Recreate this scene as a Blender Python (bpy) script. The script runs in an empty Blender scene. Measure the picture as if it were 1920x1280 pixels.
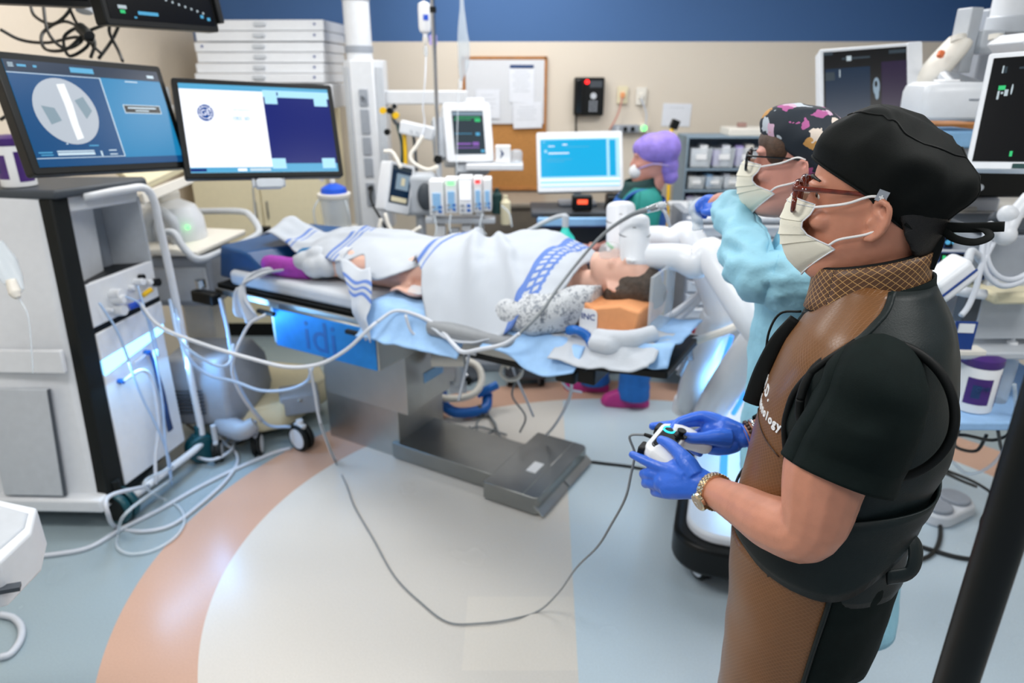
import bpy, bmesh, math, random
from mathutils import Vector as V, Matrix as Mx, noise, Quaternion
S = bpy.context.scene
COL = S.collection
random.seed(7)
PI = math.pi
WM = {}

# ------------------------------------------------------------------ camera
CH, CF, CT = 1.82, 1280.0, math.radians(21.4)
cd = bpy.data.cameras.new('camera'); cam = bpy.data.objects.new('camera', cd); COL.objects.link(cam)
cam.location = (0, 0, CH); cam.rotation_euler = (PI/2 - CT, 0, 0)
cd.sensor_width = 36; cd.lens = 36*CF/1920; cd.clip_start = 0.05
cd.dof.use_dof = True; cd.dof.focus_distance = 1.12; cd.dof.aperture_fstop = 3.2
S.camera = cam

def ray(px, py):
    u = (px-960)/CF; v = (640-py)/CF
    c, s = math.cos(CT), math.sin(CT)
    return V((u, c+v*s, -s+v*c))
def at(px, py, z=None, y=None, d=None):
    """world point seen at a pixel of the photo, at a given height, distance along y or depth"""
    r = ray(px, py)
    if d is not None: t = d
    elif z is not None: t = (z-CH)/r.z
    else: t = y/r.y
    return V((r.x*t, r.y*t, CH+r.z*t))

# ------------------------------------------------------------------ materials
def lin(h):
    h = h.lstrip('#'); o = []
    for i in (0, 2, 4):
        c = int(h[i:i+2], 16)/255
        o.append(c/12.92 if c <= .04045 else ((c+.055)/1.055)**2.4)
    return (o[0], o[1], o[2], 1)
MAT = {}
def mat(name, hexc, rough=.5, metal=0, var=.06, scale=30, bump=.0, bscale=200, emit=0, emc=None, trans=0, alpha=1, coat=0, sub=0, spec=.5, aniso=None):
    m = bpy.data.materials.new(name); m.use_nodes = True
    nt = m.node_tree; b = nt.nodes['Principled BSDF']
    c = lin(hexc)
    if trans or alpha < 1 or emit:
        b.inputs['Base Color'].default_value = tuple(k*.12 for k in c[:3])+(1,) if emit else c
    else:
        tc = nt.nodes.new('ShaderNodeTexCoord')
        n = nt.nodes.new('ShaderNodeTexNoise'); n.inputs['Scale'].default_value = scale; n.inputs['Detail'].default_value = 3
        r = nt.nodes.new('ShaderNodeValToRGB')
        r.color_ramp.elements[0].position = .3; r.color_ramp.elements[1].position = .7
        r.color_ramp.elements[0].color = tuple(max(0, k*(1-var)) for k in c[:3])+(1,)
        r.color_ramp.elements[1].color = tuple(min(1, k*(1+var)) for k in c[:3])+(1,)
        nt.links.new(tc.outputs['Object'], n.inputs['Vector'])
        nt.links.new(n.outputs['Fac'], r.inputs['Fac']); nt.links.new(r.outputs['Color'], b.inputs['Base Color'])
    if bump:
        tc = nt.nodes.new('ShaderNodeTexCoord')
        n2 = nt.nodes.new('ShaderNodeTexNoise'); n2.inputs['Scale'].default_value = bscale; n2.inputs['Detail'].default_value = 4
        bp = nt.nodes.new('ShaderNodeBump'); bp.inputs['Strength'].default_value = bump; bp.inputs['Distance'].default_value = .01
        nt.links.new(tc.outputs['Object'], n2.inputs['Vector'])
        nt.links.new(n2.outputs['Fac'], bp.inputs['Height']); nt.links.new(bp.outputs['Normal'], b.inputs['Normal'])
    b.inputs['Roughness'].default_value = rough; b.inputs['Metallic'].default_value = metal
    b.inputs['Specular IOR Level'].default_value = spec
    b.inputs['Coat Weight'].default_value = coat
    if sub:
        b.inputs['Subsurface Weight'].default_value = sub; b.inputs['Subsurface Radius'].default_value = (.01, .004, .002)
        b.inputs['Subsurface Scale'].default_value = .5
    if trans: b.inputs['Transmission Weight'].default_value = trans; b.inputs['IOR'].default_value = 1.3
    if alpha < 1: b.inputs['Alpha'].default_value = alpha
    if emit:
        b.inputs['Emission Color'].default_value = lin(emc or hexc); b.inputs['Emission Strength'].default_value = emit
    MAT[name] = m
    return m

def diamond_mat(name, base, line, scale, width=.06, rough=.45):
    """woven diamond lattice on UVs in metres"""
    m = bpy.data.materials.new(name); m.use_nodes = True; nt = m.node_tree; b = nt.nodes['Principled BSDF']
    N = nt.nodes.new; L = nt.links.new
    uv = N('ShaderNodeUVMap'); sx = N('ShaderNodeSeparateXYZ'); L(uv.outputs['UV'], sx.inputs[0])
    def mth(op, a, bb=None):
        k = N('ShaderNodeMath'); k.operation = op
        for i, q in enumerate((a, bb)):
            if q is None: continue
            if isinstance(q, (int, float)): k.inputs[i].default_value = q
            else: L(q, k.inputs[i])
        return k.outputs[0]
    p = mth('MULTIPLY', mth('ADD', sx.outputs[0], sx.outputs[1]), scale)
    q = mth('MULTIPLY', mth('SUBTRACT', sx.outputs[0], sx.outputs[1]), scale)
    d1 = mth('ABSOLUTE', mth('SUBTRACT', mth('FRACT', p), .5)); d2 = mth('ABSOLUTE', mth('SUBTRACT', mth('FRACT', q), .5))
    mn = mth('MINIMUM', d1, d2)
    ss = N('ShaderNodeMapRange'); ss.inputs[1].default_value = width; ss.inputs[2].default_value = width*2; L(mn, ss.inputs[0])
    ns = N('ShaderNodeTexNoise'); ns.inputs['Scale'].default_value = 9; ns.inputs['Detail'].default_value = 3
    tc = N('ShaderNodeTexCoord'); L(tc.outputs['Object'], ns.inputs['Vector'])
    rb = N('ShaderNodeValToRGB'); rb.color_ramp.elements[0].position = .3; rb.color_ramp.elements[1].position = .7
    cb = lin(base)
    rb.color_ramp.elements[0].color = tuple(k*.85 for k in cb[:3])+(1,); rb.color_ramp.elements[1].color = tuple(min(1, k*1.12) for k in cb[:3])+(1,)
    L(ns.outputs['Fac'], rb.inputs['Fac'])
    mx = N('ShaderNodeMix'); mx.data_type = 'RGBA'; mx.inputs[6].default_value = lin(line); L(rb.outputs['Color'], mx.inputs[7]); L(ss.outputs[0], mx.inputs[0])
    L(mx.outputs[2], b.inputs['Base Color'])
    bp = N('ShaderNodeBump'); bp.inputs['Strength'].default_value = .4; bp.inputs['Distance'].default_value = .002; bp.invert = True
    L(ss.outputs[0], bp.inputs['Height']); L(bp.outputs['Normal'], b.inputs['Normal'])
    b.inputs['Roughness'].default_value = rough
    MAT[name] = m
    return m

def stripe_mat(name, base, bands, col, extra=None):
    """cloth whose UV.x carries blue woven bands: bands = [(centre, halfwidth)] and check rows"""
    m = bpy.data.materials.new(name); m.use_nodes = True; nt = m.node_tree; b = nt.nodes['Principled BSDF']
    N = nt.nodes.new; L = nt.links.new
    uv = N('ShaderNodeUVMap'); sx = N('ShaderNodeSeparateXYZ'); L(uv.outputs['UV'], sx.inputs[0])
    def mth(op, a, bb=None):
        k = N('ShaderNodeMath'); k.operation = op
        for i, q in enumerate((a, bb)):
            if q is None: continue
            if isinstance(q, (int, float)): k.inputs[i].default_value = q
            else: L(q, k.inputs[i])
        return k.outputs[0]
    acc = None
    for c, w in bands:
        t = mth('LESS_THAN', mth('ABSOLUTE', mth('SUBTRACT', sx.outputs[0], c)), w)
        acc = t if acc is None else mth('MAXIMUM', acc, t)
    if extra:      # dashes across the bands
        dash = mth('LESS_THAN', mth('FRACT', mth('MULTIPLY', sx.outputs[1], extra[0])), extra[1])
        rng = mth('MULTIPLY', mth('GREATER_THAN', sx.outputs[0], extra[2]), mth('LESS_THAN', sx.outputs[0], extra[3]))
        acc = mth('MAXIMUM', acc, mth('MULTIPLY', dash, rng))
    mx = N('ShaderNodeMix'); mx.data_type = 'RGBA'; mx.inputs[6].default_value = lin(base); mx.inputs[7].default_value = lin(col)
    L(mth('MULTIPLY', acc, .85), mx.inputs[0]); L(mx.outputs[2], b.inputs['Base Color'])
    tc = N('ShaderNodeTexCoord'); n2 = N('ShaderNodeTexNoise'); n2.inputs['Scale'].default_value = 260
    L(tc.outputs['Object'], n2.inputs['Vector'])
    bp = N('ShaderNodeBump'); bp.inputs['Strength'].default_value = .25; bp.inputs['Distance'].default_value = .004
    L(n2.outputs['Fac'], bp.inputs['Height']); L(bp.outputs['Normal'], b.inputs['Normal'])
    b.inputs['Roughness'].default_value = .9
    MAT[name] = m
    return m

def blotch_mat(name, base, cols, scale, rough=.75):
    """printed cloth: voronoi blotches in several colours on a ground colour"""
    m = bpy.data.materials.new(name); m.use_nodes = True; nt = m.node_tree; b = nt.nodes['Principled BSDF']
    N = nt.nodes.new; L = nt.links.new
    tc = N('ShaderNodeTexCoord'); ns = N('ShaderNodeTexNoise'); ns.inputs['Scale'].default_value = scale*1.2
    L(tc.outputs['Object'], ns.inputs['Vector'])
    ad = N('ShaderNodeMix'); ad.data_type = 'VECTOR'; ad.inputs[0].default_value = .06
    L(tc.outputs['Object'], ad.inputs[4]); L(ns.outputs['Color'], ad.inputs[5])
    vo = N('ShaderNodeTexVoronoi'); vo.inputs['Scale'].default_value = scale; L(ad.outputs[1], vo.inputs['Vector'])
    sp = N('ShaderNodeSeparateColor'); L(vo.outputs['Color'], sp.inputs[0])
    cr = N('ShaderNodeValToRGB'); cr.color_ramp.interpolation = 'CONSTANT'
    els = cr.color_ramp.elements
    els[0].color = lin(base); els[1].position = .38; els[1].color = lin(cols[0])
    for i, cc in enumerate(cols[1:]):
        e = els.new(.38+.62*(i+1)/len(cols)); e.color = lin(cc)
    L(sp.outputs[0], cr.inputs['Fac'])
    ed = N('ShaderNodeMath'); ed.operation = 'LESS_THAN'; ed.inputs[1].default_value = .5; L(vo.outputs['Distance'], ed.inputs[0])
    mx = N('ShaderNodeMix'); mx.data_type = 'RGBA'; mx.inputs[6].default_value = lin(base); L(cr.outputs['Color'], mx.inputs[7]); L(ed.outputs[0], mx.inputs[0])
    L(mx.outputs[2], b.inputs['Base Color']); b.inputs['Roughness'].default_value = rough
    MAT[name] = m
    return m

# ------------------------------------------------------------------ mesh builder
def catmull(pts, n=6):
    pts = [V(p) for p in pts]
    if len(pts) < 3: return pts
    out = []
    for i in range(len(pts)-1):
        p0 = pts[i-1] if i else pts[0]*2-pts[1]
        p1, p2 = pts[i], pts[i+1]
        p3 = pts[i+2] if i+2 < len(pts) else pts[-1]*2-pts[-2]
        for k in range(n):
            t = k/n
            out.append(.5*((2*p1)+(-p0+p2)*t+(2*p0-5*p1+4*p2-p3)*t*t+(-p0+3*p1-3*p2+p3)*t**3))
    out.append(pts[-1]); return out
def lerpl(vals, t):
    k = t*(len(vals)-1); i = min(int(k), len(vals)-2); f = k-i
    return vals[i]*(1-f)+vals[i+1]*f
def interp(tab, x):
    """smooth table lookup: tab = [(x, a, b, ...)]"""
    if x <= tab[0][0]: return tab[0][1:]
    if x >= tab[-1][0]: return tab[-1][1:]
    for i in range(len(tab)-1):
        if tab[i][0] <= x <= tab[i+1][0]:
            f = (x-tab[i][0])/(tab[i+1][0]-tab[i][0])
            p0 = tab[max(i-1, 0)]; p3 = tab[min(i+2, len(tab)-1)]
            r = []
            for a, b, c, d in zip(p0[1:], tab[i][1:], tab[i+1][1:], p3[1:]):
                v = .5*(2*b+(c-a)*f+(2*a-5*b+4*c-d)*f*f+(-a+3*b-3*c+d)*f**3)
                lo, hi = min(b, c), max(b, c); e = .15*(hi-lo)
                r.append(min(max(v, lo-e), hi+e))
            return tuple(r)
def rotz(a): return Mx.Rotation(a, 4, 'Z')
def frame(o, x, y, z):
    m = Mx((x, y, z)).transposed().to_4x4(); m.translation = o; return m
def look(o, zdir, up=(0, 0, 1)):
    """frame at o whose z runs along zdir and whose y is as near up as it can be"""
    z = V(zdir).normalized(); u = V(up)
    if abs(z.dot(u)) > .98: u = V((0, 1, 0))
    x = u.cross(z).normalized(); y = z.cross(x); return frame(V(o), x, y, z)

class MB:
    def __init__(s, M=None):
        s.v = []; s.f = []; s.mi = []; s.cur = 0; s.uv = {}
        if M is None: s.M = Mx()
        elif isinstance(M, Mx): s.M = M
        else: s.M = WM[M.name]
    def add(s, vs, fs, M=None, uvs=None):
        b = len(s.v); T = s.M @ M if M is not None else s.M
        s.v += [T @ V(p) for p in vs]; s.f += [tuple(i+b for i in f) for f in fs]; s.mi += [s.cur]*len(fs)
        if uvs:
            for i, u in enumerate(uvs): s.uv[b+i] = u
        return s
    def box(s, c, size, M=None):
        x, y, z = (k/2 for k in size); cx, cy, cz = c
        vs = [(cx+i*x, cy+j*y, cz+k*z) for i in (-1, 1) for j in (-1, 1) for k in (-1, 1)]
        return s.add(vs, [(0, 1, 3, 2), (4, 6, 7, 5), (0, 4, 5, 1), (2, 3, 7, 6), (0, 2, 6, 4), (1, 5, 7, 3)], M)
    def prism(s, poly, z0, z1, M=None, taper=1):
        n = len(poly); cx = sum(p[0] for p in poly)/n; cy = sum(p[1] for p in poly)/n
        vs = [(p[0], p[1], z0) for p in poly]+[(cx+(p[0]-cx)*taper, cy+(p[1]-cy)*taper, z1) for p in poly]
        fs = [tuple(reversed(range(n))), tuple(range(n, 2*n))]+[(i, (i+1) % n, n+(i+1) % n, n+i) for i in range(n)]
        return s.add(vs, fs, M)
    def rr(s, w, h, r, z0, z1, M=None, c=(0, 0), n=5, taper=1):
        r = min(r, w/2-1e-4, h/2-1e-4); p = []
        for (sx, sy, a0) in ((1, 1, 0), (-1, 1, PI/2), (-1, -1, PI), (1, -1, 1.5*PI)):
            for k in range(n+1):
                a = a0+PI/2*k/n
                p.append((c[0]+sx*(w/2-r)+r*math.cos(a), c[1]+sy*(h/2-r)+r*math.sin(a)))
        return s.prism(p, z0, z1, M, taper)
    def cyl(s, p0, p1, r0, r1=None, n=20, M=None):
        return s.tube([p0, p1], [r0, r0 if r1 is None else r1], n, False, M)
    def tube(s, pts, r, n=8, sm=True, M=None, caps=True, flat=1, up=None):
        P = catmull(pts) if sm else [V(p) for p in pts]
        m = len(P); rs = [lerpl(r, i/(m-1)) if isinstance(r, (list, tuple)) else r for i in range(m)]
        t = (P[1]-P[0]).normalized(); u = V(up) if up else (V((0, 0, 1)) if abs(t.z) < .9 else V((1, 0, 0)))
        x = (u-t*u.dot(t)).normalized(); vs = []
        for i in range(m):
            t = (P[min(i+1, m-1)]-P[max(i-1, 0)])
            t = t.normalized() if t.length > 1e-9 else V((0, 0, 1))
            x = x-t*x.dot(t)
            x = x.normalized() if x.length > 1e-9 else t.orthogonal().normalized()
            y = t.cross(x)
            for k in range(n):
                a = 2*PI*k/n; vs.append(P[i]+(x*math.cos(a)*flat+y*math.sin(a))*rs[i])
        fs = [(i*n+k, i*n+(k+1) % n, (i+1)*n+(k+1) % n, (i+1)*n+k) for i in range(m-1) for k in range(n)]
        if caps: fs += [tuple(reversed(range(n))), tuple(range((m-1)*n, m*n))]
        return s.add(vs, fs, M)
    def ring(s, c, R, r, M=None, n=24, k=8, a0=0, a1=2*PI):
        full = abs(a1-a0-2*PI) < 1e-6
        pts = [V(c)+V((R*math.cos(a0+(a1-a0)*i/n), R*math.sin(a0+(a1-a0)*i/n), 0)) for i in range(n+1)]
        return s.tube(pts, r, k, False, M, up=(0, 0, 1), caps=not full)
    def lathe(s, prof, M=None, n=24):
        vs = [(r*math.cos(2*PI*k/n), r*math.sin(2*PI*k/n), z) for r, z in prof for k in range(n)]
        m = len(prof)
        fs = [(i*n+k, i*n+(k+1) % n, (i+1)*n+(k+1) % n, (i+1)*n+k) for i in range(m-1) for k in range(n)]
        fs += [tuple(reversed(range(n))), tuple(range((m-1)*n, m*n))]
        return s.add(vs, fs, M)
    def ell(s, c, r, M=None, n=16, m=10):
        if isinstance(r, (int, float)): r = (r, r, r)
        vs = [(c[0], c[1], c[2]-r[2])]
        for i in range(1, m):
            th = PI*i/m-PI/2
            for k in range(n):
                a = 2*PI*k/n; vs.append((c[0]+r[0]*math.cos(th)*math.cos(a), c[1]+r[1]*math.cos(th)*math.sin(a), c[2]+r[2]*math.sin(th)))
        vs.append((c[0], c[1], c[2]+r[2])); e = len(vs)-1
        fs = [(0, 1+(k+1) % n, 1+k) for k in range(n)]
        fs += [(1+i*n+k, 1+i*n+(k+1) % n, 1+(i+1)*n+(k+1) % n, 1+(i+1)*n+k) for i in range(m-2) for k in range(n)]
        b = 1+(m-2)*n
        fs += [(b+k, b+(k+1) % n, e) for k in range(n)]
        return s.add(vs, fs, M)
    def loft(s, rings, caps=True, M=None, uvs=None):
        n = len(rings[0]); m = len(rings)
        vs = [p for r in rings for p in r]
        fs = [(i*n+k, i*n+(k+1) % n, (i+1)*n+(k+1) % n, (i+1)*n+k) for i in range(m-1) for k in range(n)]
        if caps: fs += [tuple(reversed(range(n))), tuple(range((m-1)*n, m*n))]
        return s.add(vs, fs, M, uvs)
    def grid(s, P, M=None, uv=None):
        m = len(P); n = len(P[0])
        vs = [p for r in P for p in r]
        fs = [(i*n+k, i*n+k+1, (i+1)*n+k+1, (i+1)*n+k) for i in range(m-1) for k in range(n-1)]
        return s.add(vs, fs, M, [u for r in uv for u in r] if uv else None)
    def quad(s, a, b, c, d, t=.002):
        """thin slab through four corners"""
        a, b, c, d = map(V, (a, b, c, d)); nn = (b-a).cross(d-a).normalized()*t
        return s.add([a, b, c, d, a-nn, b-nn, c-nn, d-nn], [(0, 1, 2, 3), (7, 6, 5, 4), (0, 4, 5, 1), (1, 5, 6, 2), (2, 6, 7, 3), (3, 7, 4, 0)])
    def mesh(s, name):
        me = bpy.data.meshes.new(name); me.from_pydata([tuple(p) for p in s.v], [], s.f); me.update()
        if max(s.mi, default=0): me.polygons.foreach_set('material_index', s.mi)
        if s.uv:
            L = me.uv_layers.new(name='UVMap'); li = [0]*len(me.loops); me.loops.foreach_get('vertex_index', li)
            for i, vi in enumerate(li): L.data[i].uv = s.uv.get(vi, (0, 0))
        return me
    def build(s, name, mats, parent=None, bevel=0, seg=2, solid=0, subd=0, sharp=38, fix=True, voxel=0, smooth=0, label=None, off=1):
        me = s.mesh(name)
        if fix:
            bm = bmesh.new(); bm.from_mesh(me); bmesh.ops.recalc_face_normals(bm, faces=bm.faces); bm.to_mesh(me); bm.free()
        if not isinstance(mats, (list, tuple)): mats = [mats]
        for m_ in mats: me.materials.append(MAT[m_] if isinstance(m_, str) else m_)
        o = bpy.data.objects.new(name, me); COL.objects.link(o)
        if voxel:
            md = o.modifiers.new('r', 'REMESH'); md.mode = 'VOXEL'; md.voxel_size = voxel
            if smooth:
                ms = o.modifiers.new('s', 'SMOOTH'); ms.factor = .5; ms.iterations = smooth
            dg = bpy.context.evaluated_depsgraph_get(); m2 = bpy.data.meshes.new_from_object(o.evaluated_get(dg))
            o.modifiers.clear(); o.data = m2; bpy.data.meshes.remove(me); me = m2; me.name = name
            me.materials.clear()
            for m_ in mats: me.materials.append(MAT[m_] if isinstance(m_, str) else m_)
        if parent is not None:
            W = WM[parent.name]; me.transform(W.inverted()); o.parent = parent; WM[o.name] = W.copy()
        else:
            vs = [v.co for v in me.vertices]
            lo = V((min(v.x for v in vs), min(v.y for v in vs), min(v.z for v in vs))); hi = V((max(v.x for v in vs), max(v.y for v in vs), 0))
            b = V(((lo.x+hi.x)/2, (lo.y+hi.y)/2, lo.z)); W = Mx.Translation(b)
            me.transform(W.inverted()); o.location = b; WM[o.name] = W
        me.polygons.foreach_set('use_smooth', [True]*len(me.polygons)); 
        if sharp and not voxel: me.set_sharp_from_angle(angle=math.radians(sharp))
        if bevel:
            md = o.modifiers.new('bevel', 'BEVEL'); md.width = bevel; md.segments = seg; md.limit_method = 'ANGLE'; md.angle_limit = math.radians(40)
        if solid:
            md = o.modifiers.new('solid', 'SOLIDIFY'); md.thickness = solid; md.offset = off
        if subd:
            md = o.modifiers.new('subd', 'SUBSURF'); md.levels = subd; md.render_levels = subd
        if label: o['label'] = label
        return o

def thing(name, label, cat, loc=(0, 0, 0), rz=0, group=None, M=None):
    o = bpy.data.objects.new(name, None); COL.objects.link(o); o.empty_display_size = .1
    W = M.copy() if M is not None else Mx.Translation(V(loc)) @ rotz(rz)
    o.matrix_world = W; WM[o.name] = W
    return tag(o, label, cat, group)
def tag(o, label, cat, group=None, kind=None):
    o['label'] = label; o['category'] = cat
    if group: o['group'] = group
    if kind: o['kind'] = kind
    return o
def struct(o, label=None):
    o['kind'] = 'structure'
    if label: o['label'] = label
    return o
def copy_tree(o, parent=None, label=None, M=None):
    c = o.copy(); COL.objects.link(c)
    if parent is not None: c.parent = parent
    if label: c['label'] = label
    if M is not None: c.matrix_world = M; WM[c.name] = M.copy()
    for ch in list(o.children):
        copy_tree(ch, c)
    return c
def text(name, body, size, M, m, parent, ext=.0008, align='CENTER', sx=1, bold=0):
    cu = bpy.data.curves.new(name, 'FONT'); cu.body = body; cu.size = size; cu.extrude = ext; cu.align_x = align; cu.align_y = 'CENTER'; cu.offset = bold
    cu.resolution_u = 3
    t = bpy.data.objects.new(name, cu); COL.objects.link(t)
    dg = bpy.context.evaluated_depsgraph_get(); me = bpy.data.meshes.new_from_object(t.evaluated_get(dg))
    bpy.data.objects.remove(t); bpy.data.curves.remove(cu)
    me.transform(M @ Mx.Diagonal((sx, 1, 1, 1))); me.name = name
    W = WM[parent.name]; me.transform(W.inverted())
    me.materials.clear(); me.materials.append(MAT[m])
    o = bpy.data.objects.new(name, me); COL.objects.link(o); o.parent = parent; WM[o.name] = W.copy()
    return o
def cable(name, pts, r, m, label, cat='cable', n=8, group=None, sm=True):
    return tag(MB().tube(pts, r, n, sm).build(name, m, sharp=0), label, cat, group)

# ------------------------------------------------------------------ palette
mat('white_plastic', '#dfe3e8', .35, var=.02); mat('off_white', '#e6e2d8', .45, var=.02); mat('grey_plastic', '#9aa1ab', .45, var=.04)
mat('light_grey', '#bfc5cc', .45, var=.03); mat('dark_grey', '#3f464e', .5, var=.06); mat('black_plastic', '#070a0a', .42, var=.1, spec=.3)
mat('black_gloss', '#0a0d0f', .12, var=.1); mat('chrome', '#d5d8dc', .12, 1, var=.01); mat('steel', '#b6b6b2', .38, 1, var=.05, scale=8, bump=.03, bscale=60)
mat('steel_dark', '#989b9a', .36, 1, var=.05, scale=8); mat('rubber', '#0a1010', .6, var=.1, spec=.3); mat('teal_rubber', '#0b4a54', .35, var=.1)
mat('cream', '#e2d9b8', .5, var=.02); mat('cream_paint', '#e8dfc0', .45, var=.02)
mat('blue_dark', '#123c86', .5, var=.05); mat('blue_vinyl', '#0f4a80', .38, var=.05); mat('blue_bright', '#0a63b8', .4, var=.05)
mat('royal_blue', '#1450c8', .35, var=.05); mat('light_blue', '#8fc0ea', .6, var=.05); mat('purple', '#4a2a78', .35, var=.08)
mat('label_white', '#eef0f2', .5, var=.01); mat('paper', '#e3e7ef', .7, var=.02); mat('ink', '#3c4a6a', .7, var=.1); mat('navy_ink', '#1d3d6e', .6, var=.05)
mat('cork', '#b98247', .9, var=.2, scale=120, bump=.2); mat('wood', '#a8703a', .5, var=.15, scale=14); mat('whiteboard', '#d8dbe0', .3, var=.01)
mat('cable_white', '#c9cfd8', .4, var=.03); mat('cable_grey', '#7a8084', .45, var=.05); mat('cable_black', '#101413', .45, var=.1); mat('cable_blue', '#a9c6ea', .35, var=.03)
mat('yellow', '#e8b90f', .4, var=.05); mat('red', '#c01a28', .4, var=.05); mat('green', '#2faa4a', .5, var=.05); mat('orange', '#e0703a', .5, var=.05)
mat('clear', '#eaf2f8', .08, alpha=.32); mat('clear_bag', '#dfeaf2', .15, alpha=.45); mat('lens', '#f4ece4', .03, alpha=.12)
mat('sheet_white', '#c2c8d0', .85, var=.02, bump=.15, bscale=120); mat('pad_blue', '#9cc4ee', .75, var=.05, bump=.2, bscale=40)
mat('gown_print', '#a9adb4', .8); mat('pad_grey', '#8b8f93', .7, var=.05)
blotch_mat('speckle', '#c4c8cc', ['#7c828c', '#8f959d'], 60)
mat('skin', '#c98a70', .45, var=.08, scale=25, bump=.05, bscale=350, sub=.12); mat('skin_pale', '#e0b3a0', .5, var=.05, scale=18, sub=.1); mat('skin_pink', '#cf9384', .5, var=.06, scale=20, sub=.1)
mat('hair_black', '#0b0807', .45, var=.3, scale=160, bump=.3, bscale=600); mat('hair_brown', '#4a3322', .5, var=.25, scale=120, bump=.3, bscale=500)
mat('hair_dark', '#4a4038', .6, var=.3, scale=70, bump=.5, bscale=200)
mat('glove_blue', '#2f69d8', .36, var=.06, scale=30, bump=.22, bscale=45)
mat('scrub_black', '#0c1716', .8, var=.1, scale=50, bump=.1, bscale=500, spec=.15); mat('cap_black', '#080d0c', .75, var=.1, scale=40, bump=.1, bscale=600, spec=.2)
mat('vest_black', '#121d1e', .5, var=.1, scale=30, bump=.08, bscale=400, spec=.3); mat('trim_black', '#060a0a', .6, var=.1, spec=.25)
mat('mask_cream', '#ece9d8', .85, var=.02, bump=.08, bscale=300); mat('mask_white', '#e8ebf0', .85, var=.02); mat('elastic', '#f2f2f2', .7, var=.02)
mat('gown_blue', '#92cadf', .6, var=.07, scale=6, bump=.5, bscale=26); mat('scrub_teal', '#0f7f78', .75, var=.08); mat('lead_blue', '#0b4f9a', .6, var=.06)
mat('cap_purple', '#8f7bd0', .8, var=.15, scale=25, bump=.4, bscale=40); mat('pants_blue', '#1f6fc4', .75, var=.08, bump=.2, bscale=20)
mat('clog_pink', '#c2358a', .45, var=.05); mat('sock_purple', '#a03aa8', .8, var=.12, scale=40, bump=.3, bscale=60); mat('collar_dark', '#0f3b3a', .7, var=.08)
mat('tortoise', '#6a2310', .12, var=.5, scale=60, coat=.5); mat('teal_silicone', '#38cfc0', .3, var=.04); mat('foam_orange', '#e8a06c', .8, var=.04)
mat('gold', '#d6c6aa', .2, 1, var=.05); mat('watch_face', '#9a8a76', .2, .6, var=.05); mat('bead_brown', '#3a2418', .35, var=.2)
mat('robot_white', '#e4e8ee', .3, var=.01); mat('glass_screen', '#05070a', .05)
mat('blue_glow', '#3a94ff', .4, emit=1.7); mat('led_white', '#8fd0ff', .4, emit=3.2, emc='#8ed0ff'); mat('led_green', '#4cff5a', .4, emit=6); mat('led_red', '#ff2020', .4, emit=4); mat('led_cyan', '#20e0ff', .4, emit=5)
def scr(n, c, e=1.0): return mat(n, c, .25, emit=e*1.25, spec=.25)
scr('scr_blue_a', '#0b4f86', .75); scr('scr_blue_b', '#1d83b8', .85); scr('scr_bar', '#123050', .6); scr('scr_line', '#cfe6f4', .8); scr('scr_white', '#f2f6ff', 1.05)
scr('scr_navy', '#0c1f7c', .7); scr('scr_cyan', '#0aa4d8', 1.0); scr('scr_pale', '#a8dcf2', 1.0); scr('scr_tab', '#5ab0dc', .8); scr('scr_grey', '#8fa6b8', .7); scr('scr_xray', '#b4bdc8', .9); scr('scr_xray2', '#eef2f4', .95); scr('scr_xray3', '#8499a6', .9)
scr('scr_dark', '#0b0d12', .5); scr('scr_deep', '#10304e', .5); scr('scr_violet', '#32204a', .4); scr('scr_green', '#3ecf80', .8); scr('scr_text', '#c8d8e0', .7); scr('scr_dim', '#3a4852', .6); scr('scr_logo', '#1450a8', .7)
scr('scr_purple', '#a070d0', .6)
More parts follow.
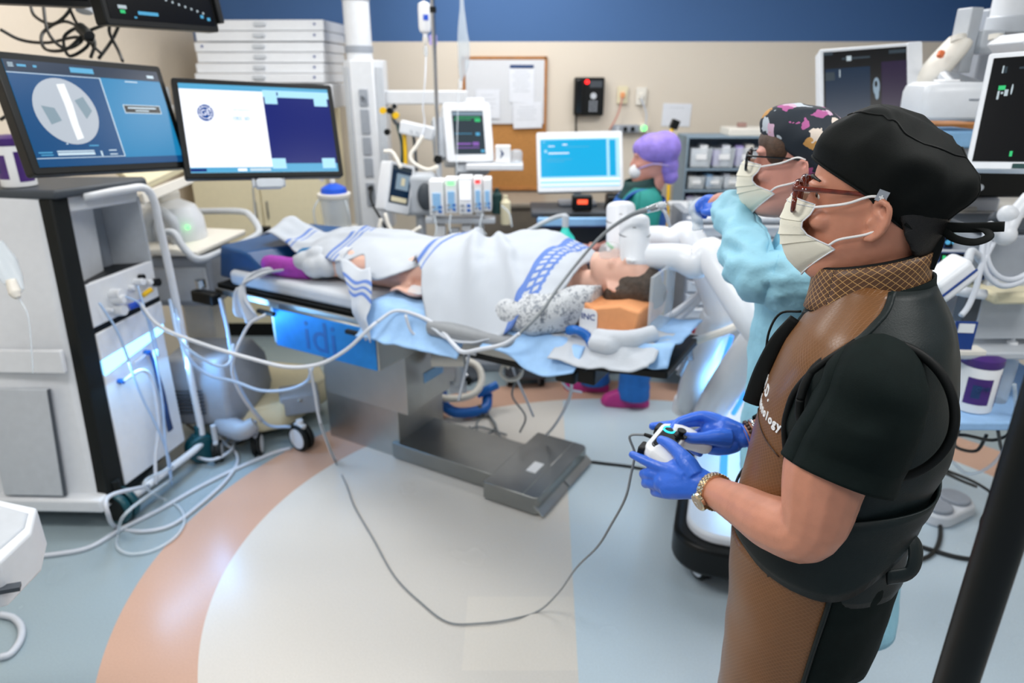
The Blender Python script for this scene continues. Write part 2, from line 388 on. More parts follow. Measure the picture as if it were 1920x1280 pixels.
# ================================================================== SETTING
def floor_material():
    m = bpy.data.materials.new('vinyl_floor'); m.use_nodes = True; nt = m.node_tree; b = nt.nodes['Principled BSDF']
    N = nt.nodes.new; L = nt.links.new
    g = N('ShaderNodeNewGeometry'); sx = N('ShaderNodeSeparateXYZ'); L(g.outputs['Position'], sx.inputs[0])
    X, Y = sx.outputs[0], sx.outputs[1]
    def mth(op, a, bb=None):
        k = N('ShaderNodeMath'); k.operation = op
        for i, q in enumerate((a, bb)):
            if q is None: continue
            if isinstance(q, (int, float)): k.inputs[i].default_value = q
            else: L(q, k.inputs[i])
        return k.outputs[0]
    def mixc(f, a, c):
        k = N('ShaderNodeMix'); k.data_type = 'RGBA'; L(f, k.inputs[0])
        for i, q in ((6, a), (7, c)):
            if isinstance(q, str): k.inputs[i].default_value = lin(q)
            else: L(q, k.inputs[i])
        return k.outputs[2]
    dx = mth('SUBTRACT', X, .55); right = mth('GREATER_THAN', dx, 0)
    ax = mth('ADD', 1.68, mth('MULTIPLY', right, .3))
    def d(extra, ey):
        u = mth('DIVIDE', dx, mth('ADD', ax, extra)); w = mth('DIVIDE', mth('SUBTRACT', Y, 2.2), 1.5+ey)
        return mth('ADD', mth('MULTIPLY', u, u), mth('MULTIPLY', w, w))
    inner = mth('LESS_THAN', d(0, 0), 1); outer = mth('LESS_THAN', d(.31, .26), 1)
    split = mth('GREATER_THAN', mth('SUBTRACT', X, mth('MULTIPLY', Y, .044)), .142)
    tile = mth('MULTIPLY', mth('MULTIPLY', mth('GREATER_THAN', X, -.165), mth('LESS_THAN', X, .235)), mth('MULTIPLY', mth('GREATER_THAN', Y, 1.69), mth('LESS_THAN', Y, 2.03)))
    base = mixc(outer, '#98a9b1', '#cba590')
    core = mixc(split, mixc(tile, '#d6d2cb', '#dcd7ce'), '#c4d5df')
    col = mixc(inner, base, core)
    ns = N('ShaderNodeTexNoise'); ns.inputs['Scale'].default_value = 160; ns.inputs['Detail'].default_value = 2
    L(g.outputs['Position'], ns.inputs['Vector'])
    mr = N('ShaderNodeMapRange'); mr.inputs[3].default_value = .9; mr.inputs[4].default_value = 1.08; L(ns.outputs['Fac'], mr.inputs[0])
    mm = N('ShaderNodeMix'); mm.data_type = 'RGBA'; mm.blend_type = 'MULTIPLY'; mm.inputs[0].default_value = 1
    L(col, mm.inputs[6]); L(mr.outputs[0], mm.inputs[7]); L(mm.outputs[2], b.inputs['Base Color'])
    n2 = N('ShaderNodeTexNoise'); n2.inputs['Scale'].default_value = 3; L(g.outputs['Position'], n2.inputs['Vector'])
    r2 = N('ShaderNodeMapRange'); r2.inputs[3].default_value = .22; r2.inputs[4].default_value = .30; L(n2.outputs['Fac'], r2.inputs[0]); L(r2.outputs[0], b.inputs['Roughness'])
    MAT['vinyl_floor'] = m
def wall_material():
    m = bpy.data.materials.new('two_tone_wall'); m.use_nodes = True; nt = m.node_tree; b = nt.nodes['Principled BSDF']
    N = nt.nodes.new; L = nt.links.new
    g = N('ShaderNodeNewGeometry'); sx = N('ShaderNodeSeparateXYZ'); L(g.outputs['Position'], sx.inputs[0])
    k = N('ShaderNodeMath'); k.operation = 'GREATER_THAN'; k.inputs[1].default_value = 2.033; L(sx.outputs[2], k.inputs[0])
    ns = N('ShaderNodeTexNoise'); ns.inputs['Scale'].default_value = 90; L(g.outputs['Position'], ns.inputs['Vector'])
    mx = N('ShaderNodeMix'); mx.data_type = 'RGBA'; mx.inputs[6].default_value = lin('#dbd1c2'); mx.inputs[7].default_value = lin('#3c6396'); L(k.outputs[0], mx.inputs[0])
    L(mx.outputs[2], b.inputs['Base Color'])
    bp = N('ShaderNodeBump'); bp.inputs['Strength'].default_value = .06; L(ns.outputs['Fac'], bp.inputs['Height']); L(bp.outputs['Normal'], b.inputs['Normal'])
    b.inputs['Roughness'].default_value = .65; MAT['two_tone_wall'] = m
floor_material(); wall_material()
mat('wall_beige', '#dfd2c0', .7, var=.015, bump=.05, bscale=90); mat('ceiling_tile', '#dcdcd8', .9, var=.03)
struct(MB().box((.3, 2.0, -.05), (8, 7, .1)).build('floor', 'vinyl_floor'))
struct(MB().box((.3, 5.35, 1.45), (6.4, .1, 2.9)).build('wall_back', 'two_tone_wall'))
struct(MB().prism([(-2.258, 5.3), (-2.36, 5.3), (-3.2, -1.5), (-3.1, -1.5)], 0, 2.9).build('wall_left', 'wall_beige'))
struct(MB().box((3.45, 1.95, 1.45), (.1, 6.9, 2.9)).build('wall_right', 'two_tone_wall'))
struct(MB().box((.3, 2.0, 2.95), (8, 7, .1)).build('ceiling', 'ceiling_tile'))
struct(MB().box((.5, 5.29, .05), (5.5, .012, .1)).build('baseboard_back', 'dark_grey', bevel=.003))

def area(name, loc, sx, sy, power, col=(1, 1, 1), rot=(0, 0, 0)):
    l = bpy.data.lights.new(name, 'AREA'); l.shape = 'RECTANGLE'; l.size = sx; l.size_y = sy; l.energy = power; l.color = col
    o = bpy.data.objects.new(name, l); COL.objects.link(o); o.location = loc; o.rotation_euler = rot
    return o
for i, (x, y, p) in enumerate([(-1.3, 1.2, 42), (1.4, .9, 34), (-1.3, 3.4, 34), (1.3, 3.5, 34), (0, 4.5, 26), (0, -.6, 22)]):
    area('ceiling_lamp', (x, y, 2.86), 1.2, .6, p, (1, .98, .955))
area('surgical_lamp', (-.1, 2.5, 2.7), .7, .7, 11, (.93, .97, 1), )
w = bpy.data.worlds.new('ambient_fill'); S.world = w; w.use_nodes = True
w.node_tree.nodes['Background'].inputs[0].default_value = (.80, .88, 1, 1); w.node_tree.nodes['Background'].inputs[1].default_value = .45  # added ambient fill light, comes in through the open front
S.view_settings.view_transform = 'Standard'; S.view_settings.look = 'None'; S.view_settings.exposure = -.22; S.view_settings.gamma = 1
# ================================================================== SCREENS AND THE LEFT SIDE
def frame4(tl, tr, br, bl, dl, dr):
    """rectangle in the room from its four corners in the photo and the depth of its left and right side"""
    A, B, C_, D = at(*tl, d=dl), at(*tr, d=dr), at(*br, d=dr), at(*bl, d=dl)
    c = (A+B+C_+D)/4; x = ((B+C_)-(A+D))/2; w = x.length; x.normalize()
    y = ((A+B)-(C_+D))/2; h = y.length; y = (y-x*y.dot(x)).normalized(); z = x.cross(y)
    return frame(c, x, y, z), w, h
def display(name, label, cat, M, w, h, case='black_plastic', bez=.018, bb=None, t=.045, group=None, screen='scr_dark', items=(), back=True, r=.01):
    """M: centre of the front, x right, y up, z to the viewer. items: (x0,y0,x1,y1 in 0..1 from top left, material)"""
    root = thing(name, label, cat, M=M, group=group)
    bb = bb or bez
    mb = MB(root); mb.rr(w, h, r, -t, 0)
    if back: mb.rr(w*.7, h*.6, .03, -t-.03, -t+.001)
    mb.build('case', case, root, bevel=.004)
    sw, sh = w-2*bez, h-bez-bb; cy = (bb-bez)/2
    s = MB(root); s.box((0, cy, .0006), (sw, sh, .0012)); s.build('screen', screen, root)
    mats = []; g = MB(root)
    for it in items:
        x0, y0, x1, y1, m = it[:5]
        if m not in mats: mats.append(m)
        g.cur = mats.index(m)
        if len(it) > 5:          # ellipse
            cx, cyy = (x0+x1)/2, (y0+y1)/2
            g.prism([(-sw/2+sw*(cx+(x1-x0)/2*math.cos(a)), cy+sh/2-sh*(cyy+(y1-y0)/2*math.sin(a))) for a in [2*PI*k/32 for k in range(32)]][::-1], .0012, .0022+it[5]*.0004)
        else:
            k = items.index(it)
            g.box((-sw/2+sw*(x0+x1)/2, cy+sh/2-sh*(y0+y1)/2, .0014+k*.00008), (sw*(x1-x0), sh*(y1-y0), .0012+k*.00002))
    if items: g.build('screen_image', mats, root)
    return root, sw, sh, cy
def scrM(root, sw, sh, cy, u, v, dz=.006):
    return WM[root.name] @ Mx.Translation((-sw/2+sw*u, cy+sh/2-sh*v, dz))

# fluoroscopy monitor and the blue and white one beside it
M, w, h = frame4((3, 98), (320, 128), (338, 312), (45, 328), 1.98, 2.46)
m1 = display('monitor', 'large black monitor at left showing a round x-ray image', 'monitor', M, w, h, bez=.022, group='two hanging monitors on the left', screen='scr_blue_b', items=[
    (0, 0, 1, .11, 'scr_bar'), (0, .93, 1, 1, 'scr_blue_a'), (0, .11, .56, .93, 'scr_blue_a'), (.555, .12, .562, .92, 'scr_line'), (0, .115, .56, .122, 'scr_line'), (0, .915, .56, .922, 'scr_line'),
    (.38, .03, .53, .08, 'scr_tab'), (.91, .05, .96, .08, 'scr_line'), (.02, .03, .05, .036, 'scr_line'), (.02, .045, .05, .051, 'scr_line'), (.02, .06, .05, .066, 'scr_line'), (.07, .04, .12, .06, 'scr_tab'), (.16, .04, .18, .06, 'scr_tab'),
    (.66, .38, .935, .47, 'scr_line'), (.665, .388, .93, .462, 'scr_dark'), (.69, .405, .90, .42, 'scr_line'), (.74, .435, .84, .447, 'scr_line'), (.73, .13, .82, .14, 'scr_line'),
    (.13, .85, .36, .862, 'scr_line'), (.13, .87, .36, .895, 'scr_line'), (.02, .86, .10, .87, 'scr_tab'), (.03, .885, .10, .893, 'scr_tab'), (.40, .86, .41, .91, 'scr_line'), (.46, .85, .51, .86, 'scr_line'), (.46, .89, .51, .9, 'scr_line'), (.34, .80, .40, .81, 'scr_tab'), (.20, .78, .21, .79, 'scr_line')])
g = MB(m1[0]); sw, sh, cy = m1[1:]
def disc(g, cx, cyv, rx, ry, z, n=40): g.prism([(-sw/2+sw*cx+rx*math.cos(2*PI*k/n), cy+sh/2-sh*cyv+ry*math.sin(2*PI*k/n)) for k in range(n)], z, z+.0012)
g.cur = 0; disc(g, .27, .47, .098, .098*1.03, .003)
g.cur = 1; g.prism([(-sw/2+sw*a, cy+sh/2-sh*b) for a, b in ((.275, .75), (.27, .6), (.27, .4), (.26, .21), (.31, .2), (.32, .4), (.315, .6), (.32, .73))], .0045, .0052)
g.cur = 2; g.prism([(-sw/2+sw*a, cy+sh/2-sh*b) for a, b in ((.34, .36), (.40, .32), (.43, .46), (.38, .54))], .0045, .0052)
g.cur = 2; g.prism([(-sw/2+sw*a, cy+sh/2-sh*b) for a, b in ((.125, .42), (.20, .44), (.22, .56), (.15, .6))], .0045, .0047)
g.build('xray_image', ['scr_xray', 'scr_xray2', 'scr_xray3'], m1[0])
M, w, h = frame4((325, 145), (631, 160), (635, 330), (343, 335), 2.44, 2.72)
m2 = display('monitor', 'black monitor with white left half and navy right half', 'monitor', M, w, h, bez=.02, group='two hanging monitors on the left', screen='scr_white', items=[
    (0, 0, 1, .06, 'scr_tab'), (0, .94, 1, 1, 'scr_tab'), (.535, .04, 1, .96, 'scr_navy'), (.535, .04, 1, .12, 'scr_pale'), (.535, .90, 1, .96, 'scr_tab'),
    (.545, .06, .63, .20, 'scr_pale'), (.89, .06, .985, .21, 'scr_pale'), (.535, .84, .63, .96, 'scr_pale'), (.89, .84, .985, .96, 'scr_pale'), (.63, .06, .64, .10, 'scr_navy'), (.30, .955, .36, .985, 'scr_white'), (.38, .955, .52, .985, 'scr_line'), (.0, .955, .10, .985, 'scr_navy')])
R, sw, sh, cy = m2
g = MB(R); disc(g, .145, .325, .027, .030, .003)
g.build('round_logo', 'scr_logo', R)
text('round_logo_letters', 'GE', .030, scrM(R, sw, sh, cy, .145, .325, .0046) @ rotz(.15), 'scr_white', R, sx=.9)
g = MB(R); c0 = scrM(R, sw, sh, cy, .145, .325, .0046); g.M = c0
g.ring((0, 0, 0), .0215, .0011)
for k in range(4): g.ring((.024*math.cos(k*PI/2+.6), .024*math.sin(k*PI/2+.6), .0003), .006, .001, a0=0, a1=PI*1.4, n=10)
g.build('round_logo_scrolls', 'scr_white', R)
text('product_line', 'OEC 3D', .017, scrM(R, sw, sh, cy, .37, .385), 'scr_tab', R)
text('maker_line', 'GE HealthCare', .010, scrM(R, sw, sh, cy, .38, .285), 'scr_pale', R)
for R_, nm in ((m1[0], 'pale wall arm hidden behind the x-ray monitor'), (m2[0], 'pale wall arm behind the white and navy monitor')):
    g = MB(); c = WM[R_.name].translation; z = WM[R_.name].to_3x3() @ V((0, 0, 1))
    p0 = c - z*.076; p2 = V((-2.37, 4.1, 1.62)) if R_ is m1[0] else V((-2.27, 4.75, 1.62))
    g.tube([p0, p0-z*.1, p2], .022, 10, False); g.cyl(p2-V((0, 0, .12)), p2-V((0, 0, -.12)), .03)
    tag(g.build('wall_mount', 'light_grey'), nm, 'wall mount')
# handle bracket under the second monitor
b = MB(m2[0]); b.rr(.10, .035, .012, -.03, .01, c=(.0, -h/2-.022)); b.box((-.055, -h/2-.012, -.02), (.012, .04, .02)); b.box((.055, -h/2-.012, -.02), (.012, .04, .02))
b.build('handle_bracket', 'light_grey', m2[0], bevel=.004)
# two dark monitors at the top edge
M, w, h = frame4((170, -190), (392, -150), (388, 62), (165, 22), 2.1, 2.6)
display('monitor', 'dark monitor cut off by the top edge, above the x-ray monitor', 'monitor', M, w, h, bez=.02, group='two dark monitors along the top', screen='scr_dark', items=[
    (.08, .88, .15, .91, 'scr_text'), (.09, .92, .13, .95, 'scr_green'), (.24, .92, .42, .95, 'scr_tab'), (.2, .97, .22, .985, 'scr_tab')]+[(.4+i*.06, .75+.015*i, .415+i*.06, .77+.015*i, 'scr_text') for i in range(9)]+[(.85, .9, .88, .93, 'scr_tab'), (.92, .92, .95, .95, 'scr_tab')])
M, w, h = frame4((-120, -190), (150, -160), (150, 15), (-120, -20), 1.9, 2.35)
display('monitor', 'black monitor whose lower edge shows in the top left corner', 'monitor', M, w, h, bez=.02, group='two dark monitors along the top')
M, w, h = frame4((396, -60), (414, -60), (412, 40), (396, 38), 2.6, 2.65)
tag(MB(M).rr(.03, h, .006, -.03, 0).build('bracket', 'black_plastic', bevel=.003), 'short black bracket bar beside the dark top monitor', 'bracket')
tag(MB().tube([at(158, -40, d=2.7), at(158, 22, d=2.7)], .03, 12, False).build('ceiling_post', 'light_grey'), 'pale grey post between the two dark top monitors', 'post')

# coil of black cables hanging under the top monitors
cabs = thing('cable_coil', 'tangled coil of thin black cables hanging on the wall above the x-ray monitor', 'cable', at(130, 110, d=2.9))
for i, pp in enumerate([[(0, 55), (40, 75), (90, 80), (150, 70), (190, 100)], [(55, 0), (65, 30), (100, 45), (130, 20), (128, 0)], [(80, 0), (90, 60), (120, 90), (150, 80), (160, 60)], [(130, 15), (145, 45), (165, 62), (175, 90)],
        [(168, 62), (120, 40), (80, 62), (85, 92), (125, 92), (160, 60)], [(165, 62), (150, 50), (120, 70), (130, 105), (165, 85), (160, 60)], [(160, 60), (200, 45), (230, 35)], [(210, 35), (205, 60), (222, 95), (230, 115)], [(228, 36), (210, 75), (185, 110)], [(165, 62), (178, 80), (170, 108)], [(0, 225), (15, 215)]]):
    cabs_ = MB().tube([at(x, y, d=2.75+.05*math.sin(i*1.7+k)) for k, (x, y) in enumerate(pp)], .0065, 6).build('cable', 'cable_black', cabs, sharp=0)
MB().tube([at(150, 52, d=2.72), at(168, 68, d=2.7)], .022, 10, False).build('cable_tie', 'cable_black', cabs)

# ---- console tower at left
A0, B0 = V((-1.715, 2.47, .14)), V((-1.60, 2.985, .14)); A1, B1 = V((-1.80, 2.70, 1.37)), V((-1.625, 3.02, 1.37))
ct = thing('console_tower', 'tall white wheeled console tower with blue lit front panel on the left', 'medical console', (-1.95, 2.75, 0))
nrm = (B0-A0).cross(A1-A0).normalized()
if nrm.x < 0: nrm = -nrm
def FP(u, v, o=0):
    K = [(-.1, -.1), (0, 0), (.25, .40), (.285, .452), (.41, .545), (.43, .565), (.635, .71), (1, 1), (1.2, 1.2)]
    for (a, x), (b, y) in zip(K, K[1:]):
        if v <= b: v = x+(y-x)*(v-a)/(b-a); break
    return (A0*(1-u)+B0*u)*(1-v)+(A1*(1-u)+B1*u)*v + nrm*o
def fpanel(mb, u0, u1, v0, v1, t=.02, o=0, v0b=None, v1b=None):
    v0b = v0 if v0b is None else v0b; v1b = v1 if v1b is None else v1b
    return mb.quad(FP(u0, v0, o), FP(u1, v0b, o), FP(u1, v1b, o), FP(u0, v1, o), t)
# left shell (faces the camera)
SL = V((-.66, .02, 0))
def SP(u, v, o=0):    # u from stripe (0) to the far left (1)
    p = (A0*(1-v)+A1*v); return p+SL*u+V((0, -1, 0))*o
def slab(mb, corners, t): return mb.quad(*corners, t)
mb = MB(); pts = []
for v in [i/10 for i in range(11)]:
    bul = .035*math.sin(PI*min(1, v*1.05))
    a = SP(.03, v); 
    pts.append([a+V((-.01, .3, 0)), a+V((.0, .02, 0)), a+V((-.035, -.012-bul*.3, 0)), SP(.5, v, .03+bul*.4), SP(.97, v, .015), SP(1, v)+V((0, .3, 0))])
mb.loft([r for r in pts]); mb.build('side_shell', 'white_plastic', ct, bevel=.012, seg=3)
b = MB(); b.loft([[SP(u, v, .075+.0) for u, v in ((.06, a), (.62, a))]+[SP(.62, a, .05), SP(.06, a, .05)] for a in (.455, .53)])
b.build('shell_band', 'white_plastic', ct, bevel=.006)
b = MB().quad(SP(.62, .03, .062), SP(.24, .03, .062), SP(.20, .40, .068), SP(.62, .40, .068), .03); b.build('side_door', 'light_grey', ct, bevel=.005)
b = MB().quad(SP(.235, .03, .062), SP(.225, .03, .06), SP(.185, .40, .07), SP(.195, .40, .072), .02); b.build('door_edge', 'dark_grey', ct)
# black stripe and top plate
mb = MB(); mb.tube([FP(.0, -.02, .0)+V((0, -.0, 0)), FP(.0, .5, .01), FP(.0, 1, .0)], .035, 4, True); 
mb = MB().quad(FP(-.03, -.02, .012), FP(.15, -.02, .012), FP(.13, 1.0, .012), FP(-.06, 1.0, .012), .09); mb.build('corner_stripe', 'rubber', ct, bevel=.008)
top = MB(); z = 1.365
top.prism([(A1.x-.68, A1.y+.02), (A1.x+.03, A1.y-.03), (B1.x+.04, B1.y-.01), (B1.x+.01, B1.y+.04), (A1.x-.68, B1.y+.04)], z, z+.035); top.build('top_plate', 'dark_grey', ct, bevel=.012, seg=3)
# body behind the front face
mb = MB(); mb.loft([[FP(.05, v, -.02-k*.0) for k in (0,)]+[FP(.98, v, -.02), FP(.98, v, -.02)+V((-.5, .0, 0)), FP(.05, v, -.02)+V((-.5, .1, 0))] for v in (0, .62)]); mb.build('body', 'light_grey', ct, bevel=.01)
# niche: back board, side, ceiling lip
fpanel(MB(), .12, .97, .93, 1.0, .30, .0).build('niche_lip', 'white_plastic', ct, bevel=.012, seg=3)
fpanel(MB(), .10, .97, .63, .95, .01, -.20).build('niche_back', 'grey_plastic', ct)
MB().quad(FP(.97, .62, 0), FP(.97, .62, -.2), FP(.97, .95, -.2), FP(.97, .95, 0), .012).build('niche_side', 'light_grey', ct)
b = MB(); b.cur = 0
for (u0, u1, v0, v1, m_) in ((.42, .62, .80, .90, 0), (.68, .80, .76, .9, 1), (.30, .46, .72, .76, 2), (.66, .85, .80, .805, 2)):
    pass
for (o0, o1, v0, v1, m_) in ((-.13, -.06, .80, .91, 'cream'), (-.045, -.02, .76, .92, 'paper'), (-.16, -.09, .74, .78, 'ink')):
    MB().quad(FP(.958, v0, o0), FP(.958, v0, o1), FP(.958, v1, o1), FP(.958, v1, o0), .002).build('taped_note', m_, ct)
MB().quad(FP(.13, .635, -.0), FP(.97, .655, -.0), FP(.97, .655, -.2), FP(.13, .635, -.2), .012).build('niche_shelf', 'black_plastic', ct, bevel=.004)
fpanel(MB(), .14, .96, .43, .635, .03, .005, v0b=.47, v1b=.66).build('connector_panel', 'white_plastic', ct, bevel=.006)
fpanel(MB(), .14, .97, .405, .43, .02, .0, v0b=.445, v1b=.47).build('gap_line', 'black_plastic', ct)
fpanel(MB(), .15, .97, .285, .41, .03, .008, v0b=.335, v1b=.445).build('name_panel', 'white_plastic', ct, bevel=.006)
b = MB(); 
for (u, v, r_, l_) in ((.42, .555, .026, .05), (.42, .53, .022, .06), (.33, .49, .012, .03), (.42, .475, .024, .05), (.70, .58, .018, .05), (.62, .56, .014, .03), (.82, .565, .014, .04)):
    MB().cyl(FP(u, v, 0), FP(u, v, l_), r_, r_*.9, 14).build('connector', 'white_plastic', ct, bevel=.003)
b = MB(); b.cyl(FP(.52, .478, .03), FP(.62, .485, .05), .014); b.build('blue_plug', 'royal_blue', ct)
b = MB(); b.cyl(FP(.70, .51, .03), FP(.80, .53, .04), .011); b.build('yellow_plug', 'yellow', ct)
MB().cyl(FP(.76, .60, .0), FP(.76, .60, .03), .012).build('black_socket', 'black_plastic', ct); MB().cyl(FP(.93, .55, .0), FP(.93, .55, .03), .018).build('black_socket', 'black_plastic', ct)
fpanel(MB(), .17, .93, .25, .285, .012, .010, v0b=.30, v1b=.335).build('light_strip', 'led_white', ct, bevel=.002)
fpanel(MB(), .16, .93, .0, .25, .03, .004, v0b=-.0, v1b=.30).build('lower_panel', 'white_plastic', ct, bevel=.008)
b = MB(); fpanel(b, .48, .68, .245, .252, .006, .02, v0b=.255, v1b=.262); b.build('panel_handle', 'white_plastic', ct, bevel=.002)
MB().cyl(FP(.30, .225, 0), FP(.30, .225, .03), .012).build('hook', 'blue_bright', ct); MB().cyl(FP(.65, .26, 0), FP(.65, .26, .03), .012).build('hook', 'blue_bright', ct)
# area lamp carries the strip's blue light onto panel and floor
def strip_lamp(name, p, d, sx, sy, en, col):
    l = bpy.data.lights.new(name, 'AREA'); l.shape = 'RECTANGLE'; l.size = sx; l.size_y = sy; l.energy = en; l.color = col
    o = bpy.data.objects.new(name, l); COL.objects.link(o); o.matrix_world = look(p, -V(d)); return o
strip_lamp('tower_strip_lamp', FP(.55, .262, .06), (nrm+V((0, -.1, -.9))), .5, .03, 3.0, (.2, .55, 1))
strip_lamp('tower_blue_fill', FP(1.0, .26, .075), (nrm*.7+V((.5, .0, -.25))), .05, .3, 2.6, (.2, .5, 1))  # added blue fill lamp, aimed towards the table column
# bumper tube
b = MB(); b.tube([FP(.25, .985, .03), FP(.7, .99, .045), FP(.93, .985, .05), FP(1.02, .93, .05), FP(1.03, .8, .05), FP(1.05, .5, .05), FP(1.05, .15, .05), FP(1.05, .0, .05), FP(.98, -.035, .05), FP(.6, -.035, .05), FP(.17, -.035, .04)], .017, 12)
b.build('bumper_tube', 'white_plastic', ct, sharp=0)
MB().quad(SP(1, -.03, .06), SP(.0, -.03, .06), SP(.0, .02, .07), SP(1, .02, .07), .10).build('base_skirt', 'white_plastic', ct, bevel=.012, seg=3)
MB().box((-1.98, 2.80, .10), (.55, .5, .06)).build('chassis', 'rubber', ct, bevel=.01)
def caster(parent, c, r=.06, w=.04, rz=0, tyre='rubber', hub='light_grey', fork='light_grey', top=None, nm='caster'):
    M = Mx.Translation(V(c)) @ rotz(rz)
    t = MB(M); X = Mx.Rotation(PI/2, 4, 'Y')
    for s_ in (-1, 1):
        t.lathe([(r*.55, -w*.18), (r*.92, -w*.22), (r, -w*.1), (r, w*.1), (r*.92, w*.22), (r*.55, w*.18)], Mx.Translation((s_*w*.3, 0, r)) @ X, 24)
    o = t.build(nm, tyre, parent)
    h_ = MB(M)
    for s_ in (-1, 1): h_.lathe([(.001, -w*.2), (r*.75, -w*.2), (r*.78, w*.0), (r*.75, w*.22), (.001, w*.25)], Mx.Translation((s_*w*.34, 0, r)) @ X, 24)
    h_.build('hub', hub, o)
    f = MB(M); f.box((0, 0, r*1.9), (w*.5, r*.9, r*.3)); f.cyl((0, 0, r*1.7), (0, 0, top or r*2.6), r*.25, n=12); f.box((0, 0, r*1.3), (w*.16, r*.5, r*1.2)); f.build('fork', fork, o, bevel=.002)
    return o
caster(ct, (-1.70, 2.50, 0), .078, .07, 1.25, 'teal_rubber', 'rubber', 'rubber'); caster(ct, (-1.56, 3.0, 0), .075, .07, 2.3, 'teal_rubber', 'teal_rubber', 'teal_rubber'); caster(ct, (-2.25, 2.6, 0), .07, .07, .2, 'rubber', 'rubber', 'rubber'); caster(ct, (-2.2, 3.1, 0), .07, .07, .2, 'rubber', 'rubber', 'rubber')
# strap hanging on the lower panel
tag(MB().tube([FP(.65, .26, .03), FP(.68, .22, .03), FP(.70, .17, .03), FP(.72, .13, .03), FP(.70, .10, .035), FP(.715, .06, .03)], [.010, .015, .020, .012, .018, .022], 8, flat=.4).build('strap', 'navy_ink', sharp=0), 'dark blue strap hanging on the lit white lower panel', 'strap')

def wipes(name, label, c, s=1, lid='purple', group=None):
    r = thing(name, label, 'canister', c, group=group)
    MB(r).lathe([(.048*s, 0), (.054*s, .004*s), (.054*s, .135*s), (.051*s, .14*s)], None, 28).build('tub', 'label_white', r)
    MB(r).lathe([(.053*s, .139*s), (.056*s, .145*s), (.055*s, .163*s), (.035*s, .172*s), (.012*s, .174*s)], None, 28).build('lid', lid, r)
    g = MB(r)
    for a0, a1, z0, z1, m_ in ((-2.6, -1.4, .03, .11, 0), (-.9, .1, .02, .12, 0), (-2.3, -1.9, .05, .09, 1)):
        g.cur = m_; n = 8; rr_ = (.0545+.0004*m_)*s
        g.grid([[(rr_*math.cos(a0+(a1-a0)*k/n), rr_*math.sin(a0+(a1-a0)*k/n), z*s) for k in range(n+1)] for z in (z0, z1)])
    g.build('printed_label', [lid, 'navy_ink'], r, fix=False)
    return r
wipes('wipes_canister', 'white wipes canister with purple label standing on the console tower', at(38, 349, z=1.40), 1.15)
# drip chamber bag on the side of the tower
t = thing('drip_bag', 'clear drip bag with tube hanging beside the console tower', 'drip bag', at(15, 560, d=2.35))
MB().tube([at(-12, 455, d=2.35), at(5, 490, d=2.35), at(22, 522, d=2.35), at(38, 545, d=2.35)], [.03, .045, .035, .014], 12, flat=.5).build('bag', 'clear_bag', t, sharp=0)
MB().tube([at(20, 525, d=2.33), at(28, 548, d=2.33), at(34, 558, d=2.33)], [.016, .02, .01], 10).build('drip_chamber', 'off_white', t, sharp=0)
MB().tube([at(34, 556, d=2.34), at(52, 590, d=2.34), at(58, 640, d=2.35), at(62, 700, d=2.36)], .0028, 6).build('tube', 'clear_bag', t, sharp=0)

# ---- white device in the lower left corner
t = thing('printer', 'pale grey slanted desktop device cut off by the left edge', 'device', at(20, 1080, d=1.7))
Md = frame(at(10, 1000, d=1.75), V((.82, .42, -.12)).normalized(), V((-.40, .9, .1)).normalized(), V((.15, -.03, .98)).normalized())
mb = MB(Md); mb.prism([(-.35, -.16), (.02, -.16), (.075, -.05), (.075, .06), (-.02, .12), (-.35, .12)], -.10, .03, taper=.93); mb.build('case', 'white_plastic', t, bevel=.01, seg=3)
MB(Md).prism([(-.33, -.12), (-.0, -.12), (.05, -.03), (.05, .03), (-.02, .08), (-.33, .08)], .029, .036, taper=.95).build('lid', 'light_grey', t, bevel=.003)
b = MB(Md); b.box((-.13, -.155, -.045), (.36, .02, .012)); b.build('side_slot', 'dark_grey', t)
MB().tube([at(20, 1080, d=1.78), V((-1.62, 1.5, .55)), V((-1.70, 1.55, .02))], .03, 12).build('stand', 'light_grey', t)

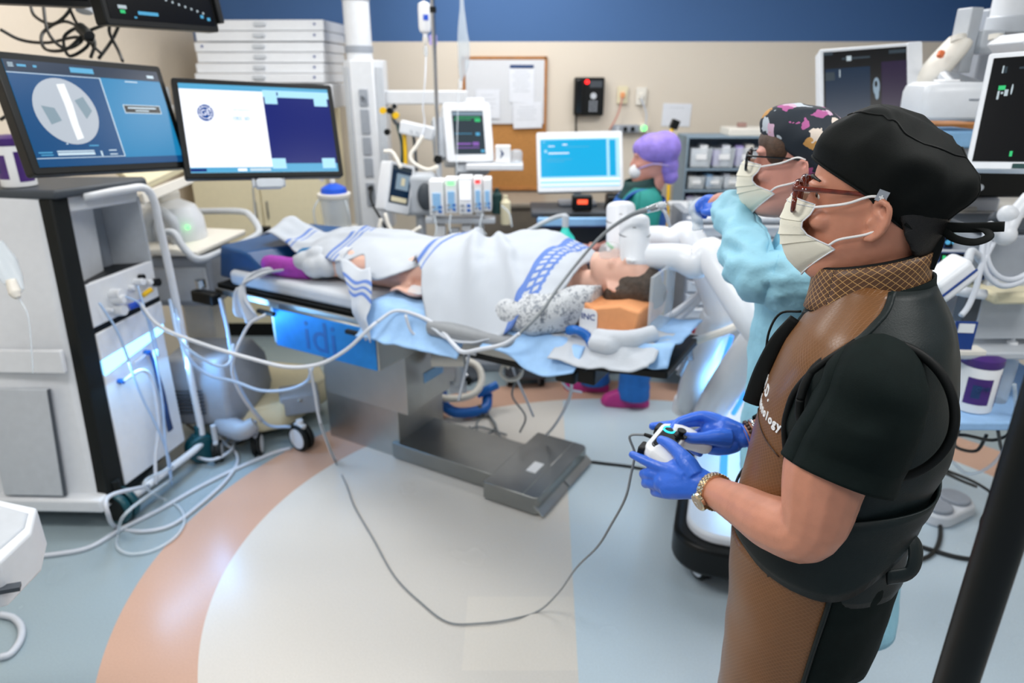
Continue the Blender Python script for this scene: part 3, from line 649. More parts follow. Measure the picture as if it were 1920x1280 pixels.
# ---- stack of flat white drawer boxes on the tall cream cabinet
cab = thing('cabinet', 'tall cream storage cabinet against the back wall under the drawer boxes', 'cabinet', (-1.75, 5.0, 0))
MB(cab).box((.03, 0, .86), (.92, .55, 1.50)).build('body', 'cream_paint', cab, bevel=.006)
MB(cab).box((.03, .01, .055), (.9, .5, .11)).build('plinth', 'black_plastic', cab)
for s_ in (-1, 1):
    d_ = MB(cab).box((.03+s_*.23, -.285, .86), (.45, .02, 1.48)).build('door', 'cream_paint', cab, bevel=.004)
    MB(cab).box((.03+s_*.04, -.302, .95), (.012, .014, .12)).build('handle', 'steel', d_, bevel=.003)
ly = [(156, 138), (137.5, 119), (118, 99), (98, 80), (78, 59), (58, 38)]
for i, (yb, yt) in enumerate(ly):
    j = (i % 3)*.004
    p0 = at(368+i*-.3, yb, d=4.35); p1 = at(612, yb, d=4.35); p2 = at(368, yt, d=4.35)
    hh = (p0-p2).length*.97; ww = (p1-p0).length
    names = ['lowest of six, half behind the monitor', 'second from the bottom', 'third from the bottom', 'fourth up, blue dot at its left', 'second from the top', 'topmost of six']
    t = thing('drawer_box', 'flat white drawer box, '+names[i]+', left of the white column', 'drawer box', p0+(p1-p0)*.5+V((0, .25, 0)), -.04, group='stack of flat white drawer boxes')
    MB(t).box((j, 0, hh/2), (ww-j*2, .5, hh-.004)).build('body', 'white_plastic', t, bevel=.004)
    MB(t).rr(.08, .025, .012, 0, .014, Mx.Translation((j, -.25, hh*.6)) @ Mx.Rotation(PI/2, 4, 'X')).build('finger_pull', 'light_grey', t, bevel=.003)
    MB(t).cyl((ww*(.43 if i != 3 else -.44), -.255, hh*.6), (ww*(.43 if i != 3 else -.44), -.249, hh*.6), .007).build('blue_dot', 'blue_dark', t)
b_ = at(490, 157, d=4.35)
tag(MB().box((b_.x, b_.y+.25, (b_.z+1.61)/2), (.9, .5, max(.02, b_.z-1.615))).build('shelf_riser', 'white_plastic', bevel=.004), 'white riser tray under the drawer boxes on the cabinet', 'tray')

# ---- cream side table top and grey cart with white device
t = thing('equipment_cart', 'grey wheeled equipment cart with tray and bent tube handle behind the console tower', 'cart', (-1.75, 3.6, 0))
P = lambda x, y, d: at(x, y, d=d)
b = MB(); b.quad(P(210, 322, 3.3), P(345, 306, 3.55), P(350, 320, 3.5), P(262, 362, 3.15), .035); b.build('upper_shelf', 'cream', t, bevel=.006)
b = MB(); b.quad(P(262, 362, 3.15), P(356, 326, 3.5), P(358, 344, 3.5), P(266, 384, 3.15), .02); b.build('upper_shelf_front', 'off_white', t, bevel=.004)
b = MB(); b.quad(P(250, 478, 3.3), P(370, 482, 3.35), P(462, 440, 3.75), P(300, 432, 3.9), -.03); b.build('tray', 'off_white', t, bevel=.01, seg=3)
b = MB(); b.tube([P(300, 437, 3.3), P(325, 437, 3.3), P(345, 465, 3.3), P(372, 486, 3.32), P(420, 470, 3.45), P(470, 448, 3.6), P(486, 432, 3.7), P(470, 405, 3.8), P(448, 396, 3.85), P(380, 396, 3.95), P(330, 398, 4.0)], .018, 10); b.build('tube_handle', 'light_grey', t, sharp=0)
c0 = P(330, 480, 3.42); c1 = P(390, 555, 3.45)
b = MB(); b.box((c0.x+.0, c0.y+.18, c0.z-.14), (.32, .34, .26)); b.build('drawer_box', 'grey_plastic', t, bevel=.02, seg=3)
b = MB(); b.box((c0.x+.0, c0.y+.006, c0.z-.15), (.27, .02, .18)); b.build('drawer', 'light_grey', t, bevel=.01)
b = MB(); b.box((c0.x-.02, c0.y+.25, c0.z-.42), (.16, .2, .4)); b.build('column', 'off_white', t, bevel=.02)
c2 = P(372, 690, 3.4)
b = MB(); b.loft([[(c2.x+x*s_, c2.y+.12+y*s_, z_) for x, y in ((-.20, -.2), (.16, -.22), (.24, -.08), (.24, .2), (-.20, .2))] for z_, s_ in ((.17, .9), (.25, 1), (.42, .95), (.52, .75))]); b.build('base_cover', 'grey_plastic', t, bevel=.02, seg=3)
b = MB()
for i in range(7): b.box((c2.x-.03, c2.y-.107, .26+.02*i), (.16, .012, .007))
b.build('vent', 'dark_grey', t)
b = MB(); b.tube([(c2.x+.1, c2.y-.05, .17), (c2.x+.22, c2.y-.12, .17), (c2.x+.28, c2.y-.1, .2)], [.06, .05, .035], 10); b.build('foot', 'grey_plastic', t)
caster(t, (c2.x+.08, c2.y-.12, 0), .055, .045, .3, top=.2); caster(t, (c2.x+.26, c2.y-.06, 0), .06, .045, .2, 'rubber', 'white_plastic', 'grey_plastic', top=.19); caster(t, (c2.x-.15, c2.y+.3, 0), .055, .045, .3, top=.2)
# white rounded device on the tray
q = P(320, 448, 3.62)
t = thing('warmer_unit', 'white domed desktop device with green light on the cart tray', 'device', q)
Mq = Mx.Translation(q) @ rotz(-.25)
b = MB(Mq); b.loft([[(x*s_, y*s_, z_) for x, y in [(.21*math.cos(a)*(1 if abs(math.cos(a)) < .8 else 1), .14*math.sin(a)) for a in [2*PI*k/20 for k in range(20)]]] for z_, s_ in ((0, .95), (.03, 1), (.12, .96), (.18, .8), (.205, .5), (.21, .1))]); b.build('housing', 'white_plastic', t)
b = MB(Mq); b.tube([(.0, -.15, .01), (.0, -.15, .11), (.05, -.14, .17), (.1, -.14, .17), (.15, -.13, .11), (.15, -.13, .01)], .028, 12); b.build('arch', 'light_grey', t)
b = MB(Mq); b.rr(.11, .11, .02, 0, .004, Mx.Translation((-.06, -.148, .07)) @ Mx.Rotation(PI/2, 4, 'X')); b.build('label_plate', 'paper', t)
b = MB(Mq); b.box((-.05, -.15, .022), (.06, .008, .03)); b.build('purple_label', 'purple', t)
b = MB(Mq); b.ell((.19, -.085, .09), .009); b.build('indicator', 'led_green', t)
b = MB(Mq); b.box((-.08, .0, .225), (.26, .15, .05)); b.build('top_box', 'off_white', t, bevel=.012)
# black socket box on the cabinet side, thin pole
q = P(498, 438, 4.2)
tag(MB().rr(.08, .10, .01, 0, .05, Mx.Translation(q) @ Mx.Rotation(PI/2, 4, 'X')).build('gauge', 'black_plastic', bevel=.004), 'small black square gauge in front of the cream cabinet', 'gauge')
tag(MB().tube([P(474, 352, 4.1), P(478, 400, 4.1), P(482, 470, 4.05)], .006, 8).build('thin_pole', 'steel_dark'), 'thin grey pole below the bracket of the white and navy monitor', 'pole')

# ---- cream floor unit with caster, next to the table column
t = thing('floor_unit', 'low cream wheeled floor unit with grey corner bracket left of the table column', 'equipment base', (-1.35, 3.7, 0))
tp = [at(*p, z=.22) for p in ((425, 775), (462, 672), (600, 683), (612, 706), (530, 756))]
mb = MB(); mb.loft([[p+V((0, 0, dz))+(V((-.0, .1, 0)) if 0 else V((0, 0, 0))) for p in tp] for dz in (-.15, -.02, 0)]); mb.build('cover', 'cream', t, bevel=.02, seg=3)
q = at(563, 755, z=.19)
Mb = Mx.Translation(q) @ rotz(.35)
b = MB(Mb); b.box((0, .05, 0), (.20, .16, .11)); b.build('corner_bracket', 'grey_plastic', t, bevel=.008)
b = MB(Mb); b.ell((0, -.03, .03), (.012, .008, .008)); b.build('screw', 'steel', t)
w_ = at(566, 845, z=0)
caster(t, (w_.x, w_.y+.02, 0), .072, .06, .95, 'rubber', 'white_plastic', 'white_plastic', top=.17)
# ================================================================== THE BACK OF THE ROOM
YX = Mx.Rotation(PI/2, 4, 'X')            # local z -> towards the camera (-Y)
def facing(c, rz=0): return Mx.Translation(V(c)) @ rotz(rz) @ YX
# ---- ceiling service column
c = at(677, 120, d=4.25); cx, cy_ = c.x, c.y+.12
t = thing('service_column', 'white ceiling hung service column with outlets right of the drawer boxes', 'column', (cx, cy_, .84))
MB().cyl((cx-.03, cy_, 1.9), (cx-.03, cy_, 2.9), .082, n=28).build('riser', 'white_plastic', t)
for z_ in (1.965, 2.26): 
    MB().cyl((cx-.03, cy_, z_-.02), (cx-.03, cy_, z_+.02), .088, n=28).build('collar', 'grey_plastic', t, bevel=.003)
oc = [(-.125, -.05), (-.07, -.12), (.07, -.12), (.125, -.05), (.125, .09), (.07, .13), (-.07, .13), (-.125, .09)]
mb = MB(Mx.Translation((cx, cy_, 0))); mb.prism(oc, .84, 1.90); mb.build('housing', 'white_plastic', t, bevel=.006)
for s_ in (-1, 1):
    MB(Mx.Translation((cx+s_*.10, cy_-.09, 0)) @ rotz(s_*.66)).box((0, -.006, 1.36), (.05, .012, 1.0)).build('side_rail', 'light_grey', t, bevel=.003)
for i, (z0, z1) in enumerate(((1.63, 1.73), (1.46, 1.61), (1.33, 1.44), (1.19, 1.31), (1.0, 1.15))):
    MB(Mx.Translation((cx, cy_-.122, 0))).box((0, -.004, (z0+z1)/2), (.055, .012, z1-z0)).build('outlet_plate', 'grey_plastic', t, bevel=.003)
MB(Mx.Translation((cx, cy_-.13, 0))).cyl((0, 0, 1.68), (0, -.03, 1.68), .012).build('outlet_socket', 'chrome', t)
MB(Mx.Translation((cx, cy_-.13, 0))).cyl((.01, 0, 1.12), (.01, -.05, 1.12), .016).build('plug', 'black_plastic', t)
MB().tube([(cx+.01, cy_-.18, 1.12), (cx+.02, cy_-.2, 1.03), (cx+.10, cy_-.2, .85), (cx+.13, cy_-.15, .6), (cx+.1, cy_-.1, .3), (cx+.12, cy_-.1, .02)], .008, 8).build('power_cord', 'cable_black', t, sharp=0)
b = MB(); q0 = at(712, 186, d=4.1); q1 = at(842, 183, d=4.0); b.box(((q0.x+q1.x)/2, cy_-.02, q0.z), (q1.x-q0.x+.16, .06, .085)); b.build('cross_rail', 'white_plastic', t, bevel=.008)

# ---- suction canister with blue lid, left of the column
q = at(632, 425, d=4.0)
t = thing('suction_canister', 'clear suction canister with blue lid left of the white column', 'canister', q)
MB(t).lathe([(.07, 0), (.075, .01), (.085, .17), (.082, .17), (.07, .012)], None, 24).build('jar', 'clear', t)
MB(t).lathe([(.09, .17), (.095, .18), (.095, .195), (.05, .2)], None, 24).build('rim', 'off_white', t)
MB(t).lathe([(.075, .198), (.07, .225), (.045, .24), (.02, .25)], None, 24).build('lid', 'royal_blue', t)
MB(t).tube([(.0, 0, .25), (-.01, 0, .29), (-.05, .0, .30), (-.07, 0, .27)], .016, 10).build('spout', 'off_white', t, sharp=0)
for i in range(2): MB(t).tube([(.05-.1*i, -.03, .2), (.09-.2*i, -.06, .1), (.08-.17*i, -.03, -.1), (.05-.12*i, 0, -.3)], .006, 6).build('hose', 'clear_bag', t, sharp=0)
MB(t).box((0, .02, -.02), (.2, .18, .03)).build('bracket', 'off_white', t, bevel=.004)
MB(t).cyl((0, .05, -.03), (0, .05, -q.z+.03), .014).build('stand_pole', 'chrome', t)
MB(t).lathe([(.16, -q.z), (.16, -q.z+.02), (.03, -q.z+.05)], None, 20).build('stand_base', 'dark_grey', t)

# ---- IV pole with its bottle and bag
p0 = at(822, 290, d=4.0); px, py = p0.x, p0.y
t = thing('drip_stand', 'chrome drip stand in front of the white framed patient monitor', 'drip stand', (px, py, 0))
MB(t).tube([(0, 0, .08), (0, 0, 2.24)], .012, 12, False).build('pole', 'chrome', t)
MB(t).tube([(0, 0, .9), (0, 0, 1.36)], .017, 12, False).build('pole_sleeve', 'light_grey', t)
b = MB(t)
MB(t).tube([(-.20, 0, 2.235), (.12, 0, 2.235)], .007, 8, False).build('hook_bar', 'chrome', t)
for x in (-.19, -.08, .045, .115): MB(t).tube([(x, 0, 2.235), (x, -.02, 2.215), (x, -.04, 2.22), (x, -.045, 2.245)], .005, 6).build('hook', 'chrome', t, sharp=0)
MB(t).cyl((0, 0, 2.13), (0, 0, 2.16), .018).build('top_collar', 'black_plastic', t)
b = MB(t); b.cyl((-.02, -.0, 1.355), (.02, 0, 1.355), .02); b.cyl((0, -.02, 1.355), (0, -.05, 1.355), .022, .026, 7); b.build('clamp_knob', 'black_plastic', t)
for k in range(5):
    a = k*2*PI/5+.3
    l_ = MB(t).tube([(0, 0, .11), (.12*math.cos(a), .12*math.sin(a), .09), (.27*math.cos(a), .27*math.sin(a), .055)], [.016, .012], 8).build('leg', 'chrome', t, sharp=0)
    MB(t).lathe([(.001, -.012), (.025, -.012), (.025, .012), (.001, .012)], Mx.Translation((.27*math.cos(a), .27*math.sin(a), .026)) @ rotz(a+.5) @ YX, 14).build('castor_wheel', 'rubber', l_)
q = at(795, 14, d=3.98)
bt = thing('drip_bottle', 'small white upside down drip bottle hanging left of the drip stand', 'bottle', q)
MB(bt).lathe([(.012, .03), (.034, .02), (.036, -.0), (.036, -.105), (.030, -.128), (.013, -.14), (.012, -.16)], None, 20).build('bottle', 'label_white', bt)
MB(bt).lathe([(.015, -.158), (.017, -.18), (.010, -.2)], None, 16).build('cap', 'off_white', bt)
MB(bt).box((.012, -.035, -.055), (.03, .006, .03)).build('blue_label', 'royal_blue', bt)
MB(bt).tube([(0, 0, .03), (0, -.01, .06), (0, 0, .09)], .003, 6).build('hanger', 'chrome', bt)
MB(bt).lathe([(.006, -.2), (.012, -.215), (.012, -.25), (.005, -.265)], None, 12).build('drip_chamber', 'clear_bag', bt)
MB().tube([q+V((0, 0, -.26)), at(797, 150, d=3.96), at(793, 200, d=3.95), at(796, 230, d=3.95), at(790, 262, d=3.9)], .0045, 6).build('tube', 'cable_white', bt, sharp=0)
q = at(812, 75, d=3.97)
tag(MB().rr(.045, .055, .004, -.002, .004, facing(q)).build('tag', mat('lilac', '#b7a8e0', .6)), 'small lilac tag on the drip stand pole', 'tag')
q = at(866, 5, d=3.98)
bt = thing('drip_bag', 'limp clear drip bag hanging right of the drip stand', 'drip bag', q)
MB(bt).tube([(0, 0, .03), (.0, 0, -.05), (.0, 0, -.16), (.005, 0, -.25), (.0, 0, -.34), (-.012, 0, -.40), (-.016, 0, -.44)], [.010, .014, .026, .036, .036, .028, .012, .006], 14, flat=1, M=Mx.Diagonal((1, .35, 1, 1))).build('bag', 'clear_bag', bt, sharp=0)
MB(bt).cyl((-.016, 0, -.43), (-.018, 0, -.47), .008).build('port', 'label_white', bt)
MB().tube([at(861, 148, d=3.98), at(858, 220, d=3.97), at(856, 330, d=3.95)], .003, 6).build('tube', 'clear_bag', bt, sharp=0)

# ---- patient monitor (portrait, white case)
M, w, h = frame4((836, 190), (924, 195), (922, 300), (832, 306), 4.05, 4.12)
R, sw, sh, cy = display('patient_monitor', 'white framed patient monitor with coloured vital traces by the drip stand', 'monitor', M, w, h, 'white_plastic', bez=.05, bb=.045, t=.14, screen='scr_dim', r=.02, items=[
    (.02, .03, .98, .10, 'scr_grey'), (.1, .14, .9, .155, 'scr_green'), (.72, .18, .9, .25, 'scr_green'), (.05, .2, .6, .21, 'scr_green'), (.72, .5, .85, .57, 'scr_tab'), (.05, .52, .6, .53, 'scr_tab'), (.08, .74, .55, .78, 'scr_purple'), (.6, .72, .8, .8, 'scr_purple'), (.08, .84, .8, .86, 'scr_purple'), (.85, .9, .97, .96, 'scr_tab')])
MB(M).rr(.11, .05, .01, -.09, -.02, c=(.06, h/2+.012)).build('top_handle', 'white_plastic', R, bevel=.005)
MB(M).box((-w/2-.03, -.02, -.08), (.06, .24, .1)).build('side_module', 'light_grey', R, bevel=.006)
MB(M).box((.02, -h/2-.03, -.08), (w*.7, .05, .1)).build('mount_plate', 'light_grey', R, bevel=.005)
q = at(940, 312, d=4.1)
t = thing('monitor_shelf', 'white bracket shelf below the patient monitor', 'shelf', q)
MB(t).box((-.04, .05, 0), (.34, .2, .035)).build('shelf_board', 'white_plastic', t, bevel=.005)
MB(t).box((-.14, .12, -.5), (.05, .06, .98)).build('upright', 'light_grey', t, bevel=.004)
MB(t).box((-.14, .10, -q.z+.03), (.4, .4, .06)).build('base', 'grey_plastic', t, bevel=.01)
t2 = thing('supply_box', 'small white box with dark arrow print on the bracket shelf', 'box', q+V((.0, .03, .02)))
MB(t2).box((.01, 0, .05), (.09, .07, .10)).build('box', 'label_white', t2, bevel=.002)
MB(t2).prism([(-.012, -.03), (.012, 0), (-.012, .03), (-.004, 0)], 0, .002, Mx.Translation((.005, -.036, .055)) @ YX).build('arrow_print', 'navy_ink', t2)
tag(MB(Mx.Translation(q+V((.09, .04, .02)))).lathe([(.035, 0), (.038, .055), (.030, .07), (.01, .075)], None, 16).build('specimen_tub', 'clear_bag'), 'small clear tub next to the white box on the bracket shelf', 'tub')

# ---- ventilator screen, tilted
M, w, h = frame4((742, 305), (782, 312), (756, 402), (720, 392), 3.85, 3.95)
w = max(w, .17)
R, sw, sh, cy = display('ventilator', 'tilted white ventilator with portrait touch screen right of the white column', 'ventilator', M, w, h, 'white_plastic', bez=.018, bb=.05, t=.10, screen='scr_deep', r=.015, items=[
    (.03, .02, .97, .12, 'scr_dim'), (.25, .2, .9, .62, 'scr_grey'), (.5, .3, .7, .5, 'cream'), (.04, .2, .2, .75, 'scr_deep'), (.1, .82, .9, .95, 'cream')])
q = at(785, 372, d=4.0)
MB().loft([[(q.x+x, q.y+.02+y, q.z+z) for x, y in ((-.10, -.05), (.10, -.05), (.10, .12), (-.10, .12))] for z in (-.10, -.02, .10, .14)]).build('body', 'light_grey', R, bevel=.03, seg=3)
MB(Mx.Translation(q+V((.05, -.06, .02)))).ell((0, 0, 0), (.05, .03, .08)).build('bellows_window', 'dark_grey', R)
MB().tube([q+V((0, .05, -.1)), V((q.x, q.y+.05, .1))], .03, 12, False).build('post', 'light_grey', R)
MB().lathe([(.15, 0), (.15, .04), (.06, .09), (.03, .1)], Mx.Translation((q.x, q.y+.05, 0)), 20).build('base', 'grey_plastic', R)
for i, pp in enumerate(([(720, 284), (735, 285), (745, 300), (752, 315)], [(793, 255), (780, 275), (770, 290), (775, 305), (800, 318), (822, 312)], [(722, 400), (730, 425), (745, 445), (765, 440), (790, 425)], [(715, 410), (712, 430), (730, 455), (760, 450)])):
    MB().tube([at(x, y, d=3.82) for x, y in pp], .011, 8).build('breathing_tube', 'off_white', R, sharp=0)
# white tilted handset with yellow knobs and hoses
q = at(782, 244, d=4.0)
t = thing('gas_unit', 'small tilted white unit with yellow and black knobs right of the white column', 'gas unit', q)
Mq = Mx.Translation(q) @ Mx.Rotation(.22, 4, 'Y')
MB(Mq).box((0, 0, 0), (.20, .06, .075)).build('case', 'white_plastic', t, bevel=.01)
for i in range(3): MB(Mq).cyl((-.03+.035*i, -.03, -.01), (-.03+.035*i, -.036, -.01), .008, n=12).build('button', 'light_grey', t)
for x, y in ((719, 207), (743, 216)): MB(facing(at(x, y, d=4.0))).cyl((0, 0, 0), (0, 0, .03), .019, n=14).build('yellow_knob', 'yellow', t)
for x, y in ((732, 207), (727, 247)): MB(facing(at(x, y, d=4.03))).cyl((0, 0, 0), (0, 0, .03), .018, n=14).build('black_knob', 'black_plastic', t)
MB(facing(at(741, 199, d=3.99))).cyl((0, 0, 0), (0, 0, .03), .015, n=14).build('chrome_cap', 'chrome', t)
MB().tube([at(735, 205, d=4.05), at(742, 230, d=4.05), at(770, 240, d=4.05)], .012, 8).build('manifold', 'dark_grey', t, sharp=0)
MB().tube([at(757, 240, d=4.02), at(760, 280, d=4.05), at(761, 330, d=4.1)], .012, 8).build('yellow_hose', 'yellow', t, sharp=0)
MB().tube([at(745, 235, d=4.03), at(754, 275, d=4.06), at(752, 330, d=4.1)], .009, 8).build('green_hose', 'collar_dark', t, sharp=0)
MB().tube([at(765, 228, d=4.03), at(776, 260, d=4.06), at(782, 330, d=4.1)], .009, 8).build('dark_hose', 'dark_grey', t, sharp=0)

# ---- infusion pump row: four modules side by side
def pump(x0, x1, yt, yb, label, led, scrn, d=3.86):
    a = at(x0, yb, d=d); b_ = at(x1, yt, d=d); w = (b_.x-a.x)*.97; h = (b_.z-a.z)*1.05; c = V(((a.x+b_.x)/2, a.y, a.z))
    t = thing('infusion_pump', label, 'infusion pump', c, group='row of infusion pump modules')
    MB(t).box((0, .06, h/2), (w, .13, h)).build('case', 'label_white', t, bevel=.006)
    if scrn: MB(t).box((0, -.007, h*.66), (w*.7, .006, h*.5)).build('screen', scrn, t)
    else: MB(t).box((0, -.007, h*.4), (w*.55, .006, h*.5)).build('door', 'light_blue', t, bevel=.002)
    if led: MB(t).box((0, -.007, h*.9), (w*.5, .008, h*.08)).build('indicator', led, t)
    for k in range(4):
        MB(t).box((-w*.22+w*.44*(k % 2), -.008, h*(.12+.13*(k//2))), (w*.26, .006, h*.07)).build('key', 'blue_bright' if k % 2 else 'grey_plastic', t)
    return t
pump(806, 834, 338, 404, 'plain white pump module at the left end of the row', None, None)
pump(835, 859, 335, 400, 'pump module with green light, second in the row', 'led_green', None)
pump(860, 887, 332, 402, 'wider central pump module with bright white screen', None, 'scr_white')
pump(888, 905, 333, 398, 'pump module with orange light right of the bright screen', 'led_red', None)
pump(906, 922, 335, 396, 'narrow pump module at the right end of the row', None, None)
q = at(862, 410, d=3.88)
tag(MB().box((q.x, q.y+.08, q.z-.02), (.40, .10, .03)).build('pump_rail', 'light_grey', bevel=.004), 'grey rail carrying the row of infusion pumps', 'rail')
q = at(845, 430, d=3.95)
t = thing('gas_module', 'cluster of white valve modules under the infusion pumps', 'module')
WM[t.name] = Mx.Translation(q); t.location = q
for i, (dx, dz, m_) in enumerate(((-.06, -.03, 'label_white'), (.02, -.05, 'light_grey'), (.09, -.03, 'label_white'), (.05, -.08, 'off_white'), (.16, -.02, 'label_white'))):
    MB(t).box((dx, .03+.01*i, dz), (.055, .06, .10)).build('module_block', m_, t, bevel=.004)
for x in (.0, .07, .15): MB(t).box((x, -.015, -.03), (.02, .02, .04)).build('blue_clip', 'navy_ink', t)
MB(t).cyl((.04, .08, -.1), (.04, .12, -q.z+.05), .02).build('post', 'chrome', t)
MB(t).lathe([(.13, -q.z), (.13, -q.z+.03), (.05, -q.z+.06)], Mx.Translation((.04, .12, 0)), 20).build('base', 'dark_grey', t)
for i, pp in enumerate(([(815, 405), (818, 430), (812, 455)], [(845, 402), (843, 425), (850, 450)], [(905, 400), (900, 425), (912, 440)], [(940, 385), (955, 400), (960, 425)])):
    MB().tube([at(x, y, d=3.8) for x, y in pp], .005, 6).build('line', 'clear_bag', t, sharp=0)
# tall narrow bottles right of pumps
for i, (x, yb, yt, m_, nm) in enumerate(((948, 420, 362, 'cream', 'tall cream bottle right of the infusion pumps'), (932, 400, 350, 'collar_dark', 'dark green bottle behind the right end of the pump row'))):
    a = at(x, yb, d=4.0); b_ = at(x, yt, d=4.0); h = b_.z-a.z
    tag(MB(Mx.Translation(a)).lathe([(.028, 0), (.03, .01), (.03, h*.75), (.012, h*.88), (.012, h)], None, 16).build('bottle', m_), nm, 'bottle')

# ---- cork board with white board and papers
cb = thing('notice_board', 'cork notice board with wooden frame on the back wall', 'notice board', at(950, 355, y=5.29))
a = at(872, 356, y=5.29); b_ = at(1026, 106, y=5.29); w = b_.x-a.x; h = b_.z-a.z; cc = V(((a.x+b_.x)/2, 5.285, (a.z+b_.z)/2)); Mc = facing(cc)
MB(Mc).box((0, 0, -.004), (w, h, .012)).build('cork', 'cork', cb)
for (x, y, sx_, sy_) in ((0, h/2-.01, w, .022), (0, -h/2+.01, w, .022), (-w/2+.01, 0, .022, h), (w/2-.01, 0, .022, h)): MB(Mc).box((x, y, .004), (sx_, sy_, .024)).build('frame_rail', 'wood', cb, bevel=.003)
def on_wall(x0, y0, x1, y1, name, m, label, cat, off=0.0, th=.004, group=None, y=5.27):
    a = at(x0, y1, y=y); b_ = at(x1, y0, y=y)
    o = MB(facing(V(((a.x+b_.x)/2, y-off, (a.z+b_.z)/2)))).box((0, 0, 0), (b_.x-a.x, b_.z-a.z, th)).build(name, m)
    return tag(o, label, cat, group)
on_wall(875, 112, 1021, 232, 'whiteboard', 'whiteboard', 'white board covering the upper half of the cork notice board', 'whiteboard', off=-.002, th=.008)
def sheet(x0, y0, x1, y1, label, head=None, lines=6, off=.006, rz=0, y=5.27):
    a = at(x0, y1, y=y); b_ = at(x1, y0, y=y); w = b_.x-a.x; h = b_.z-a.z
    t = thing('paper_sheet', label, 'paper', V(((a.x+b_.x)/2, y-off, (a.z+b_.z)/2)), group='papers pinned on the back wall')
    MB(WM[t.name] @ YX @ rotz(rz)).box((0, 0, 0), (w, h, .002)).build('sheet', 'paper', t)
    g = MB(WM[t.name] @ YX @ rotz(rz))
    for k in range(lines): g.box((-.02*w, h*(.32-.6*k/lines), .0014), (w*(.7 if k % 3 else .5), h*.012+.001, .001))
    if lines: g.build('printed_lines', 'scr_dim' if 0 else 'light_grey', t)
    if head: MB(WM[t.name] @ YX).box((0, h*.45, .002), (w*.95, h*.09, .002)).build('header_bar', head, t)
    return t
sheet(955, 121, 1002, 192, 'white notice with navy header on the white board', 'navy_ink', 8)
sheet(962, 192, 1016, 240, 'white notice hanging lowest at the right of the board', None, 5, .009, .03)
sheet(893, 168, 937, 222, 'pale sheet on the white board behind the patient monitor', None, 4, .008)
t = sheet(1240, 194, 1297, 237, 'blank white sheet taped on the bare wall above the purple cap', None, 1, .0, -.02, y=5.297)
# ---- wall phone
c = at(1104, 181, y=5.26)
t = thing('wall_phone', 'black wall telephone with red light on the back wall', 'telephone', c)
Mp = facing(c)
MB(Mp).rr(.215, .26, .012, -.03, .03).build('body', 'black_plastic', t, bevel=.006)
MB(Mp).rr(.055, .24, .02, .02, .06, c=(-.075, 0)).build('handset', 'black_gloss', t, bevel=.008)
MB(Mp).box((.045, .085, .031), (.09, .045, .004)).build('display', 'dark_grey', t)
MB(Mp).cyl((-.02, .10, .028), (-.02, .10, .045), .015, n=16).build('message_light', 'led_red', t)
MB(Mp).cyl((.03, .005, .028), (.03, .005, .038), .022, n=20).build('dial_pad', 'light_grey', t)
for k in range(12): MB(Mp).box((.008+.022*(k % 3), -.035-.02*(k//3), .032), (.014, .012, .005)).build('key', 'grey_plastic', t)
MB().tube([c+V((-.08, 0, -.11)), at(1080, 225, y=5.25), at(1081, 300, y=5.25)], .008, 6).build('cord', 'cable_black', t, sharp=0)
# ---- wall outlets, cords, power strip
for i, (x, y, m_, nm) in enumerate(((1167, 178, 'cream', 'cream wall outlet plate with a reddish cord'), (1202, 180, 'off_white', 'cream wall outlet plate with a white cord'))):
    c = at(x, y, y=5.285); t = thing('outlet_plate', nm, 'wall outlet', c)
    MB(facing(c)).rr(.075, .12, .006, -.004, .006).build('plate', m_, t, bevel=.002)
    MB(facing(c)).box((0, .0, .012), (.03, .035, .025)).build('plug', 'off_white' if i else 'foam_orange', t, bevel=.003)
    MB().tube([at(x, y+5, y=5.26), at(x-8+18*i, y+35, y=5.25), at(x-24+30*i, y+66, y=5.25)], .006, 6).build('cord', 'skin_pink' if not i else 'cable_white', t, sharp=0)
c = at(1172, 241, y=5.28)
t = thing('power_strip', 'grey power strip on the wall behind the cyan workstation screen', 'power strip', c)
MB(facing(c)).rr(.20, .055, .008, -.02, .03).build('strip', 'grey_plastic', t, bevel=.004)
for k in range(3): MB(facing(c)).box((-.06+.055*k, 0, .04), (.025, .03, .03)).build('plug', 'black_plastic' if k else 'light_grey', t, bevel=.003)
c = at(1207, 240, y=5.262)
t = thing('indicator_unit', 'small white wall unit with green glowing light above the purple cap', 'light', c)
MB(facing(c)).rr(.06, .06, .008, -.04, .01).build('case', 'off_white', t, bevel=.003); MB(facing(c)).cyl((0, 0, .01), (0, 0, .018), .016).build('lamp', 'led_green', t)
c = at(1265, 233, d=4.5)
tag(MB(Mx.Translation(c) @ Mx.Rotation(.35, 4, 'Y')).box((0, 0, 0), (.05, .05, .06)).build('adapter', 'black_plastic', bevel=.004), 'small black adapter head beside the taped white sheet', 'adapter')
MB().tube([c+V((-.01, 0, -.03)), at(1258, 250, d=4.5), at(1256, 300, d=4.5), V((1.02, 4.35, .2)), V((1.02, 4.35, .0))], .012, 8).build('adapter_stem', 'yellow', bpy.data.objects['adapter'], sharp=0)

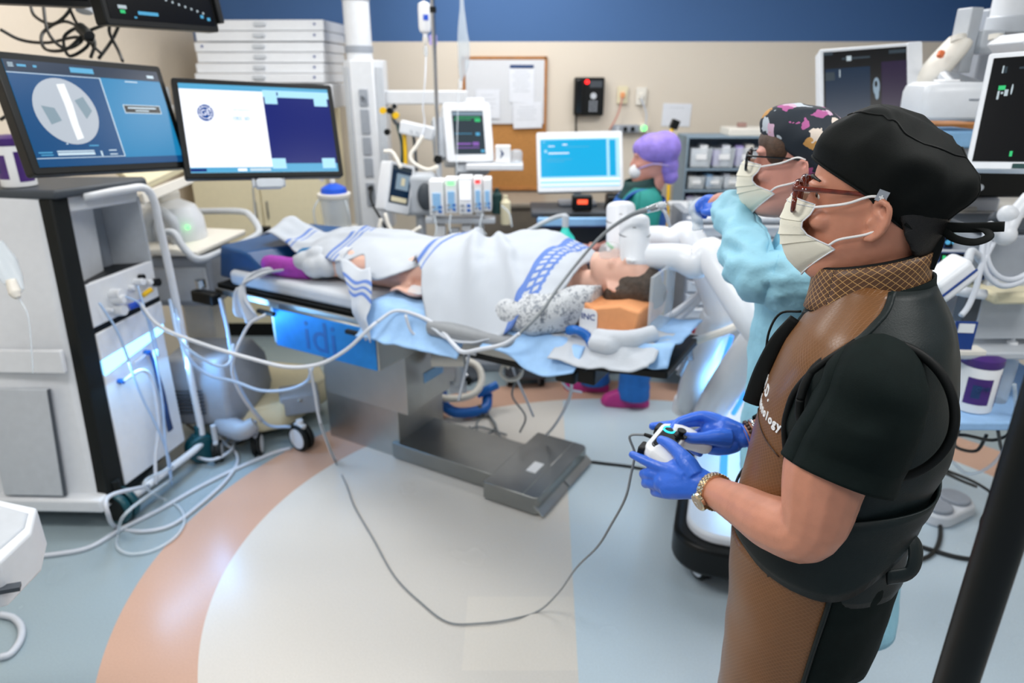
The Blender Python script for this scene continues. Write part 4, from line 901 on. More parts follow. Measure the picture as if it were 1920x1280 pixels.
# ---- workstation
M, w, h = frame4((1006, 247), (1170, 246), (1166, 356), (1008, 362), 4.15, 4.15)
R, sw, sh, cy = display('workstation_monitor', 'white framed computer monitor with cyan screen on the workstation', 'monitor', M, w, h, 'white_plastic', bez=.022, bb=.03, t=.05, screen='scr_pale', r=.012, items=[
    (0, 0, 1, .06, 'scr_white'), (.0, .085, .84, .80, 'scr_cyan'), (.875, .10, .955, .80, 'scr_cyan'), (.0, .84, 1, .88, 'scr_white'), (0, .94, 1, .97, 'scr_white'), (.03, .12, .06, .13, 'scr_pale'), (.1, .20, .18, .215, 'scr_white'), (.28, .17, .34, .19, 'scr_white'), (.05, .28, .08, .33, 'scr_pale'), (.1, .335, .36, .355, 'scr_white'), (.3, .22, .62, .23, 'scr_tab'), (.08, .46, .4, .47, 'scr_tab'), (.08, .5, .3, .51, 'scr_tab')])
q = at(1090, 395, d=4.1)
t = thing('workstation_cart', 'dark computer cart with keyboard tray under the cyan screen', 'cart', (q.x, q.y+.15, 0))
MB(t).box((0, .0, q.z-.02), (.60, .36, .03)).build('desk_top', 'dark_grey', t, bevel=.006)
MB(t).box((-.02, -.22, q.z-.05), (.5, .24, .025)).build('keyboard_tray', 'blue_dark', t, bevel=.01)
MB(t).box((-.02, -.33, q.z-.03), (.5, .03, .05)).build('tray_edge', 'light_blue', t, bevel=.008)
MB(t).box((0, .06, (q.z-.04)/2+.04), (.42, .24, q.z-.12)).build('cabinet', 'dark_grey', t, bevel=.01)
MB(t).box((0, .05, .07), (.6, .5, .05)).build('base', 'black_plastic', t, bevel=.01)
for sx_ in (-1, 1):
    for sy_ in (-1, 1): MB(t).lathe([(.001, -.012), (.03, -.012), (.03, .012), (.001, .012)], Mx.Translation((.26*sx_, .05+.2*sy_, .031)) @ Mx.Rotation(PI/2, 4, 'Y'), 14).build('wheel', 'rubber', t)
c = WM[R.name].translation
MB().tube([c+V((0, .08, -.05)), V((c.x, c.y+.12, q.z+.0))], .025, 12, False).build('neck', 'grey_plastic', R); 
MB().rr(.24, .18, .03, q.z-.004, q.z+.012, Mx.Translation((c.x, c.y+.10, 0))).build('foot', 'grey_plastic', R, bevel=.004)
k_ = q+V((-.02, -.06, -.035))
tag(MB(Mx.Translation(k_)).rr(.42, .14, .01, 0.0, .018).build('keyboard', 'black_plastic', bevel=.003), 'black keyboard on the blue edged tray under the cyan screen', 'keyboard')
c = at(1092, 378, d=4.05)
t = thing('scanner', 'black barcode scanner with orange glowing window under the cyan screen', 'scanner', c)
MB(t).box((0, .03, -.01), (.12, .07, .09)).build('body', 'black_plastic', t, bevel=.01); MB(t).box((0, -.008, .0), (.06, .008, .025)).build('window', mat('led_orange', '#ff5a38', .4, emit=2), t)
c = at(1150, 372, d=4.1)
tag(MB(Mx.Translation(c)).box((.03, .05, -.035), (.13, .14, .10)).build('label_printer', 'black_plastic', bevel=.012), 'black label printer right of the orange glowing scanner', 'printer')
# taupe cabinet added for the dark shaded wall below the notice board
a = at(985, 357, y=5.0)
t = thing('shaded_wall_cabinet', 'made-up taupe cabinet standing in for the shaded wall under the cork notice board', 'cabinet', (a.x+.1, 5.03, 0))
MB(t).box((0, 0, .5), (1.1, .46, .9)).build('body', mat('taupe', '#7d7468', .55), t, bevel=.005)
MB(t).box((0, -.01, .965), (1.14, .5, .03)).build('worktop', mat('taupe_top', '#9a9184', .4), t, bevel=.005)
MB(t).box((0, .0, .03), (1.06, .42, .06)).build('plinth', 'black_plastic', t)
for s_ in (-1, 1): 
    d_ = MB(t).box((s_*.27, -.24, .5), (.52, .02, .84)).build('door', 'taupe', t, bevel=.003); MB(t).box((s_*.05, -.255, .7), (.012, .015, .12)).build('handle', 'steel', d_)
TM_ = Mx.Translation((-.982, 3.258, 0)) @ rotz(math.radians(-30))
# shaft arm with teal breathing bag behind the patient
q = at(1060, 425, d=3.3)
t = thing('breathing_bag', 'teal rubber breathing bag hanging behind the patient', 'breathing bag', q)
MB(t).lathe([(.012, .03), (.014, .0), (.02, -.02), (.045, -.05), (.058, -.09), (.05, -.13), (.025, -.155), (.005, -.16)], None, 24).build('bag', 'teal_silicone', t)
MB(t).cyl((0, 0, .0), (0, 0, .055), .016).build('collar', 'light_grey', t)
t2 = thing('support_arm', 'pale bent tube arm holding the teal breathing bag', 'arm', q)
MB().tube([q+V((0, 0, .055)), at(1040, 408, d=3.35), at(1005, 425, d=3.4), at(975, 450, d=3.45), TM_ @ V((1.02, .41, .95)), TM_ @ V((1.02, .40, .80))], .011, 10).build('tube', 'light_grey', t2, sharp=0)
MB(TM_).box((1.02, .40, .825), (.06, .04, .07)).build('clamp', 'dark_grey', t2, bevel=.004)

# ---- supply rack with clear bins, on a white cabinet
a = at(1281, 398, d=4.6); b_ = at(1452, 250, d=4.72); X0, X1, Z0, Z1, YF = a.x, b_.x, a.z, b_.z, a.y
t = thing('supply_cabinet', 'white base cabinet under the grey bin rack', 'cabinet', ((X0+X1)/2, YF+.2, 0))
MB(t).box((0, 0, Z0/2+.03), (X1-X0+.06, .42, Z0-.10)).build('body', 'label_white', t, bevel=.005)
MB(t).box((0, 0, .04), (X1-X0, .38, .08)).build('plinth', 'dark_grey', t)
MB(t).box((0, 0, Z0-.012), (X1-X0+.1, .46, .022)).build('worktop', 'light_grey', t, bevel=.003)
rk = thing('bin_rack', 'blue grey open rack holding three rows of clear bins', 'rack', ((X0+X1)/2, YF+.2, Z0))
W_ = X1-X0; H_ = Z1-Z0
rows = [(0, .27), (.27, .56), (.56, 1)]
mat('rack_grey', '#7e93a3', .5)
MB(rk).box((0, .14, H_/2), (W_, .012, H_)).build('back_panel', 'rack_grey', rk)
for s_ in (-1, 1): MB(rk).box((s_*(W_/2-.006), 0, H_/2), (.012, .28, H_)).build('side_panel', 'rack_grey', rk, bevel=.002)
for v in (0.006, H_*.27, H_*.56, H_-.006): MB(rk).box((0, 0, v), (W_-.024, .28, .012)).build('shelf', 'rack_grey', rk, bevel=.002)
random.seed(11)
rn = ['lowest', 'middle', 'top']; on5 = ['first from the left', 'second from the left', 'third from the left', 'fourth from the left', 'rightmost']
cont = ['label_white', 'paper', 'light_blue', 'lilac', 'off_white']
for r_, (v0, v1) in enumerate(rows):
    n = 4 if r_ == 2 else 5
    for k in range(n):
        bw = (W_-.05)/n*.94; bh = (v1-v0)*H_*.8; x = -W_/2+.025+(W_-.05)*(k+.5)/n
        o = thing('supply_bin', 'clear plastic supply bin, %s in the %s row of the rack' % (on5[k] if not (n == 4 and k == 3) else 'rightmost', rn[r_]), 'bin', WM[rk.name].translation+V((x, -.03, v0*H_+.013)), group='clear bins in the rack')
        w2 = bw/2
        MB(o).loft([[(sx_*w2*s_, sy_*.11*s_, z_) for sx_, sy_ in ((-1, -1), (1, -1), (1, 1), (-1, 1))] for z_, s_ in ((0, .9), (bh*.75, 1), (bh*.75, .97), (.004, .87))], caps=True).build('tub', 'clear', o)
        MB(o).box((0, -.112, bh*.42), (bw*.5, .003, bh*.2)).build('label_strip', 'label_white', o)
        for j in range(2):
            hh = bh*random.uniform(.45, .9)
            MB(Mx.Translation(WM[o.name].translation) @ rotz(random.uniform(-.2, .2))).box(((j-.5)*bw*.42, 0, hh/2+.008), (bw*.36, .14, hh)).build('packet', random.choice(cont), o, bevel=.006)
q = at(1400, 250, d=4.75)
t = thing('document_tray', 'shallow white tray lying on top of the bin rack', 'tray', V((q.x, YF+.2, Z1)))
MB(t).box((0, 0, .025), (.40, .22, .05)).build('tray', 'off_white', t, bevel=.006)
for s_, nm in ((-1, 'left'), (1, 'right')): tag(MB(WM[t.name]).box((s_*.09, 0, .065), (.05, .06, .028)).build('clip', mat('mauve'+nm, '#a08078', .6), bevel=.004), 'small mauve clip on the '+nm+' of the shallow tray', 'clip')
q = at(1436, 392, d=4.45)
wipes('wipes_canister', 'white wipes canister with dark purple lid beside the bin rack', V((q.x, YF-.05, Z0)), 1.25)
for i, (x, m_, nm) in enumerate(((1456, 'orange', 'orange'), (1474, 'yellow', 'yellow'))):
    q = at(x-6, 384, y=YF+.02); tag(MB().lathe([(.018, 0), (.02, .035), (.015, .045), (.004, .047)], Mx.Translation(V((q.x, q.y, Z0))), 14).build('cap_jar', m_), 'small %s capped jar on the cabinet beside the wipes' % nm, 'jar')

# ---- white drawer cart
a = at(1296, 408, d=3.85); b_ = at(1485, 408, d=3.85); W_ = b_.x-a.x; zt = a.z
t = thing('drawer_cart', 'white wheeled cart of shallow drawers behind the robot arms', 'drawer cart', ((a.x+b_.x)/2, a.y+.26, 0))
MB(t).box((0, 0, (zt+.26)/2), (W_-.02, .46, zt-.26)).build('body', 'light_grey', t, bevel=.006)
MB(t).box((0, 0, zt-.01), (W_+.05, .54, .03)).build('top', 'white_plastic', t, bevel=.01)
zs = [zt-.04-.082*i for i in range(7)]
for i, z_ in enumerate(zs):
    d_ = MB(t).box((0, -.24, z_-.036), (W_-.03, .04, .068)).build('drawer', 'white_plastic', t, bevel=.006)
    MB(t).box((0, -.265, z_-.012), (W_-.08, .03, .014)).build('pull', 'label_white', d_, bevel=.004)
MB(t).rr(W_+.12, .62, .08, .14, .25).build('bumper_base', 'white_plastic', t, bevel=.015, seg=3)
for sx_ in (-1, 1):
    for sy_ in (-1, 1): caster(t, (WM[t.name].translation.x+sx_*.2, WM[t.name].translation.y+sy_*.2, 0), .05, .035, .3, top=.14)
MB(t).box((-W_/2-.02, -.1, zt-.1), (.05, .3, .26)).build('side_bracket', 'grey_plastic', t, bevel=.006)
q = at(1330, 412, d=3.8)
tag(MB(Mx.Translation(V((q.x, q.y+.22, zt+.005)))).box((0, 0, .03), (.13, .1, .06)).build('supply_packet', 'clear_bag', bevel=.01), 'clear packet lying on the white drawer cart', 'packet')
# ================================================================== OPERATING TABLE AND PATIENT
TA = math.radians(-30); TM = Mx.Translation((-.982, 3.258, 0)) @ rotz(TA)
def tw(x, y, z): return TM @ V((x, y, z))
tb = thing('operating_table', 'stainless steel operating table with wide column and foot under the patient', 'operating table', M=TM)
def tbox(x0, x1, y0, y1, z0, z1, nm, m, bev=.004): return MB(tb).box(((x0+x1)/2, (y0+y1)/2, (z0+z1)/2), (x1-x0, y1-y0, z1-z0)).build(nm, m, tb, bevel=bev)
tbox(0, .48, 0, .38, .0, .40, 'lower_column', 'steel', .003)
tbox(.10, .62, -.09, .36, .32, .655, 'middle_sleeve', 'steel', .003)
hd = MB(tb); hd.loft([[(x, y, z) for x, y in ((-.02, -.27), (.64, -.285), (.64, .34), (-.02, .34), (-.08, .1), (-.08, -.18))] for z in (.625, .815)]); hd.build('housing', 'steel', tb, bevel=.006)
fp = MB(tb).box((.325, -.286, .72), (.61, .008, .185)).build('front_plate', mat('blue_reflection', '#2f8fe0', .3, .5, var=.05), tb, bevel=.002)  # blue reflection on the steel housing put into the plate colour
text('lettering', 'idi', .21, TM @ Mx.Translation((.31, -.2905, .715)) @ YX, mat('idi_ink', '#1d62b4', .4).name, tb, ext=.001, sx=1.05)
MB(tb).box((.622, .12, .46), (.006, .15, .05)).build('side_sticker', 'light_blue', tb)
tbox(.45, 1.10, -.025, .30, .012, .095, 'foot_beam', 'steel_dark', .003)
mb = MB(tb); mb.prism([(1.04, -.10), (1.30, -.10), (1.32, -.085), (1.32, .41), (1.30, .43), (1.04, .43)], .012, .10)
mb.build('foot_bar', 'steel_dark', tb, bevel=.004)
mb = MB(tb); mb.loft([[(1.24, y, .098), (1.245, y, .102), (1.35, y, .02), (1.34, y, .012), (1.30, y, .05)] for y in (-.10, .16)]); mb.build('foot_end_cap', 'steel', tb, bevel=.002)
mb = MB(tb); mb.loft([[(1.24, y, .098), (1.245, y, .102), (1.35, y, .02), (1.34, y, .012), (1.30, y, .05)] for y in (.17, .43)]); mb.build('foot_end_cap', 'steel', tb, bevel=.002)
MB(tb).box((1.19, .12, .102), (.05, .09, .003)).build('foot_label', 'label_white', tb)
tbox(1.02, 1.06, -.02, .32, 0, .02, 'foot_pad', 'rubber', .002); tbox(1.26, 1.30, -.08, .40, 0, .02, 'foot_pad', 'rubber', .002); tbox(.02, .46, .02, .36, -.0, .012, 'foot_pad', 'rubber', .002)
# deck and rails
MB(tb).box((.58, .06, .835), (2.0, .60, .04)).build('table_deck', 'black_plastic', tb, bevel=.005)
for s_ in (-1, 1): MB(tb).box((.55, .06+s_*.325, .825), (1.9, .012, .032)).build('side_rail', 'steel', tb, bevel=.003)
tbox(.70, 1.6, -.20, .30, .745, .812, 'under_frame', 'black_plastic', .008)
mb = MB(tb); mb.box((-.42, -.31, .80), (.16, .06, .06)); mb.build('rail_clamp', 'black_plastic', tb, bevel=.01)
MB(tb).cyl((-.46, -.3, .88), (-.46, -.3, .84), .025).build('clamp_knob', 'chrome', tb)
for x in (.03, .57): MB(tb).box((x, -.335, .805), (.11, .02, .018)).build('rail_socket', 'black_plastic', tb, bevel=.003)
MB(tb).box((1.02, -.205, .78), (.13, .01, .03)).build('white_tag', 'label_white', tb)
# head extension, tilted up a little and narrower
mb = MB(tb); mb.box((0, 0, 0), (.30, .40, .03), Mx.Translation((1.735, -.055, .86)) @ Mx.Rotation(-.10, 4, 'Y')); mb.build('head_section', 'black_plastic', tb, bevel=.006)
mb = MB(tb); mb.tube([(1.86, .10, .87), (1.98, .18, .92), (2.06, .26, .97)], .016, 8); mb.build('head_rail', 'off_white', tb)
MB(tb).box((1.52, -.27, .80), (.08, .04, .05)).build('head_clamp', 'black_plastic', tb, bevel=.01)
# mattress
mt = thing('mattress', 'white sheeted mattress on the operating table', 'mattress', M=TM @ Mx.Translation((.6, .06, .856)))
mb = MB(TM); mb.rr(1.98, .585, .05, .857, .925, c=(.64, .06)); mb.build('sheet', 'sheet_white', mt, bevel=.02, seg=3)
# blue wedge cushion at the foot end
wd = thing('wedge_cushion', 'dark blue vinyl wedge cushion at the foot end of the table', 'cushion', M=TM @ Mx.Translation((-.2, .1, .93)))
mb = MB(TM); mb.loft([[(-.46, y, .868), (-.42, y, 1.035), (-.24+.34*f, y, 1.02+.03*f), (-.12+.38*f, y, .93), (-.13+.23*f, y, .868)] for f, y in ((0, -.19), (1, .42))]); mb.build('cushion', 'blue_vinyl', wd, bevel=.014, seg=3)
mt['label'] = 'white sheeted mattress on the operating table'

# ---- patient
pt = thing('person', 'person lying on the operating table under white towels, face up', 'person', M=TM @ Mx.Translation((.8, .06, .93)))
def headmesh(mb, M, s=1, ear=True, nose=True, jaw=1):
    """head shell in its own frame: origin between the ears, x forward, z up"""
    T = [(-.116, .078, .025, .022), (-.108, .089, .0, .040), (-.088, .096, -.035, .054), (-.060, .098, -.066, .062), (-.035, .097, -.078, .066), (-.01, .094, -.088, .070), (.012, .091, -.095, .072), (.034, .097, -.099, .0735), (.06, .096, -.100, .075), (.085, .086, -.094, .071), (.105, .066, -.078, .058), (.118, .040, -.05, .040), (.126, .012, -.02, .018)]
    rings = []
    for i in range(25):
        z = -.116+.242*i/24; f, b, w = interp(T, z); cx = (f+b)/2; rx = (f-b)/2; R_ = []
        for k in range(28):
            a = 2*PI*k/28; ca, sa = math.cos(a), math.sin(a)
            e = .86 if ca > 0 else .95
            R_.append(V((cx+rx*math.copysign(abs(ca)**e, ca), w*math.copysign(abs(sa)**.9, sa), z))*s)
        rings.append(R_)
    mb.loft(rings, M=M)
    if nose:
        mb.loft([[(x*s, y*s, z*s) for x, y, z in r] for r in (
            [(.080, -.012, .028), (.080, .012, .028), (.097, .004, .028), (.097, -.004, .028)],
            [(.080, -.014, .01), (.080, .014, .01), (.106, .006, .008), (.106, -.006, .008)],
            [(.080, -.018, -.012), (.080, .018, -.012), (.117, .009, -.013), (.117, -.009, -.013)],
            [(.080, -.020, -.026), (.080, .020, -.026), (.116, .011, -.024), (.116, -.011, -.024)],
            [(.080, -.016, -.034), (.080, .016, -.034), (.102, .008, -.034), (.102, -.008, -.034)])], M=M)
        mb.ell((.092*s, 0, -.054*s), (.012*s, .022*s, .007*s), M); mb.ell((.091*s, 0, -.066*s), (.012*s, .02*s, .007*s), M); mb.ell((.086*s, 0, -.094*s), (.016*s, .02*s, .014*s), M)
        for q in (-1, 1): mb.ell((.083*s, q*.034*s, .040*s), (.018*s, .024*s, .008*s), M); mb.ell((.070*s, q*.045*s, -.014*s), (.022*s, .018*s, .016*s), M)
    if ear:
        for q in (-1, 1):
            E = M @ Mx.Translation((-.004*s, q*.074*s, -.004*s)) @ Mx.Rotation(-q*.38, 4, 'Z') @ Mx.Rotation(-.14, 4, 'Y')
            hx = [(.010, .0, .016), (.006, q*.008, .028), (-.006, q*.013, .034), (-.018, q*.015, .026), (-.021, q*.014, .008), (-.016, q*.012, -.010), (-.006, q*.008, -.022), (.004, q*.004, -.024)]
            mb.tube([V(p)*s for p in hx], [.0035*s, .0045*s, .005*s, .0048*s, .0045*s, .0048*s, .006*s, .004*s], 8, M=E)
            mb.ell((-.006*s, q*.003*s, .002*s), (.016*s, .005*s, .026*s), E)
            mb.tube([V(p)*s for p in ((.004, q*.006, .012), (-.006, q*.010, .014), (-.012, q*.011, .004), (-.010, q*.010, -.010))], .0032*s, 6, M=E)
            mb.ell((.008*s, q*.006*s, -.002*s), (.004*s, .004*s, .006*s), E)
            mb.ell((.002*s, q*.005*s, -.024*s), (.007*s, .005*s, .008*s), E)
# head frame: face up; head x(forward)->world up, head z(up)->table +x
hz = (TM.to_3x3() @ V((1, 0, .12))).normalized(); hx_ = (TM.to_3x3() @ V((-.12, -.12, 1))).normalized(); hy = hz.cross(hx_).normalized(); hx_ = hy.cross(hz)
HC = tw(1.595, .03, 1.105); HM = frame(HC, hx_, hy, hz)
mb = MB(); headmesh(mb, HM, 1.0)
mb.tube([HM @ V((-.015, 0, -.06)), HM @ V((-.03, 0, -.17)), tw(1.33, .06, 1.07)], [.055, .055, .07], 14)
TMt = TM
def ering(x, y, z, ry, rz_, n=20): return [tw(x, y+ry*math.cos(2*PI*k/n), z+rz_*math.sin(2*PI*k/n)) for k in range(n)]
mb.loft([ering(x, .07, z, a, b) for x, z, a, b in ((1.40, 1.06, .10, .07), (1.33, 1.04, .20, .10), (1.2, 1.04, .22, .115), (1.0, 1.04, .20, .125), (.85, 1.03, .17, .12), (.72, 1.02, .18, .10), (.62, 1.01, .17, .08))])
for y, near in ((-.03, 1), (.16, 0)):
    if near:
        mb.tube([tw(.70, y, 1.0), tw(.35, y-.03, 1.01), tw(.22, y-.06, 1.0), tw(.05, -.13, .968), tw(-.06, -.15, .967), tw(-.12, -.155, .975)], [.085, .075, .058, .045, .040, .028], 14); continue
    mb.tube([tw(.70, y, 1.0), tw(.35, y-.03*near, 1.01), tw(.22, y-.05*near, 1.02), tw(-.05, y-.05*near, .985), tw(-.14, y-.05*near, .965)], [.085, .075, .058, .055, .037], 14)
    mb.tube([tw(-.13, y-.05*near, .955), tw(-.19, y-.06*near, 1.0), tw(-.195, y-.065*near, 1.05), tw(-.19, y-.07*near, 1.065)], [.036, .036, .030, .018], 10)
# near arm along the side: upper arm, forearm, hand
AX = .15
mb.tube([tw(1.33, -.11, 1.02), tw(1.15, -.17, .985), tw(.98, -.165, .975), tw(.66+AX, -.15, .968)], [.05, .044, .040, .028], 12)
mb.tube([tw(1.30, .27, 1.03), tw(1.05, .33, .995), tw(.85, .30, .985), tw(.66, .28, .975)], [.05, .046, .040, .028], 12)
hc = tw(.60+AX, -.15, .965)
mb.ell((0, 0, 0), (.055, .04, .018), Mx.Translation(hc) @ rotz(TA))
for k in range(4):
    y = -.178+.019*k; l_ = (.075, .088, .092, .08)[k]
    mb.tube([tw(.565+AX, y, .968), tw(.53+AX, y-.003, .978), tw(.565-l_+AX, y-.004, .960)], [.0095, .009, .007], 8)
mb.tube([tw(.63+AX, -.115, .968), tw(.59+AX, -.10, .975), tw(.56+AX, -.10, .968)], [.012, .011, .008], 8)
mb.build('body', 'skin_pale', pt, voxel=.0075, smooth=4)
# hair cap from the back of the head
h_ = MB(); rings = []
for i in range(9):
    t_ = i/8
    xf = -.005-.03*t_; r_ = []
for (cx, cy, cz, rx, ry, rz_) in ((-.022, 0, .055, .092, .092, .088), (-.05, 0, .0, .066, .090, .07), (-.03, .0, .09, .085, .082, .062), (-.07, -.02, .11, .06, .065, .05), (-.085, .05, -.02, .045, .035, .06), (-.085, -.05, -.02, .045, .035, .06), (-.03, .085, .03, .03, .014, .045)): h_.ell((cx, cy, cz), (rx, ry, rz_), HM)
h_.build('hair', 'hair_dark', pt, voxel=.006, smooth=3)
ey = MB(HM)
# clear oxygen mask and monitor patch, green elastic
mk = MB(HM); mk.loft([[(x, y*s_, z*s_-.035) for y, z in [(.036*math.cos(2*PI*k/18), .045*math.sin(2*PI*k/18)) for k in range(18)]] for x, s_ in ((.088, 1.1), (.108, 1), (.128, .75), (.136, .35))]); mk.build('oxygen_mask', 'clear', pt)
MB(HM).rr(.035, .05, .012, .0, .006, Mx.Translation((.083, .045, .062)) @ Mx.Rotation(PI/2-.3, 4, 'Y') @ Mx.Rotation(.3, 4, 'X')).build('forehead_patch', 'label_white', pt)
MB(HM).tube([(.118, -.04, -.06), (.125, -.02, -.05), (.11, .0, -.02)], .006, 8).build('mask_valve', 'green', pt)
# purple sock, blue calf wrap, white leg padding, iv dressing
sk = MB(); 
sk.tube([tw(.12, -.125, .972), tw(.02, -.14, .965), tw(-.06, -.15, .968), tw(-.12, -.155, .975), tw(-.15, -.158, .982)], [.050, .052, .050, .042, .028], 14); sk.ell((0, 0, 0), (.055, .045, .042), TM @ Mx.Translation((.0, -.14, .967))); sk.tube([tw(.03, .16, .985), tw(-.09, .16, .975), tw(-.15, .16, .962), tw(-.20, .155, 1.005), tw(-.205, .15, 1.06), tw(-.195, .15, 1.08)], [.055, .052, .055, .05, .045, .03], 14); sk.build('sock', 'sock_purple', pt, voxel=.006, smooth=3)
MB().tube([tw(.05, -.085, .99), tw(.13, -.085, 1.0), tw(.20, -.085, 1.0)], [.066, .07, .066], 16).build('calf_wrap', mat('wrap_blue', '#12699c', .6), pt)
MB().tube([tw(.30, -.07, 1.01), tw(.34, -.07, 1.01)], [.078, .08], 16).build('leg_band', 'sheet_white', pt)
MB().rr(.075, .045, .012, 0, .004, Mx.Translation(tw(.62+AX, -.165, .980)) @ rotz(TA) @ Mx.Rotation(.5, 4, 'X')).build('hand_dressing', 'clear_bag', pt)
gw = MB(); gw.loft([[tw(x, y+ry*math.cos(2*PI*k/20), z+rz_*math.sin(2*PI*k/20)+.012*math.sin(k*1.9+x*30)*(1 if k > 9 else .3)) for k in range(20)] for x, y, z, ry, rz_ in ((1.16, -.17, .965, .06, .05), (1.24, -.18, .965, .09, .075), (1.36, -.17, .975, .115, .095), (1.47, -.12, 1.005, .11, .085), (1.54, -.06, 1.04, .07, .05))]); gw.build('gown', 'speckle', pt, voxel=.01, smooth=3)

# ---- cloths
def cloth(name, label, x0, x1, y0, y1, hfun, m, nx=60, ny=46, cat='towel', amp=.008, freq=9, seed=0, group=None, uvs=1, th=.006, xs=None):
    """draped cloth: height field over the table frame, edge rows hang"""
    P, U = [], []
    for i in range(nx+1):
        r, u = [], []
        for j in range(ny+1):
            a, b = i/nx, j/ny
            if xs: x, y = xs(a, b)
            else: x, y = x0+(x1-x0)*a, y0+(y1-y0)*b
            z = hfun(x, y)
            n1 = noise.noise(V((x*freq+seed, y*freq*.8, seed))); n2 = noise.noise(V((x*freq*2.3, y*freq*2.3+seed, 3+seed)))
            z += amp*(n1*1.3+n2*.6)
            p = V((x+amp*n2*.8, y+amp*n1*.8, z)); r.append(TM @ p); u.append((a*uvs*(x1-x0), b*uvs*(y1-y0)))
        P.append(r); U.append(u)
    mb = MB(); mb.grid(P, uv=U)
    return tag(mb.build(name, m, solid=th, fix=False, sharp=0, off=1), label, cat, group)
stripe_mat('towel_a', '#bac1ca', [(.585, .012), (.625, .006), (.655, .006), (.06, .008), (.09, .004)], '#3d6cc0', (30, .45, .575, .665))
stripe_mat('towel_b', '#bac1ca', [(.50, .010), (.53, .005), (.555, .005), (.16, .008), (.19, .004)], '#3d6cc0')
def sm(a, b, x): 
    t = min(1, max(0, (x-a)/(b-a))); return t*t*(3-2*t)
def chest(x, y):     # big towel over trunk: profile along x, falling at both sides
    top = interp([(.62, 1.07), (.72, 1.10), (.80, 1.15), (.88, 1.155), (.98, 1.165), (1.08, 1.175), (1.2, 1.185), (1.32, 1.17), (1.42, 1.15), (1.5, 1.12)], x)[0]
    d = y-.07; edge = 1.0-.045*sm(.75, .95, x)+.055*sm(1.12, 1.4, x)
    f = abs(d)/.33
    z = top-(top-edge)*min(1.15, f)**2.0
    z += .012*math.sin(x*26+y*14)*min(1, f)*(1 if d < 0 else .4)
    far = sm(.12, .28, y)*sm(.88, 1.05, x)*(1-sm(1.2, 1.45, x))*.085
    return z+far
def chest2(x, y):     # a fold of cloth runs across the waist, folds run to the shoulder
    w = .045*math.exp(-((x-.76-.14*(y-.06))/.035)**2)*(1-sm(.2, .34, abs(y-.07)))
    w += .034*math.exp(-((x-.95+.55*(y-.0))/.035)**2)*(1-sm(.2, .36, abs(y-.07)))+.028*math.exp(-((x-1.12+.8*(y+.02))/.03)**2)
    return chest(x, y)+w
def chx(a, b):
    y1 = .43; x = .70+.74*a
    y0 = interp([(.70, -.10), (.80, -.17), (.88, -.27), (.98, -.345), (1.1, -.35), (1.2, -.335), (1.3, -.29), (1.38, -.24), (1.44, -.19)], x)[0]
    return x, y0+(y1-y0)*b
cloth('towel', 'large white blue striped towel over the chest and belly of the patient', .70, 1.44, -.285, .43, chest2, 'towel_a', 84, 60, xs=chx, cat='towel', amp=.011, freq=7, seed=2, group='white towels with blue stripes over the patient')
def legs(x, y):
    top = interp([(-.26, 1.105), (-.2, 1.12), (-.1, 1.07), (.0, 1.06), (.12, 1.10), (.3, 1.12), (.5, 1.12), (.65, 1.11), (.8, 1.10)], x)[0]
    d = y-.07; f = abs(d)/(.29)
    z = top-(top-.985)*min(1.15, f)**2
    return z+.03*math.exp(-((y-.12-.1*x)/.05)**2)+.014*math.exp(-((y+.02-.25*x)/.025)**2)+.010*math.sin(x*20+y*30)*min(1, f)
def legx(a, b):
    y1 = .36; x = -.25+1.06*a
    y0 = interp([(-.25, -.075), (-.12, -.065), (.0, -.08), (.1, -.12), (.2, -.13), (.30, -.16), (.36, -.14), (.43, -.10), (.49, -.16), (.56, -.19), (.66, -.17), (.72, -.10), (.82, -.08)], x)[0]
    return x, y0+(y1-y0)*b
cloth('towel', 'white blue striped towel over the legs of the patient', -.25, .81, -.2, .36, legs, 'towel_b', 84, 54, xs=legx, amp=.009, freq=8, seed=5, group='white towels with blue stripes over the patient')
# corner of the leg towel hanging over the near edge as a narrow strip
mb = MB(); P, U = [], []
for i in range(15):
    t_ = i/14; x = .50+.10*t_; 
    p = [(.42+.05*t_, -.17, 1.045), (.49+.05*t_, -.24, 1.0), (.56+.02*t_, -.29, .945), (.60, -.335, .90), (.63, -.345, .84), (.645, -.35, .80)]
    q = catmull([V(a) for a in p], 5); wd_ = [.085-.045*k/len(q) for k in range(len(q))]
    P.append([TM @ (v+V(((t_-.5)*wd_[k]*2, -(t_-.5)*.05, .012*math.sin(t_*7+k*.35)))) for k, v in enumerate(q)]); U.append([(k*.02, t_*.2) for k in range(len(q))])
stripe_mat('towel_c', '#bac1ca', [(.10, .012), (.14, .008), (.18, .012)], '#3d6cc0')
tag(MB().grid(P, uv=U).build('towel', 'towel_c', solid=.005, fix=False, sharp=0), 'twisted end of a striped towel hanging over the near table edge', 'towel')
# lumpy white padding round the shin
b = MB()
for (x, y, z, r) in ((.10, -.12, 1.0, .062), (.17, -.14, .99, .056), (.22, -.12, 1.0, .06), (.15, -.10, 1.03, .055), (.05, -.11, .995, .045)): b.ell((0, 0, 0), (r*1.15, r, r*.9), TM @ Mx.Translation((x, y, z)))
tag(b.build('padding_roll', 'sheet_white', voxel=.008, smooth=6), 'lumpy white padding around the near shin of the patient', 'padding')
